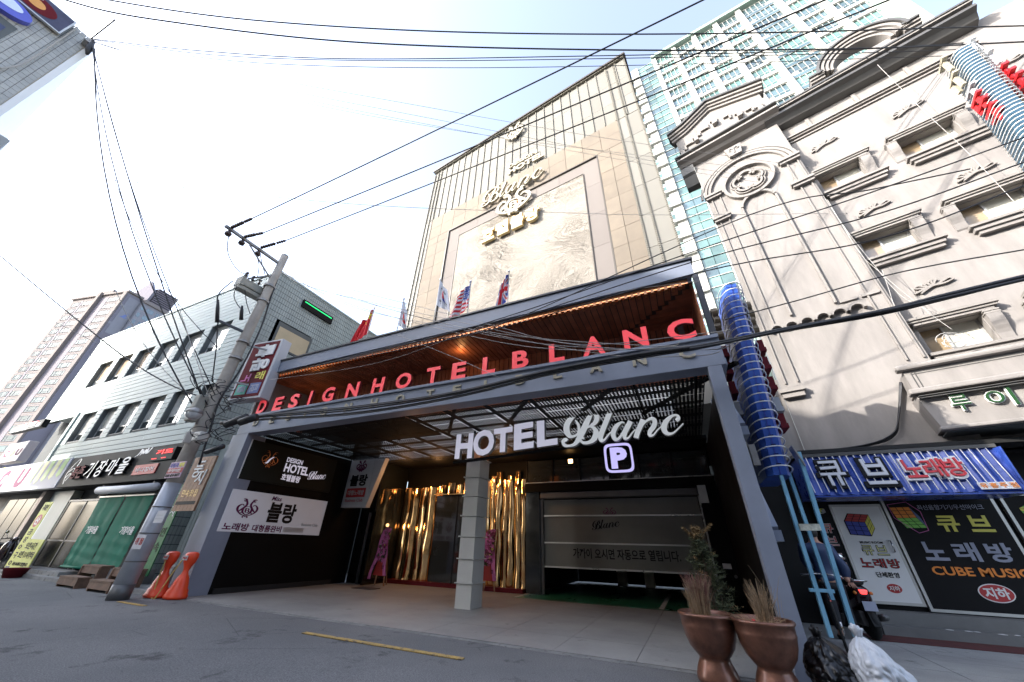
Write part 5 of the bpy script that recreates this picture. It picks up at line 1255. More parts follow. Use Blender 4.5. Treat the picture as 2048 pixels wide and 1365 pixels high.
# round pediment above the cornice
shape([(4.0, 15.91), (7.4, 15.91), (7.2, 16.25), (6.7, 16.35), (6.6, 16.9), (5.0, 16.9), (4.8, 16.35), (4.2, 16.2)], VM-.1, VM+.2, SU, 'attic')
for i, r in enumerate((.72, .84, .96, 1.08)): arcring(5.75, 16.75, r, r+.09, .02, math.pi-.02, VM-.22-.06*i, VM+.2, (MO, SU, MO, MD)[i], 'round_pediment', sx=1.05)
for sg in (-1, 1):
    for j in range(3): solid('pediment_shoulder', RB, (MO, SU, MD)[j], 5.75+sg*(1.05+.0)+(-.0 if sg > 0 else -.42), 5.75+sg*1.05+(.42 if sg > 0 else 0), VM-.24-.07*j, VM+.2, 16.62+.1*j, 16.70+.1*j)
    mb = MB(); ribbon(mb, [(x, y, .035) for x, y, h in spiral(5.75+sg*1.35, 16.2, .20, .04, 1.6, 1.6+sg*5, 1)], lambda x, y: (x, VM-.2, y), (0, .1, 0), 3); add('volute', mb, MO, RB)
for k in range(3): arcring(5.35+.4*k, 16.22, .14, .19, .3, math.pi-.3, VM-.22, VM-.1, MO)
# balcony with green lettering
yb = -.85
bal = root('balcony_sign', 'cream moulded balcony box with green neon-outlined Hangul on its face', 'balcony', (3.16, 11.4, 0), rad(-15), local=True)
B0, B1 = 2.0, 7.6
def at_plane(px, py, v):
    n = RBM.to_3x3() @ Y3; o = RBM @ V((0, v, 0)); d = ray(px, py); t = (o-CAM).dot(n)/d.dot(n); q = RBM.inverted() @ (CAM+d*t); return q
tl, ml, bl_, cr = at_plane(1822, 748, -.6), at_plane(1825, 785, -.6), at_plane(1843, 785, -.6), at_plane(1903, 855, -.6)
ztop, zmid, zbot = at_plane(1900, 727, -.6).z, at_plane(1900, 775, -.6).z, at_plane(1950, 850, -.6).z
uL = at_plane(1832, 790, -.6).x
uB = at_plane(1903, 850, -.6).x
add('upper_box', MB().prism([(uL, VM, zmid), (uL, -.6, zmid), (uL, -.6, ztop), (uL, VM, ztop)], (6, 0, 0)), SU, bal)
add('lower_box', MB().prism([(uL-.02, -.62, zmid-.08), (9, -.62, zmid-.08), (9, -.62, zbot), (uB-.15, -.62, zbot)], (0, .98, 0)), SU, bal)
solid('roll_moulding', bal, SU, uL-.10, 9, -.72, -.45, ztop, ztop+.13, bevel=.05); solid('roll_moulding', bal, SU, uL-.10, 9, -.74, -.45, zmid-.06, zmid+.06, bevel=.03)
for dz in (.03, .075): solid('fillet', bal, MD, uL+.12, 9, -.606, -.6, ztop-.03-dz, ztop-.012-dz); solid('fillet', bal, MD, uL, 9, -.75, -.62, zmid-.10-dz, zmid-.085-dz)
for dx in (.10, .16): solid('fillet', bal, MD, uL+dx, uL+dx+.02, -.606, -.6, zmid+.08, ztop-.06)
solid('bottom_lip', bal, SU, uB-.20, 9, -.70, -.5, zbot-.05, zbot+.02, bevel=.02); solid('underside', bal, A['reveal'], uB-.1, 9, -.55, VM, zbot-.07, zbot-.05)
rx = (RBM.to_3x3() @ X3); ob = RBM @ V((at_plane(1898, 800, -.63).x, -.63, 0))
e = root('green_hangul_sign', 'green Hangul letters outlined by white tubes on the balcony face', 'sign', ob)
zt_, zb_ = at_plane(1920, 790, -.63).z, at_plane(1920, 825, -.63).z
for i, (c, px0, px1, pt, pb) in enumerate((('루', 1898, 1942, 788, 824), ('이', 1968, 2032, 778, 816), ('스', 2046, 2110, 768, 808))):
    a_, b_ = at_plane(px0, (pt+pb)/2, -.63), at_plane(px1, (pt+pb)/2, -.63); zA, zB = at_plane((px0+px1)/2, pb, -.63).z, at_plane((px0+px1)/2, pt, -.63).z
    pn = Panel(RBM @ V((a_.x, -.63, zA)), rx, Z3, b_.x-a_.x, zB-zA); pn.text(c, 0, 0, 1, 1, A['tube'], e, bold=.04, d=.05, t_=.03, name='tube_outline'); pn.text(c, .03, .03, .97, .97, mat('letter_green', (.012, .05, .014), .6, var=.05, spec=.2), e, bold=.0, d=.075, t_=.03, name='letter')
# ================================================================== CUBE KARAOKE SHOP
sf = root('karaoke_shop', 'dark karaoke shop front with steel frames under the blue awning', 'shop front', (4.5, 11.4, 0))
solid('gap_wall', sf, A['signgrey'], 1.2, 2.72, 11.5, 11.6, 0, 3.3); solid('gap_wall', sf, A['stucco'], 1.3, 3.06, 11.5, 11.6, 3.3, 5.6)
solid('frame_wall', sf, A['signblack'], 2.3, 9, 11.46, 11.6, 0, 3.4); solid('plinth', sf, mat('grey_step', (.16, .16, .155), .7, var=.2), 2.9, 9, 11.05, 11.45, .012, .36); solid('step', sf, mat('grey_step', (.2,)*3), 3.0, 9, 10.75, 11.048, .012, .16)
solid('header', sf, A['signblack'], 2.8, 9, 11.30, 11.455, 2.52, 2.9); solid('ceiling', sf, A['signgrey'], 2.6, 9, 10.3, 11.45, 3.3, 3.38)
def frame(pn, t, mt, par, wd=.035):
    mb = MB()
    for a, b, c, d in ((-wd/pn.w, 0, -wd/pn.h, 1+wd/pn.h), (1, 1+wd/pn.w, -wd/pn.h, 1+wd/pn.h)): mb.prism([pn.at(a, c), pn.at(b, c), pn.at(b, d), pn.at(a, d)], -pn.n*t)
    for c, d in ((-wd/pn.h, 0), (1, 1+wd/pn.h)): mb.prism([pn.at(0, c), pn.at(1, c), pn.at(1, d), pn.at(0, d)], -pn.n*t)
    return add('frame', mb, mt, par)
def cube_art(pn, cx, cy, s, par, pal, ax=((-1, .28), (.55, .62), (.12, -1.0)), asp=None):
    """three visible faces of a 3x3 colour puzzle cube; ax = projected edge vectors"""
    k = pn.w/pn.h if asp is None else asp
    back = []
    A_, B_, C_ = [V((a[0]*s, a[1]*s*k)) for a in ax]; O = V((cx, cy))
    def quad(o, e, f, col):
        g = .06
        for i in range(3):
            for j in range(3):
                p0 = o+e*((i+g)/3)+f*((j+g)/3); p1 = o+e*((i+1-g)/3)+f*((j+g)/3); p2 = o+e*((i+1-g)/3)+f*((j+1-g)/3); p3 = o+e*((i+g)/3)+f*((j+1-g)/3)
                c = col if isinstance(col, str) else col[(i*3+j*5+i*j) % len(col)]
                pn.poly([tuple(p0), tuple(p1), tuple(p2), tuple(p3)], A[c], par, name='cube_tile', d=.010)
    hexa = [O+A_, O+A_+B_, O+B_, O+B_+C_, O+C_, O+A_+C_]
    pn.poly([tuple(O+(p-O)*1.04) for p in hexa], A['signblack'], par, name='cube_back', d=.005)
    quad(O, A_, B_, pal[0]); quad(O, A_, C_, pal[1]); quad(O, B_, C_, pal[2])
ysh = 11.4
# white door poster
d0 = P(1735, 1200, y=ysh); d1 = P(1846, 1213, y=ysh); d2 = P(1757, 1012, y=ysh)
s = root('white_poster_door', 'white shop door covered by a poster with a red and blue puzzle cube', 'door', (3.5, 11.4, .36))
pn = Panel((3.13, ysh, .50), X3, Z3, .85, 1.78); pn.board('poster', A['white'], s, .05); frame(pn, .06, A['alu'], s, .05)
cube_art(pn, .58, .82, 1, s, ('redp', 'bluep', 'yellowp'), ((-.42, .015), (.13, .085), (.02, -.15)), 1)
pn.text('MUSIC ROOM', .30, .585, .76, .61, A['signblack'], s, bold=.01); 
for c, x in (('큐', .28), ('브', .56)): pn.text(c, x, .46, x+.24, .57, A['signblack'], s, bold=.04, d=.008); pn.text(c, x+.01, .465, x+.23, .565, A['paleyellow'], s, bold=.0, d=.014)
for c, x in (('노', .14), ('래', .40), ('방', .68)): pn.text(c, x, .33, x+.24, .43, A['signblack'], s, bold=.04, d=.008); pn.text(c, x+.01, .335, x+.23, .425, A['redp'], s, bold=.0, d=.014)
pn.text('단체환영', .36, .235, .80, .29, A['signblack'], s, bold=.02); pn.oval(.60, .13, .14, .045, A['redp'], s); pn.text('지하', .50, .105, .70, .155, A['white'], s, bold=.02, d=.014)
add('handle', MB().tube([pn.at(.90, .50, .01), pn.at(.91, .50, .05), pn.at(.91, .62, .05), pn.at(.90, .62, .01)], .012, 8), A['chrome'], s, smooth=True)
# big black poster
s = root('black_poster', 'big black poster with orange and green puzzle cube and CUBE MUSIC lettering', 'poster', (4.9, 11.4, .4))
pn = Panel((4.10, ysh-.03, .43), X3, Z3, 1.72, 2.02); pn.board('poster', A['signblack'], s, .05); frame(pn, .08, A['alu'], s, .05)
cube_art(pn, .25, .80, .19, s, ('orangep', 'greenp', 'bluegreyp'), ((-1.05, -.02), (-.14, .66), (.30, -.60)))
mb = MB(); hexp = [(.02, .93), (.215, .955), (.31, .86), (.30, .68), (.20, .655), (.03, .80)]
for a, b in zip(hexp, hexp[1:]+hexp[:1]): mb.bar(pn.at(*a, .01), pn.at(*b, .01), .012, .01)
add('cube_outline', mb, A['pinkp'], s)
pn.text('최신음향기기/무선마이크', .30, .875, .90, .925, A['lavp'], s, bold=.005)
for c, x in (('큐', .38), ('브', .66)): pn.text(c, x+.03, .67, x+.23, .82, A['yellowp'], s, bold=.03, d=.012)
for c, x in (('노', .14), ('래', .42), ('방', .70)): pn.text(c, x+.01, .41, x+.22, .575, A['lavp'], s, bold=.03, d=.012)
pn.text('CUBE MUSIC', .15, .285, .97, .36, A['orangep'], s, bold=.025); pn.oval(.60, .155, .145, .075, A['white'], s, d=.006); pn.oval(.60, .155, .135, .067, A['redp'], s, d=.010); pn.text('지하', .50, .11, .70, .20, A['white'], s, bold=.03, d=.016)
# right narrow poster, left narrow strip
s = root('right_strip_poster', 'black poster strip with a multicoloured puzzle cube at the right picture edge', 'poster', (6.3, 11.4, .4))
pn = Panel((6.02, ysh-.02, .45), X3, Z3, .9, 2.0); pn.board('poster', A['signblack'], s, .05); frame(pn, .08, A['alu'], s, .05)
cube_art(pn, .36, .87, .26, s, (('redp', 'greenp', 'yellowp', 'bluegreyp'),)*3, ((-.8, .10), (.55, .30), (.10, -.62)))
pn.text('큐', .3, .60, .8, .72, A['white'], s, bold=.04, d=.008); pn.text('큐', .31, .605, .79, .715, A['redp'], s, bold=.0, d=.014); pn.text('브', .3, .44, .8, .56, A['white'], s, bold=.04, d=.008); pn.text('브', .31, .445, .79, .555, A['redp'], s, bold=.0, d=.014)
s = root('left_strip_poster', 'narrow black strip with vertical maroon Hangul left of the white door', 'poster', (2.9, 11.4, .4))
pn = Panel((2.74, ysh-.04, .45), X3, Z3, .30, 1.95); pn.board('poster', A['signblack'], s, .04)
cube_art(pn, .52, .90, .40, s, (('yellowp', 'paleyellow', 'greensign'), ('yellowp', 'greysign', 'greensign'), ('greysign',)), ((-.8, .10), (.55, .30), (.10, -.62)))
for i, c in enumerate('큐브노래방'): pn.text(c, .16, .66-i*.13, .84, .76-i*.13, A['white'], s, bold=.04, d=.008); pn.text(c, .18, .665-i*.13, .82, .755-i*.13, A['redp'], s, bold=.0, d=.014)
# awning
ya_ = 10.2
q = [P(*c, y=ya_) for c in ((1603, 907), (1984, 876), (2039, 966), (1621, 991))]
aw = root('blue_awning', 'blue corrugated awning with white tubes and 큐브 노래방 letters over the shop', 'awning', (4, 10.4, 2.8))
x0, x1, zt_, zb_ = 2.52, 5.78, 3.20, 2.40
pn = Panel((x0, 10.12, zb_), X3, V((0, .28, 1)), x1-x0, .86)
mb = MB(); n = 48; vs = []
for i in range(n+1):
    dd = .025 if (i % 3) == 1 else -.01
    for fy in (0, 1): vs.append(tuple(pn.at(i/n, fy, dd)))
mb.add(vs, [(2*i, 2*i+2, 2*i+3, 2*i+1) for i in range(n)]); add('corrugated_face', mb, A['awning'], aw)
add('top_flashing', MB().box(x0-.05, x1+.03, 10.30, 11.2, 3.22, 3.29), A['mould_dk'], aw); add('underside', MB().box(x0, x1, 10.12, 11.0, 2.36, 2.39).box(x0, x0+.03, 10.15, 11, 2.4, 3.2).box(x1-.03, x1, 10.15, 11, 2.4, 3.2), A['awning'], aw)
tb_ = MB().tube([(0, 0, 0), (0, 0, 1)], .0085, 6).mesh('tube', A['tube'])
for i in range(26):
    fx = .02+i*.0375; a = pn.at(fx, .04, .055); b = pn.at(fx, .96, .055); o = inst('neon_tube', tb_, aw, a, (1, 1, (b-a).length), (0, 0, 0)); o.rotation_euler = (b-a).to_track_quat('Z', 'Y').to_euler()
for c, fx in (('큐', .08), ('브', .305)): pn.text(c, fx-.01, .12, fx+.165, .88, A['signblack'], aw, bold=.045, d=.08, t_=.05, name='letter_back'); pn.text(c, fx+.01, .18, fx+.145, .82, A['signwhite'], aw, bold=.01, d=.11, t_=.05, name='letter')
for c, fx in (('노', .52), ('래', .615), ('방', .71)): pn.text(c, fx-.01, .26, fx+.10, .80, A['white'], aw, bold=.045, d=.08, t_=.05, name='letter_back'); pn.text(c, fx, .31, fx+.09, .75, A['red'], aw, bold=.01, d=.11, t_=.04, name='letter')
for i, c in enumerate('유흥주점'): pn.rect(.80+i*.04, .02, .838+i*.04, .17, A['white'], aw, d=.07, t=.02, name='letter_plate'); pn.text(c, .803+i*.04, .04, .835+i*.04, .15, A['orangep'], aw, bold=.02, d=.08)
solid('red_mat', None, mat('red_mat', (.09, .022, .02), .9, var=.3, scale=8), 2.6, 4.8, 10.0, 10.7, .013, .022, label='thin dark red mat on the pavement before the karaoke shop', cat='mat')
random.seed(5)
mb = MB()
for i in range(14): x = 4.0+i*.22+random.uniform(-.06, .06); mb.lathe([(random.uniform(.03, .07), 0), (.02, .006)], (x, 10.85+random.uniform(-.03, .05)-.02*i*0, .162), 7)
add('paint_splashes', mb, A['white'], None, label='white paint splashes along the shop step', cat='paint marks')

# ================================================================== VERTICAL BLUE NEON SIGN + its frame
ns = root('blue_neon_tower', 'tall blue vertical sign box ringed by white tubes right of the porch', 'sign', (1.7, 7.6, 2.4))
T0, B0_ = V((1.80, 7.45, 6.35)), V((1.52, 7.45, 2.42))
dvec = (T0-B0_); L_ = dvec.length; du = dvec.normalized()
wx = .17
pr_ = [V((-wx, .10, 0)), V((-wx*.55, -.10, 0)), V((wx*.55, -.10, 0)), V((wx, .10, 0)), V((wx, 1.25, 0)), V((-wx, 1.25, 0))]
add('box', MB().prism([B0_+p for p in pr_], dvec), A['blueneon'], ns)
add('seam', MB().bar(B0_+V((0, -.104, 0)), T0+V((0, -.104, 0)), .015, .01), A['bluep'], ns)
nr_ = 25
for i in range(nr_):
    c = B0_+dvec*((i+.6)/nr_ if i > 3 else .02+i*.03)
    c = B0_+dvec*((i+.7)/nr_)
    pts = [c+V((-wx-.06, .45, -.02)), c+V((-wx-.06, .12, 0)), c+V((-wx*.55-.02, -.16, .02)), c+V((wx*.55+.02, -.16, .02)), c+V((wx+.06, .12, 0)), c+V((wx+.06, .45, -.02))]
    add('neon_tube', MB().tube(crom([tuple(p) for p in pts], 3), .010, 6), A['tube'], ns, smooth=True)
    add('tube_stay', MB().bar(c+V((-.03, -.13, .06)), c+V((.04, -.13, .06)), .012, .012), A['signblack'], ns)
gdk = mat('dark_gold_letter', (.16, .12, .07), .4, .4, var=.1)
for sgn in (-1, 1):
    pn = Panel(B0_+V((sgn*(wx+.10), .30 if sgn > 0 else 1.1, 0)), V((0, -sgn*-1.0, 0)) if sgn > 0 else V((0, -1, 0)), Z3, .75, L_)
    for k, (t, mt) in enumerate(((.90, 'g'), (.80, 'g'), (.66, 'm'), (.56, 'm'), (.45, 'm'), (.34, 'w'), (.26, 'm'))):
        c = B0_+dvec*t+V((sgn*(wx+.16), .55, 0)); m_ = {'g': gdk, 'm': A['maroon'], 'w': A['greysign']}[mt]
        if mt == 'g':
            mb = MB()
            for dz in (-.11, .11): mb.lathe([(.10, -.06), (.14, -.06), (.14, .06), (.10, .06), (.10, -.06)], c+V((0, 0, dz)), 14, axis='x')
            add('side_letter', mb, m_, ns)
        else:
            add('side_letter', MB().box(c.x-.06, c.x+.06, c.y-.25, c.y+.2, c.z-.16, c.z-.08).box(c.x-.055, c.x+.055, c.y-.2, c.y-.12, c.z-.08, c.z+.12).box(c.x-.06, c.x+.06, c.y-.05, c.y+.2, c.z+.02, c.z+.1), m_, ns)
add('plates', MB().bar(B0_+V((wx+.12, 0, .45)), B0_+V((wx+.20, .0, .12)), .25, .02).box(B0_.x-wx-.15, B0_.x-wx-.05, 7.4, 7.5, 2.6, 2.95), A['galv'], ns)
fr_ = root('pale_blue_frame', 'pale blue welded steel stand holding up the vertical neon sign', 'stand', (1.6, 7.4, 0))
mb = MB(); fl_ = [P(1566, 950, y=7.4), P(1655, 1262, y=7.4)]; frr = [P(1594, 940, y=7.4), P(1708, 1262, y=7.4)]
mb.bar(P(1560, 946, y=7.4), P(1662, 1275, y=7.4), .075, .05).bar(P(1597, 905, y=7.4), P(1712, 1275, y=7.4), .075, .05)
mb.bar(P(1578, 948, y=7.75), P(1665, 1200, y=7.75), .06, .05)
mb.bar(P(1618, 1180, y=7.39), P(1668, 1183, y=7.39), .06, .04)
add('posts', mb, A['ltblue'], fr_)
add('rusty_rail', MB().bar(P(1598, 1055, y=7.36), P(1640, 1055, y=7.36), .06, .09), A['rust'], fr_)
# second sign at top right
n2 = root('roof_neon_sign', 'steel-blue vertical neon sign with white tube rings at the top right', 'sign', (9.5, 8.5, 12))
def atv(px, py, dist):
    d = ray(px, py).normalized(); return CAM+d*dist
Tn, Bn = at_plane(1925, 105, -1.1), at_plane(2095, 300, -1.1); Tn = RBM @ Tn; Bn = RBM @ Bn; Bn.x, Bn.y = Tn.x+(Bn.x-Tn.x), Tn.y+(Bn.y-Tn.y)
dv2 = Bn-Tn; side = V((.95, -.25, 0)).normalized(); outv = V((-.25, -.95, 0)).normalized()
pr_ = [-side*.17, -side*.11+outv*.14, side*.11+outv*.14, side*.17, side*.17-outv*.6, -side*.17-outv*.6]
add('box', MB().prism([Tn+p for p in pr_], dv2), A['bluesheet2'], n2)
for i in range(34):
    c = Tn+dv2*((i+.5)/34); pts = [c-side*.23-outv*.5, c-side*.23, c-side*.14+outv*.2, c+side*.14+outv*.2, c+side*.23, c+side*.23-outv*.2]
    add('neon_tube', MB().tube(crom([tuple(p) for p in pts], 3), .012, 6), A['tube'], n2, smooth=True)
for k, (px, py, mt) in enumerate(((1893, 135, 'cream'), (1915, 165, 'cream'), (1950, 188, 'greysign'), (1962, 205, 'red'), (1992, 228, 'red'), (2032, 235, 'signwhite'), (1950, 98, 'white'), (1985, 122, 'white'), (2015, 150, 'red'), (2045, 168, 'red'))):
    c = RBM @ at_plane(px, py, -1.0); mb = MB(); e1, e2 = -outv, V((0, 0, 1))
    mb.bar(c-e1*.24+e2*.18, c+e1*.24+e2*.16, .10, .07).bar(c-e1*.05+e2*.2, c-e1*.05-e2*.25, .10, .07)
    if k % 2: mb.bar(c+e1*.2+e2*.18, c+e1*.2-e2*.2, .10, .07)
    if mt == 'red': mb.bar(c-e1*.24-e2*.08, c+e1*.24-e2*.09, .10, .07)
    add('side_letter', mb, A[mt], n2)

# ================================================================== APARTMENT BLOCK BEHIND
AP = root('mint_apartment_block', 'huge white and mint apartment block with gridded windows rising behind the hotel', 'building', (0, 33, 0), rad(-6.5), local=True)
AZ = 70.0
solid('core', AP, A['mint'], 5.4, 31.4, .5, 14, 0, AZ-.6)
solid('roof_edge', AP, A['mint'], 8.5, 31.8, -.35, .6, AZ-.6, AZ); solid('left_fin', AP, A['aptwhite'], 5.2, 6.2, -.2, .5, 0, AZ-.9)
solid('end_fin', AP, A['aptwhite'], 31.0, 31.6, -.5, .5, 0, AZ-.3)
flh = 2.52
def winmesh(w_, h, nb, mt):
    mb = MB().box(0, w_, -.05, 0, 0, .05).box(0, w_, -.05, 0, h-.05, h)
    for i in range(nb+1): x = min(w_-.05, w_*i/nb); mb.box(x, x+.05, -.05, 0, .05, h-.05)
    mb.box(0, w_, -.04, 0, h*.32, h*.32+.04); return mb.mesh('window', mt)
bays = []; u = 9.1
pat = [2.3, 2.3, 2.3, 2.3, 3.4, 2.3, 2.3, 3.4]
i = 0
while u < 30.5: wd = pat[i % 8]; bays.append((u, min(wd, 30.9-u))); u += wd+.62; i += 1
wm = {}
for (u0, wd) in bays:
    solid('pier', AP, A['aptwhite'], u0-.60, u0-.02, -.06, .5, 0, AZ-.62)
    for k in range(26):
        z = AZ-3.0-k*flh
        if z < 22: break
        key = round(wd, 2)
        if key not in wm: wm[key] = winmesh(wd-.04, 1.98, 4 if wd < 3 else 6, A['aptwhite'])
        o = inst('window', wm[key], AP, (u0, .26, z))
        wide = wd > 3
        piece('pane', AP, A['aptglass'] if random.random() < .5 else A['aptglass2'], u0, u0+wd-.05, .33, .40, z, z+1.98)
        j = (k+int(u0)) % 2
        piece('spandrel', AP, A['apttan'], u0+(.05 if j else wd*.76), u0+(wd*.24 if j else wd-.06), .22, .24, z+.05, z+.55)
        if not wide: piece('floor_slab', AP, A['aptwhite'], u0-.02, u0+wd, .10, .42, z-.50, z-.0)
        else: piece('floor_slab', AP, A['aptglass2'], u0-.02, u0+wd, .20, .42, z-.50, z-.04)
for k in range(26):
    z = AZ-3.6-k*flh
    if z < 18: break
    for (a, b) in ((6.3, 7.35), (7.4, 8.45)):
        piece('stair_pane', AP, A['aptglass'], a, b, .1, .2, z+.05, z+1.2); piece('stair_pane', AP, A['aptglass2'] if k % 2 else A['aptglass'], a, b, .1, .2, z+1.26, z+2.45)
    piece('stair_transom', AP, A['aptwhite'], 6.2, 8.5, .02, .12, z+1.2, z+1.26); piece('stair_transom', AP, A['aptwhite'], 6.2, 8.5, .02, .12, z+2.46, z+2.54)
    piece('balcony_niche', AP, A['aptglass'], 4.7, 5.3, .0, .1, z, z+1.1); piece('balcony_slab', AP, A['aptwhite'], 4.6, 6.1, -.5, .3, z-.5, z-.1); piece('spandrel', AP, A['apttan'], 4.7, 5.5, -.1, 0, z-.05, z+.3)

# ================================================================== BUILDINGS ACROSS THE STREET
TL = root('tiled_corner_building', 'grey square-tiled building corner at the upper left across the street', 'building', (-20, -1.75, 0))
solid('wall', TL, A['joint'], -33.4, -20.06, -16, -1.80, 0, 20.0)
solid('street_face', TL, A['opp'], -36.0, -20.02, -1.80, -1.70, 0, 20.05)
solid('parapet', TL, A['white'], -36, -19.96, -1.69, -1.50, 0, 19.8, label='pale rendered street face')
y = -1.72; rows = 0
cnt = 0; far = MB()
ty_, tz_ = .185, .215
zt_ = 20.1; r = 0
while zt_ > 8:
    y = -1.72
    while y > -9:
        if not (-9 < y < -2.95 and 14.0 < zt_ < 18.0):
            if cnt < 300 and y > -4.2 and zt_ > 14: piece('wall_tile', TL, A['tl_tile'], -20.055, -20.0-.006*random.random(), y-ty_+.012, y, zt_-tz_+.012, zt_); cnt += 1
            else: far.box(-20.055, -20.0-.006*random.random(), y-ty_+.012, y, zt_-tz_+.012, zt_)
        y -= ty_
    zt_ -= tz_; r += 1
add('wall_tiles', far, A['tl_tile'], TL, kind='stuff')
gwz = MB().box(-20.05, -19.98, -9, -2.9, 13.9, 18.0)
w_ = add('window', gwz, A['reveal'], TL); solid('pane', w_, A['tl_blue'], -19.979, -19.97, -9, -3.05, 13.9, 17.7)
ms = root('mural_sign', 'framed picture sign with an orange disc on the upper left tiled wall', 'sign', (-19.9, -2.4, 19.5))
a, b = P(119, 68, x=-19.85), P(152, 48, x=-19.85)
pn = Panel((-19.8, -5.6, 19.05), Y3, Z3, 3.25, 1.0); pn.board('board', mat('mural_blue', (.045, .045, .09), .5, var=.3), ms, .15); frame(pn, .12, A['alu'], ms, .05)
pn.oval(.74, .45, .17, .40, A['maroon'], ms, d=.01); pn.oval(.74, .45, .075, .2, mat('mural_orange', (.65, .30, .08), .6, var=.15), ms, d=.016); pn.oval(.72, .80, .03, .08, A['white'], ms, d=.016)
os_ = root('blue_oval_letter', 'big blue rounded letter on the tiled wall at the far upper left', 'sign', (-19.9, -3.2, 18.4))
pn = Panel((-19.95, -4.5, 18.0), Y3, Z3, 1.65, 1.0); pn.oval(.5, .5, .5, .42, mat('purple_blue', (.10, .12, .55), .4, var=.1), os_, d=.2, t=.25, name='letter'); pn.oval(.48, .58, .36, .24, mat('pale_blue_face', (.60, .68, .90), .4, var=.05), os_, d=.215, t=.01, name='face')
wire('loose_white_cable', [P(155, 55, x=-19.9), P(120, 80, x=-19.9), P(80, 108, x=-19.9), P(40, 130, x=-19.9), P(0, 137, x=-19.9)], .03, A['wirew'], 'thick pale cable draped across the tiled wall')
wire('roof_antenna', [(-20, -1.8, 20.1), tuple(P(230, 40, x=-18.4))], .03, A['wire'], 'thin antenna rod sticking out from the tiled roof corner', cat='antenna')
bk = root('corner_bracket', 'dark cable bracket at the tiled roof corner', 'bracket', (-20, -1.7, 19.8)); solid('arm', bk, A['galv'], -20.0, -19.6, -1.85, -1.65, 19.5, 19.62); add('shackles', MB().tube([(-19.7, -1.7, 19.8), (-19.65, -1.6, 19.3), (-19.6, -1.5, 18.9)], [.08, .12, .05], 8), A['wire'], bk, smooth=True)
sg2 = root('edge_projecting_sign', 'grey sign box end poking in at the left edge below the tiled corner', 'sign', (-22, -1, 14)); 
a = P(22, 282, x=-22); solid('box', sg2, A['greysign'], -24, -22.0, a.y-.8, a.y, a.z-.7, a.z); solid('light', sg2, A['cream'], -22.0, -21.98, a.y-.5, a.y-.25, a.z-.4, a.z-.15)
# row opposite, behind the camera (seen in reflections, shades the road)
def opp(x0, x1, y0, h, lab, col):
    o = root('opposite_building', lab, 'building', (x0, y0, 0)); mb = MB().box(x0, x1, y0-10, y0, 0, h); add('wall', mb, col, o)
    n = int((x1-x0)/2.6)
    for f in range(int(h/3.2)):
        for i in range(n):
            xx = x0+.6+i*(x1-x0)/n; wq = solid('window', o, A['alu'], xx, xx+1.6, y0+.0, y0+.06, 1+f*3.2, 2.5+f*3.2); piece('pane', wq, A['pane_dark'], xx+.05, xx+1.55, y0+.061, y0+.07, 1.05+f*3.2, 2.45+f*3.2)
    solid('cornice', o, A['mould'], x0-.1, x1+.1, y0, y0+.25, h-.3, h)
opp(-13.5, -1, -6.5, 15.6, 'ochre rendered building across the street behind the camera, centre', A['opp'])
opp(-.9, 12, -6.0, 13.5, 'grey rendered building across the street behind the camera, right', A['stucco'])
# ================================================================== STREET OBJECTS
def planter(x, y, label):
    s = root('bronze_planter', label, 'planter', (x, y, .0), group='bronze urn planters')
    prof = [(.215, 0), (.225, .03), (.222, .07), (.19, .15), (.165, .20), (.160, .225), (.185, .25), (.24, .32), (.275, .41), (.292, .50), (.298, .515), (.295, .53), (.300, .60), (.318, .615), (.320, .635), (.305, .648), (.285, .64), (.28, .60)]
    add('urn', MB().lathe(prof, (x, y, .012), 48), A['bronze'], s, smooth=True)
    add('soil', MB().lathe([(.282, .0), (.2, .012), (.02, .02)], (x, y, .615), 24), A['soil'], s, smooth=True); return s
random.seed(3)
def blades(name, par, c, n, h, spread, mt, r=.0035, flop=.12, base=.1):
    mb = MB()
    for i in range(n):
        a = random.uniform(0, 6.28); b = random.uniform(0, base); hh = h*random.uniform(.45, 1.05); sp = spread*random.uniform(.2, 1)
        p0 = c+V((b*math.cos(a), b*math.sin(a), 0)); tip = p0+V((sp*math.cos(a)+random.uniform(-.04, .04), sp*math.sin(a)+random.uniform(-.04, .04), hh)); mid = p0.lerp(tip, .55)+V((-sp*.2*math.cos(a), -sp*.2*math.sin(a), hh*.06))
        mb.tube([p0, mid, tip], [r, r*.8, r*.3], 3, caps=False)
    return add(name, mb, mt, par)
p1 = planter(-.03, 5.93, 'left bronze urn planter holding dry twiggy shrubs and a small conifer')
p2 = planter(.54, 5.78, 'right bronze urn planter with a tuft of dead grass')
blades('dead_grass', p1, V((-.08, 5.9, .62)), 260, .38, .10, A['twig'], .0032, base=.12); blades('red_twigs', p1, V((-.06, 5.92, .72)), 240, .36, .13, A['twigred'], .003, base=.10)
blades('dead_grass', p2, V((.58, 5.80, .62)), 120, .40, .12, A['twig'], .0032, base=.09); blades('loose_straw', p2, V((.50, 5.76, .60)), 70, .10, .18, A['twig'], .003, base=.2); blades('long_stems', p2, V((.72, 5.80, .60)), 7, .55, .18, A['twig'], .002, base=.05)
add('litter', MB().ball((.45, 5.66, .645), .022, 1.6, .7, 7), A['redp'], None, label='crumpled red and white wrapper lying in the right planter', cat='litter')
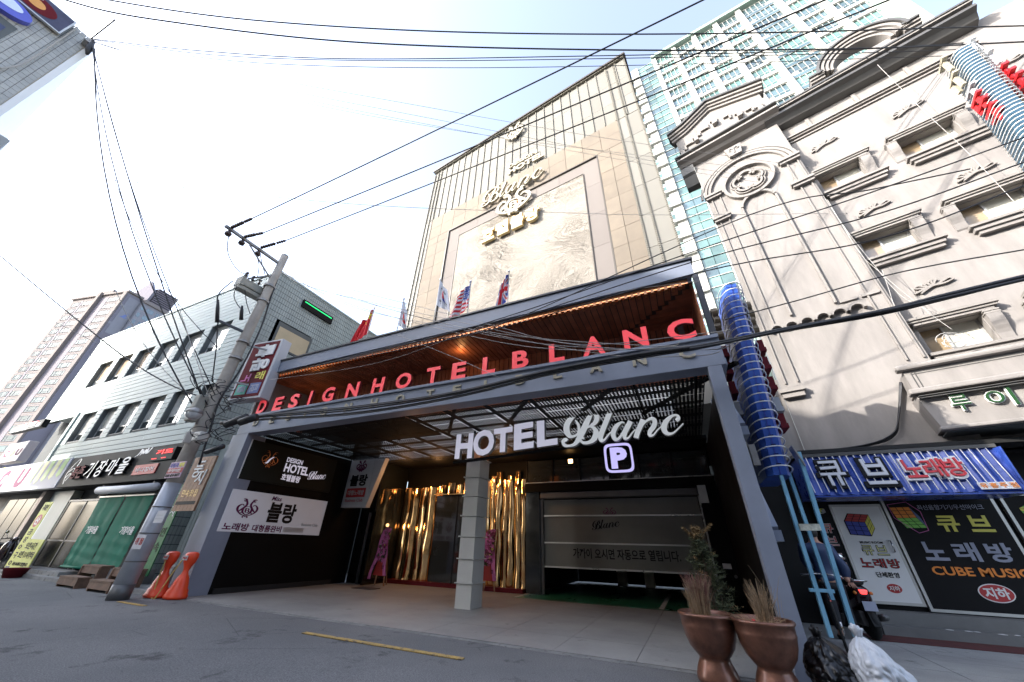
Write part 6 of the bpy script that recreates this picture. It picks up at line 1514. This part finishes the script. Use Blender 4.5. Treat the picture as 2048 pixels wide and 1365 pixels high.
# conifer behind
cf = root('conifer', 'small scraggly conifer with browned top behind the left planter', 'tree', (.12, 6.6, 0))
add('trunk', MB().tube([(.12, 6.6, .3), (.10, 6.6, 1.0), (.06, 6.58, 1.55)], [.03, .02, .006], 7), A['bark'], cf)
mbg, mbb = MB(), MB()
for i in range(300):
    t = random.random()**.8; z = .42+t*1.12; R_ = .33*(1-t)**.8+.05; a = random.uniform(0, 6.28); c0 = V((.12-.06*t, 6.6, z)); tip = c0+V((R_*math.cos(a), R_*math.sin(a), .10+.10*t*random.random()))*random.uniform(.6, 1.15)
    tip = V((tip.x, tip.y, c0.z+random.uniform(.0, .12)))
    tgt = mbb if t > .88 or random.random() < .05 else mbg
    for k in range(26):
        p = c0.lerp(tip, random.uniform(.2, 1)); d = V((random.uniform(-1, 1), random.uniform(-1, 1), random.uniform(-.2, .9))).normalized()*random.uniform(.04, .08); sd_ = V((random.uniform(-1, 1), random.uniform(-1, 1), random.uniform(-1, 1))).normalized()*.006
        tgt.add([p-sd_, p+sd_, p+d], [(0, 1, 2)])
for side in (-1, 1):
    for k in range(340):
        p = V((.06, 6.58, 1.44)).lerp(V((.06+side*.20+.03, 6.58, 1.60+(.05 if side > 0 else 0))), random.random()); d = V((random.uniform(-1, 1), random.uniform(-1, 1), random.uniform(-.3, 1))).normalized()*random.uniform(.03, .06); sd_ = V((random.uniform(-1, 1), random.uniform(-1, 1), random.uniform(-1, 1))).normalized()*.004
        mbb.add([p-sd_, p+sd_, p+d], [(0, 1, 2)])
add('crown', mbg, A['needle'], cf); add('browned_tips', mbb, A['needleb'], cf)
# garbage bags
def bag(name, label, c, rx_, ry_, h, mt, seed, tie=True, lean=(0, 0)):
    n1, n2 = 96, 64; vs = []
    for j in range(n2+1):
        t = j/n2
        for i in range(n1):
            a = 2*math.pi*i/n1
            prof = (math.sin(math.pi*min(1, t*1.02)**.75))**.55 if t < .995 else .0
            prof = max(prof, .12 if t > .9 else 0)
            q = V((math.cos(a)*1.4, math.sin(a)*1.4, t*3+seed))
            f = 1+.22*noise.noise(q)+.11*abs(noise.noise(q*2.6))*2+.10*(1-abs(noise.noise(V((math.cos(a)*5, math.sin(a)*5, t*4+seed)))*3))+.05*abs(noise.noise(V((math.cos(a)*9, math.sin(a)*9, t*9+seed))))*2
            vs.append((c.x+rx_*prof*f*math.cos(a)+lean[0]*t, c.y+ry_*prof*f*math.sin(a)+lean[1]*t, c.z+h*t*(1+.06*noise.noise(q*1.3))))
    fs = [(j*n1+i, j*n1+(i+1) % n1, (j+1)*n1+(i+1) % n1, (j+1)*n1+i) for j in range(n2) for i in range(n1)]+[tuple(range(n1))[::-1]]
    s = root(name, label, 'bag', c); add('sack', MB().add(vs, fs), mt, s, smooth=True)
    if tie:
        mb = MB(); top = c+V((lean[0], lean[1], h))
        for k in range(7): a = k*.9; mb.tube([top-V((0, 0, .03)), top+V((.03*math.cos(a), .03*math.sin(a), .05)), top+V((.06*math.cos(a), .05*math.sin(a), .05+.02*(k % 3)))], [.03, .026, .012], 6)
        add('knot', mb, mt, s, smooth=True)
    return s
bag('garbage_bag', 'tied black plastic garbage bag leaning by the right steel pillar', V((1.16, 5.95, .0)), .24, .24, .52, A['bagblack'], 2.3, lean=(-.10, .05))
bag('garbage_bag', 'translucent white plastic garbage bag slumped beside the black one', V((1.50, 5.75, .0)), .20, .22, .58, A['bagwhite'], 7.7, lean=(-.10, .10))

# scooter: built along +Y (nose away from the camera), rear at local origin
def scooter(loc, rz, label):
    s = root('scooter', label, 'scooter', loc, rz, local=True)
    def wheel(y):
        w_ = add('wheel', MB().lathe([(.17, -.05), (.235, -.055), (.26, -.03), (.265, 0), (.26, .03), (.235, .055), (.17, .05)], (0, y, .265), 28, axis='x'), A['rubber'], s, smooth=True)
        add('rim', MB().lathe([(.03, -.06), (.06, -.055), (.16, -.035), (.165, 0), (.16, .035), (.06, .055), (.03, .06)], (0, y, .265), 20, axis='x'), A['alu_dark'], w_, smooth=True)
    wheel(.10); wheel(1.40)
    def loft(secs, n=18):
        mb = MB(); vs = []
        for (y, zc, hw, hh, k) in secs:
            for i in range(n):
                a = 2*math.pi*i/n; ca, sa = math.cos(a), math.sin(a); vs.append((hw*math.copysign(abs(ca)**k, ca), y, zc+hh*math.copysign(abs(sa)**k, sa)))
        fs = [(j*n+i, j*n+(i+1) % n, (j+1)*n+(i+1) % n, (j+1)*n+i) for j in range(len(secs)-1) for i in range(n)]+[tuple(range(n))[::-1], tuple((len(secs)-1)*n+i for i in range(n))]
        return mb.add(vs, fs)
    add('tail_body', loft([(-.10, .72, .05, .04, .8), (-.06, .70, .11, .10, .8), (.02, .66, .155, .16, .8), (.2, .60, .17, .20, .8), (.45, .55, .165, .20, .8), (.62, .48, .13, .16, .8)]), A['scoot'], s, smooth=True)
    add('floorboard', MB().box(-.16, .16, .58, 1.05, .28, .36), A['scoot'], s, bevel=.03)
    add('leg_shield', loft([(1.02, .62, .22, .34, .7), (1.10, .64, .22, .34, .7), (1.18, .64, .12, .26, .8)]), A['scoot'], s, smooth=True)
    add('front_fender', loft([(1.22, .50, .03, .03, 1), (1.28, .54, .07, .05, 1), (1.42, .56, .075, .05, 1), (1.55, .50, .04, .03, 1)]), A['scoot'], s, smooth=True)
    add('seat', loft([(.0, .845, .10, .025, .8), (.08, .85, .14, .05, .8), (.3, .84, .145, .06, .8), (.5, .82, .13, .05, .8), (.66, .80, .09, .04, .8)]), A['rubber'], s, smooth=True)
    add('rear_fender', MB().prism([(-.07, -.08, .52), (.07, -.08, .52), (.06, -.17, .22), (-.06, -.17, .22)], (0, .03, 0)), A['rubber'], s)
    add('grab_rail', MB().tube([(-.13, .12, .86), (-.15, -.04, .885), (-.08, -.12, .89), (.08, -.12, .89), (.15, -.04, .885), (.13, .12, .86)], .012, 8), A['chrome'], s, smooth=True)
    tl_ = add('tail_light', MB().prism([(-.065, -.125, .75), (.065, -.125, .75), (.045, -.115, .68), (-.045, -.115, .68)], (0, .06, 0)), A['taillight'], s, bevel=.01)
    for sx in (-1, 1): add('indicator', MB().ball((sx*.125, -.075, .70), .028), mat('amber', (.7, .25, .05), .2), s, smooth=True)
    add('number_plate', MB().box(-.10, .10, -.150, -.144, .44, .58), A['lavp'], s)
    add('fork', MB().tube([(.07, 1.40, .27), (.06, 1.2, .8), (0, 1.12, 1.0)], .02, 8).tube([(-.07, 1.40, .27), (-.06, 1.2, .8), (0, 1.12, 1.0)], .02, 8), A['alu_dark'], s, smooth=True)
    add('handlebar', MB().tube([(-.34, .98, 1.02), (-.18, 1.06, 1.05), (.18, 1.06, 1.05), (.34, .98, 1.02)], .018, 8), A['rubber'], s, smooth=True)
    add('muff', loft([(.90, 1.0, .05, .05, 1), (1.0, 1.0, .09, .08, 1), (1.12, 1.0, .06, .06, 1)]), A['rubber'], s)
    add('headset', MB().ball((0, 1.12, 1.02), .10, 1, .8), A['scoot'], s, smooth=True)
    for sx in (-1, 1):
        mr = add('mirror', MB().tube([(sx*.22, 1.04, 1.05), (sx*.28, 1.02, 1.17), (sx*.30, 1.0, 1.22)], .008, 6), A['chrome'], s, smooth=True); add('mirror_glass', MB().ball((sx*.30, 1.0, 1.26), .055, .25, 1), A['chrome'], mr, smooth=True)
    add('exhaust', MB().tube([(.15, .55, .26), (.17, .2, .30), (.18, -.12, .36)], [.03, .05, .055], 10), A['alu_dark'], s, smooth=True)
    add('engine', MB().box(-.14, -.06, 0, .5, .2, .42).box(-.06, .10, .3, .6, .22, .42), A['alu_dark'], s, bevel=.02); return s
sc1 = scooter((2.66, 9.95, .014), rad(8), 'dark maroon scooter seen from behind with its red tail light glowing')
sc2 = copy_tree(sc1); sc2.location = (-25.6, 6.3, .05); sc2.rotation_euler = (0, 0, rad(-80)); sc2['label'] = 'dark scooter parked beside the yellow banners at the far left'
for o in (sc1, sc2): o['group'] = 'scooters'
# bicycle behind the pale blue stand
bs_ = root('bicycle', 'black bicycle parked behind the pale blue stand', 'bicycle', (1.85, 8.6, .012), rad(78), local=True)
for x in (-.5, .5):
    mb = MB(); mb.tube([(x+.32*math.cos(a), 0, .33+.32*math.sin(a)) for a in [i*2*math.pi/28 for i in range(29)]], .018, 6, caps=False); wq = add('wheel', mb, A['rubber'], bs_, smooth=True)
    mb = MB()
    for k in range(12): a = k*math.pi/6; mb.bar((x, 0, .33), (x+.31*math.cos(a), 0, .33+.31*math.sin(a)), .003, .003)
    add('spokes', mb, A['chrome'], wq)
mb = MB()
for a, b in (((-.5, 0, .33), (-.05, 0, .30)), ((-.5, 0, .33), (-.15, 0, .78)), ((-.05, 0, .30), (-.17, 0, .86)), ((-.05, 0, .30), (.33, 0, .80)), ((-.15, 0, .76), (.33, 0, .84)), ((.5, 0, .33), (.30, 0, .95))): mb.tube([a, b], .016, 8)
add('frame', mb, A['scoot'], bs_, smooth=True); add('handlebar', MB().tube([(.22, -.28, .98), (.30, -.1, 1.0), (.30, .1, 1.0), (.22, .28, .98)], .012, 8), A['chrome'], bs_, smooth=True); add('saddle', MB().ball((-.18, 0, .89), .10, .6, .35), A['rubber'], bs_, smooth=True)
add('crank', MB().lathe([(.09, -.01), (.09, .01)], (-.05, -.04, .30), 16, axis='y'), A['chrome'], bs_)

# person in navy puffer jacket, turned away, leaning to the scooter
pe = root('person', 'person in a navy puffer jacket and dark trousers reaching for the maroon scooter', 'person', (2.22, 9.75, .014))
def skin_body(name, joints, edges, mt, sub=2, par=pe):
    me = bpy.data.meshes.new(name); me.from_pydata([j[0] for j in joints], edges, [])
    o = bpy.data.objects.new(name, me); put(o, par); me.materials.append(mt)
    sk = o.modifiers.new('skin', 'SKIN'); sk.use_smooth_shade = True
    for i, j in enumerate(joints): me.skin_vertices[0].data[i].radius = (j[1], j[2] if len(j) > 2 else j[1])
    me.skin_vertices[0].data[0].use_root = True
    if sub: sb = o.modifiers.new('sub', 'SUBSURF'); sb.levels = sub; sb.render_levels = sub
    return o
X0, Y0 = 2.22, 9.75
def jj(x, y, z): return (X0+x, Y0+y, z)
hand = P(1706, 1174, y=9.68)
J = [(jj(0, .05, .92), .15, .12), (jj(0, .08, 1.10), .15, .12), (jj(-.01, .10, 1.28), .18, .13), (jj(-.01, .12, 1.43), .15, .11), (jj(-.01, .13, 1.52), .06, .06), (jj(-.01, .12, 1.62), .09, .10), (jj(-.01, .12, 1.70), .075, .085),
     (jj(.18, .08, 1.40), .075), (jj(.27, .02, 1.12), .062), ((hand.x-.04, hand.y+.02, hand.z+.06), .042), (jj(-.20, .16, 1.40), .075), (jj(-.25, .26, 1.15), .058), (jj(-.12, .46, 1.08), .040),
     (jj(.10, .05, .86), .10), (jj(.11, .10, .50), .070), (jj(.11, .05, .10), .045), (jj(.12, .17, .045), .035), (jj(-.10, .05, .86), .10), (jj(-.12, -.02, .50), .070), (jj(-.13, -.05, .10), .045), (jj(-.14, .07, .045), .035)]
E_ = [(0, 1), (1, 2), (2, 3), (3, 4), (4, 5), (5, 6), (3, 7), (7, 8), (8, 9), (3, 10), (10, 11), (11, 12), (0, 13), (13, 14), (14, 15), (15, 16), (0, 17), (17, 18), (18, 19), (19, 20)]
skin_body('body', J, E_, A['skin'])
JJ = [(jj(0, .05, .84), .185, .155), (jj(0, .07, .98), .19, .165), (jj(-.01, .09, 1.14), .20, .17), (jj(-.01, .10, 1.30), .21, .165), (jj(-.01, .12, 1.44), .16, .13), (jj(-.01, .13, 1.51), .09, .09), (jj(.19, .08, 1.41), .105), (jj(.235, .05, 1.26), .092), (jj(.28, .01, 1.10), .088), ((hand.x-.06, hand.y+.03, hand.z+.11), .060), (jj(-.21, .16, 1.41), .105), (jj(-.26, .24, 1.15), .085), (jj(-.15, .43, 1.09), .058)]
jk = skin_body('jacket', JJ, [(0, 1), (1, 2), (2, 3), (3, 4), (4, 5), (4, 6), (6, 7), (7, 8), (8, 9), (4, 10), (10, 11), (11, 12)], A['jacket'], 3)
tx = bpy.data.textures.new('quilt', 'WOOD'); tx.wood_type = 'BANDNOISE'; tx.noise_scale = .12; tx.turbulence = .6
dm = jk.modifiers.new('quilt', 'DISPLACE'); dm.texture = tx; dm.strength = .035; dm.texture_coords = 'LOCAL'; dm.mid_level = .5
skin_body('trousers', [(jj(0, .05, .90), .15, .13), (jj(.10, .05, .80), .115), (jj(.11, .10, .50), .088), (jj(.11, .05, .13), .065), (jj(-.10, .05, .80), .115), (jj(-.12, -.02, .50), .088), (jj(-.13, -.05, .13), .065)], [(0, 1), (1, 2), (2, 3), (0, 4), (4, 5), (5, 6)], A['trouser'])
add('hair', MB().ball(jj(-.01, .10, 1.69), .105, 1.05, 1.05), A['hair'], pe, smooth=True)
for sx in (-1, 1): add('shoe', MB().ball(jj(.12 if sx > 0 else -.135, .12 if sx > 0 else .02, .05), .05, 2.3, .9), A['rubber'], pe, smooth=True)
for k in range(4):
    b_ = hand+V((-.028+.019*k, -.005, .012)); skin_body('finger', [((b_.x-.01, b_.y+.02, b_.z+.05), .010), (tuple(b_+V((.004, -.02, .02))), .009), (tuple(b_+V((.010, -.035, -.01))), .008), (tuple(b_+V((.012, -.025, -.035+.004*abs(k-1)))), .0065)], [(0, 1), (1, 2), (2, 3)], A['skin'], 1)
skin_body('thumb', [(tuple(hand+V((-.045, .01, .05))), .012), (tuple(hand+V((-.055, -.015, .02))), .010), (tuple(hand+V((-.045, -.035, -.005))), .008)], [(0, 1), (1, 2)], A['skin'], 1)

# congratulatory flower stands
def flower_stand(x, y, label, seed, hh=1.75):
    random.seed(seed)
    s = root('flower_stand', label, 'flower stand', (x, y, .012), group='pink ribboned flower stands')
    add('easel', MB().bar((x-.18, y, .02), (x-.05, y, 1.5), .035, .03).bar((x+.22, y, .02), (x+.05, y, 1.5), .035, .03).bar((x, y+.4, .02), (x, y+.03, 1.4), .03, .03).bar((x-.12, y, .55), (x+.14, y, .55), .03, .03), A['board'], s)
    add('red_cloth', MB().prism([(x-.30, y-.04, .32), (x+.22, y-.04, .30), (x+.12, y-.04, .98), (x-.12, y-.04, .98)], (0, .02, 0)), mat('cloth_red', (.40, .02, .015), .6, var=.2), s)
    for i, sx in enumerate((-1, 1)):
        mb = MB(); n = 14; vs = []
        for k in range(n+1):
            t = k/n; px = x+sx*(.06+.27*t*(1.2 if sx < 0 else .7)); pz = 1.70-1.5*t*(1 if sx < 0 else .92); yy = y-.10-.03*math.sin(t*9+i); vs += [(px-.065, yy, pz), (px+.065, yy+.015*math.sin(t*13), pz)]
        mb.add(vs, [(2*k, 2*k+1, 2*k+3, 2*k+2) for k in range(n)]); add('ribbon', mb, A['pinkp'], s)
        for k, c in enumerate('축개업'): 
            t = .35+k*.2; q = Panel((x+sx*(.05+.20*t*(1.2 if sx < 0 else .7))-.045, y-.145, 1.70-1.5*t-.06), X3, Z3, .09, .11); q.text(c, 0, 0, 1, 1, A['signblack'], s, bold=.01, d=.0, t_=.004)
    for mt, cnt_, r_ in ((A['pinkp'], 60, .05), (mat('flower_dark_pink', (.32, .05, .14), .7, var=.2), 55, .045), (mat('flower_white', (.6, .55, .55), .7), 14, .03), (A['yellowp'], 6, .035), (A['needle'], 40, .05)):
        mb = MB()
        for k in range(cnt_):
            t = random.random(); c = V((x+random.uniform(-.13, .13)*(1.25-t*.4)-.02+.10*t, y-.08+random.uniform(-.06, .03), .75+t*1.0))
            for m_ in range(5):
                a = m_*1.257+k; mb.add([c, c+V((math.cos(a)*r_, -.02, math.sin(a)*r_)), c+V((math.cos(a+.6)*r_*1.1, -.03, math.sin(a+.6)*r_*1.1)), c+V((math.cos(a+1.2)*r_, -.01, math.sin(a+1.2)*r_))], [(0, 1, 2, 3)])
        add('blossoms', mb, mt, s, kind='stuff')
    return s
q = P(752, 1172, z=.012)
flower_stand(q.x+.1, q.y, 'pink ribboned flower stand with red cloth standing left of the gold wall', 4, 1.8)
q = P(985, 1185, z=.012)
flower_stand(q.x-.15, q.y, 'pink ribboned flower stand half hidden behind the pale column', 9, 1.8)

# ================================================================== OVERHEAD WIRES
# leads from the tiled corner to the utility pole
A0 = V((-19.7, -1.7, 19.7))
for i, (px, py, dz, d, r_, wh) in enumerate(((405, 800, 0, .25, .020, 0), (415, 810, -.1, .9, .018, 0), (430, 790, .1, .5, .015, 0), (440, 700, 0, 1.6, .012, 0), (398, 830, -.2, 1.3, .022, 0), (380, 790, .1, 2.2, .010, 1), (430, 830, 0, .05, .010, 1), (500, 560, 0, .2, .010, 1), (460, 440, 0, .1, .008, 1))):
    wire('span_cable', sag(A0+V((0, .05*i, -.05*i)), P(px, py, y=5.3) if i < 8 else P(px, py, x=-12.4), d), r_, A['wire'] if not wh else A['wirew'], (('tight dark strand', 'sagging dark strand', 'slim dark strand', 'very slack slim dark strand', 'thickest sagging strand', 'slackest pale strand', 'straight pale strand', 'pale strand to the side wall', 'pale strand to the crossarm')[i]+' hung between tiled corner and pole'), 'fan of cables from the tiled corner to the pole', n=1)
def zwire(pxs, z, r, mt, label, group=None): wire('span_cable', [P(*p, z=z) for p in pxs], r, mt, label, group, n=12)
G = 'long cables crossing the top of the picture'
zwire([(120, -28), (216, 0), (500, 40), (900, 64), (1400, 68), (2048, 52), (2400, 42)], 14, .018, A['wire'], 'uppermost long cable crossing the sky from upper left to right', G)
zwire([(60, -30), (130, 0), (300, 38), (700, 84), (1200, 100), (1700, 98), (2048, 84), (2400, 66)], 13.5, .02, A['wire'], 'second long cable crossing the sky below the uppermost one', G)
zwire([(184, 78), (400, 102), (700, 118), (1200, 112), (1700, 100), (2048, 78), (2400, 60)], 15, .014, A['wire'], 'third long cable from the tiled corner across the tower top', G)
zwire([(184, 80), (450, 112), (800, 122), (1300, 116), (1800, 104), (2048, 92), (2400, 75)], 14.8, .012, A['wire'], 'fourth thin long cable close under the third', G)
zwire([(184, 84), (500, 125), (900, 136), (1400, 128), (1900, 112), (2200, 104)], 14.6, .010, A['wire'], 'lowest thin long cable from the tiled corner across the tower top', G)
for i, (a, b, c) in enumerate((((500, 150), (800, 205), (1200, 275)), ((500, 165), (850, 235), (1350, 330)), ((520, 178), (860, 250), (1420, 350)), ((560, 195), (1000, 275), (1560, 345)))):
    zwire([(190, 86), a, b, c, (c[0]+420, c[1]+60)], 13, .006, A['wirew'], 'very thin pale wire slanting from the tiled corner across the tower', 'thin pale wires across the tower')
zwire([(-60, 338), (200, 358), (700, 408), (1100, 425), (1400, 430), (2100, 420)], 10.5, .008, A['wirew'], 'thin pale wire crossing mid sky behind the crest')
zwire([(-60, 555), (0, 588), (200, 690), (380, 780)], 9, .01, A['wirew'], 'thin grey wire descending across the far left tower')
wire('span_cable', [P(-60, 465, x=-24), P(0, 512, x=-22), P(120, 612, x=-19), P(250, 715, x=-16), P(345, 772, x=-14), P(420, 800, x=-12.7)], .02, A['wire'], 'black cable dipping from the left edge across the siding building to the pole')
# lines over the right building
for i, (a, b, c) in enumerate((((1420, 492), (1700, 400), (2048, 275)), ((1400, 520), (1750, 430), (2048, 325)), ((1400, 545), (1750, 480), (2048, 372)), ((1000, 650), (1500, 430), (1740, 380)))):
    ext = (2*c[0]-b[0], 2*c[1]-b[1]); st = (960, 650+i*8) if i < 3 else (800, 690)
    wire('span_cable', [P(*p, y=5.6+.1*i) for p in ((620, 735), st, a, b, c, (c[0]+200, c[1]+(c[1]-b[1])*200/max(1, (c[0]-b[0]))))], .011, A['wire'], ('%s thin dark cable rising over the stucco building' % ('highest', 'second', 'third', 'steepest')[i]), 'thin cables rising over the stucco building', n=8)
wire('span_cable', [P(*p, y=5.9) for p in ((1450, 640), (1600, 600), (1800, 545), (2048, 500), (2250, 470))], .010, A['wire'], 'thin dark cable crossing the middle of the stucco building', n=8)
# thick bundle along the porch beam to the right
bun = 'thick cable bundle along the porch beam'
random.seed(21)
for i in range(9):
    o = random.uniform(-5, 5)
    pts = [(440, 848+o*.5), (520, 836+o), (700, 822+o*1.6), (900, 792+o*1.2), (1100, 745+o), (1280, 712+o), (1400, 694+o*.6), (1560, 662+o*.6), (1750, 628+o*.8), (1900, 592+o), (2048, 556+o*.8), (2250, 510+o)]
    wire('bundle_cable', [P(*p, y=5.75+.012*i) for p in pts], random.choice((.012, .016, .020)), A['wire'], 'black cable in the thick bundle running along the porch beam to the right', bun, n=8)
wire('bundle_cable', [P(*p, y=5.70) for p in ((1380, 698), (1440, 688), (1600, 655), (1820, 612), (2048, 560), (2200, 528))], .022, A['wire'], 'thickest black cable of the bundle, right of the porch', n=8)
wh = 'pale service wires fanning over the wood recess'
fan = [((700, 612), (900, 655), (1100, 690), (1390, 700)), ((690, 605), (930, 670), (1130, 700), (1420, 690)), ((620, 575), (900, 640), (1150, 690), (1400, 700)), ((610, 570), (860, 640), (1180, 705), (1380, 712)), ((960, 645), (1060, 672), (1180, 690), (1400, 668)), ((600, 560), (790, 622), (1000, 668), (1300, 692))]
for i, f_ in enumerate(fan): wire('service_wire', [P(565, 545, y=6.0)]+[P(*p, y=5.9+.03*i) for p in f_]+[P(f_[3][0]+60, f_[3][1]-8, y=5.9)], .007, A['wirew'] if i % 2 else A['galv'], 'pale thin service wire sagging before the wood-lined recess', wh, n=8)
wire('service_wire', [P(*p, y=6.0) for p in ((795, 670), (900, 712), (1000, 756))], .006, A['wirew'], 'short white wire slanting down past the letters L and B', n=6)
wire('service_wire', [P(*p, y=6.1) for p in ((540, 760), (760, 725), (1000, 640), (1200, 590), (1420, 560))], .005, A['wirew'], 'thin pale wire running just under the porch fascia', n=6)
# white lashings down the stucco building and a coil at a window
for i, pts in enumerate((((1650, 398), (1700, 470), (1740, 520), (1800, 590), (1868, 625)), ((1655, 400), (1715, 500), (1760, 545), (1850, 620), (1905, 660)), ((1755, 130), (1840, 215), (1930, 300), (2048, 425)), ((1764, 540), (1778, 580), (1790, 618)))):
    n = RBM.to_3x3() @ Y3; wire('white_wire', [RBM @ at_plane(*p, -.35) for p in pts], .006, A['wirew'], ('white wire %s on the stucco face' % ('left of the bay edge, upper strand', 'left of the bay edge, lower strand', 'slanting across the top right window', 'short piece by the middle window')[i]), 'white wires on the stucco face', n=6)
mb = MB()
for k in range(5):
    c = RBM @ at_plane(1905+random.uniform(-5, 5), 682+random.uniform(-6, 6), -.38); r_ = .11+.03*k; mb.tube([c+V((r_*math.cos(a+k), 0, r_*math.sin(a+k)*.8)) for a in [i*2*math.pi/16 for i in range(15)]], .008, 5)
add('wire_coil', mb, A['wirew'], None, smooth=True, label='coil of white wire hanging in front of the lowest stucco window', cat='wire coil')
for k in range(3): wire('drop_cable', [RBM @ at_plane(*p, -.05-.02*k) for p in ((1800+k*2, 765), (1797, 830+k*5), (1790-k*4, 870), (1745-k*8, 890), (1640-k*10, 905))], .016, A['wire'], ('black cable drooping from the balcony corner, %s of three' % ('rightmost', 'middle', 'leftmost')[k]), 'drooping cables by the balcony', n=8)
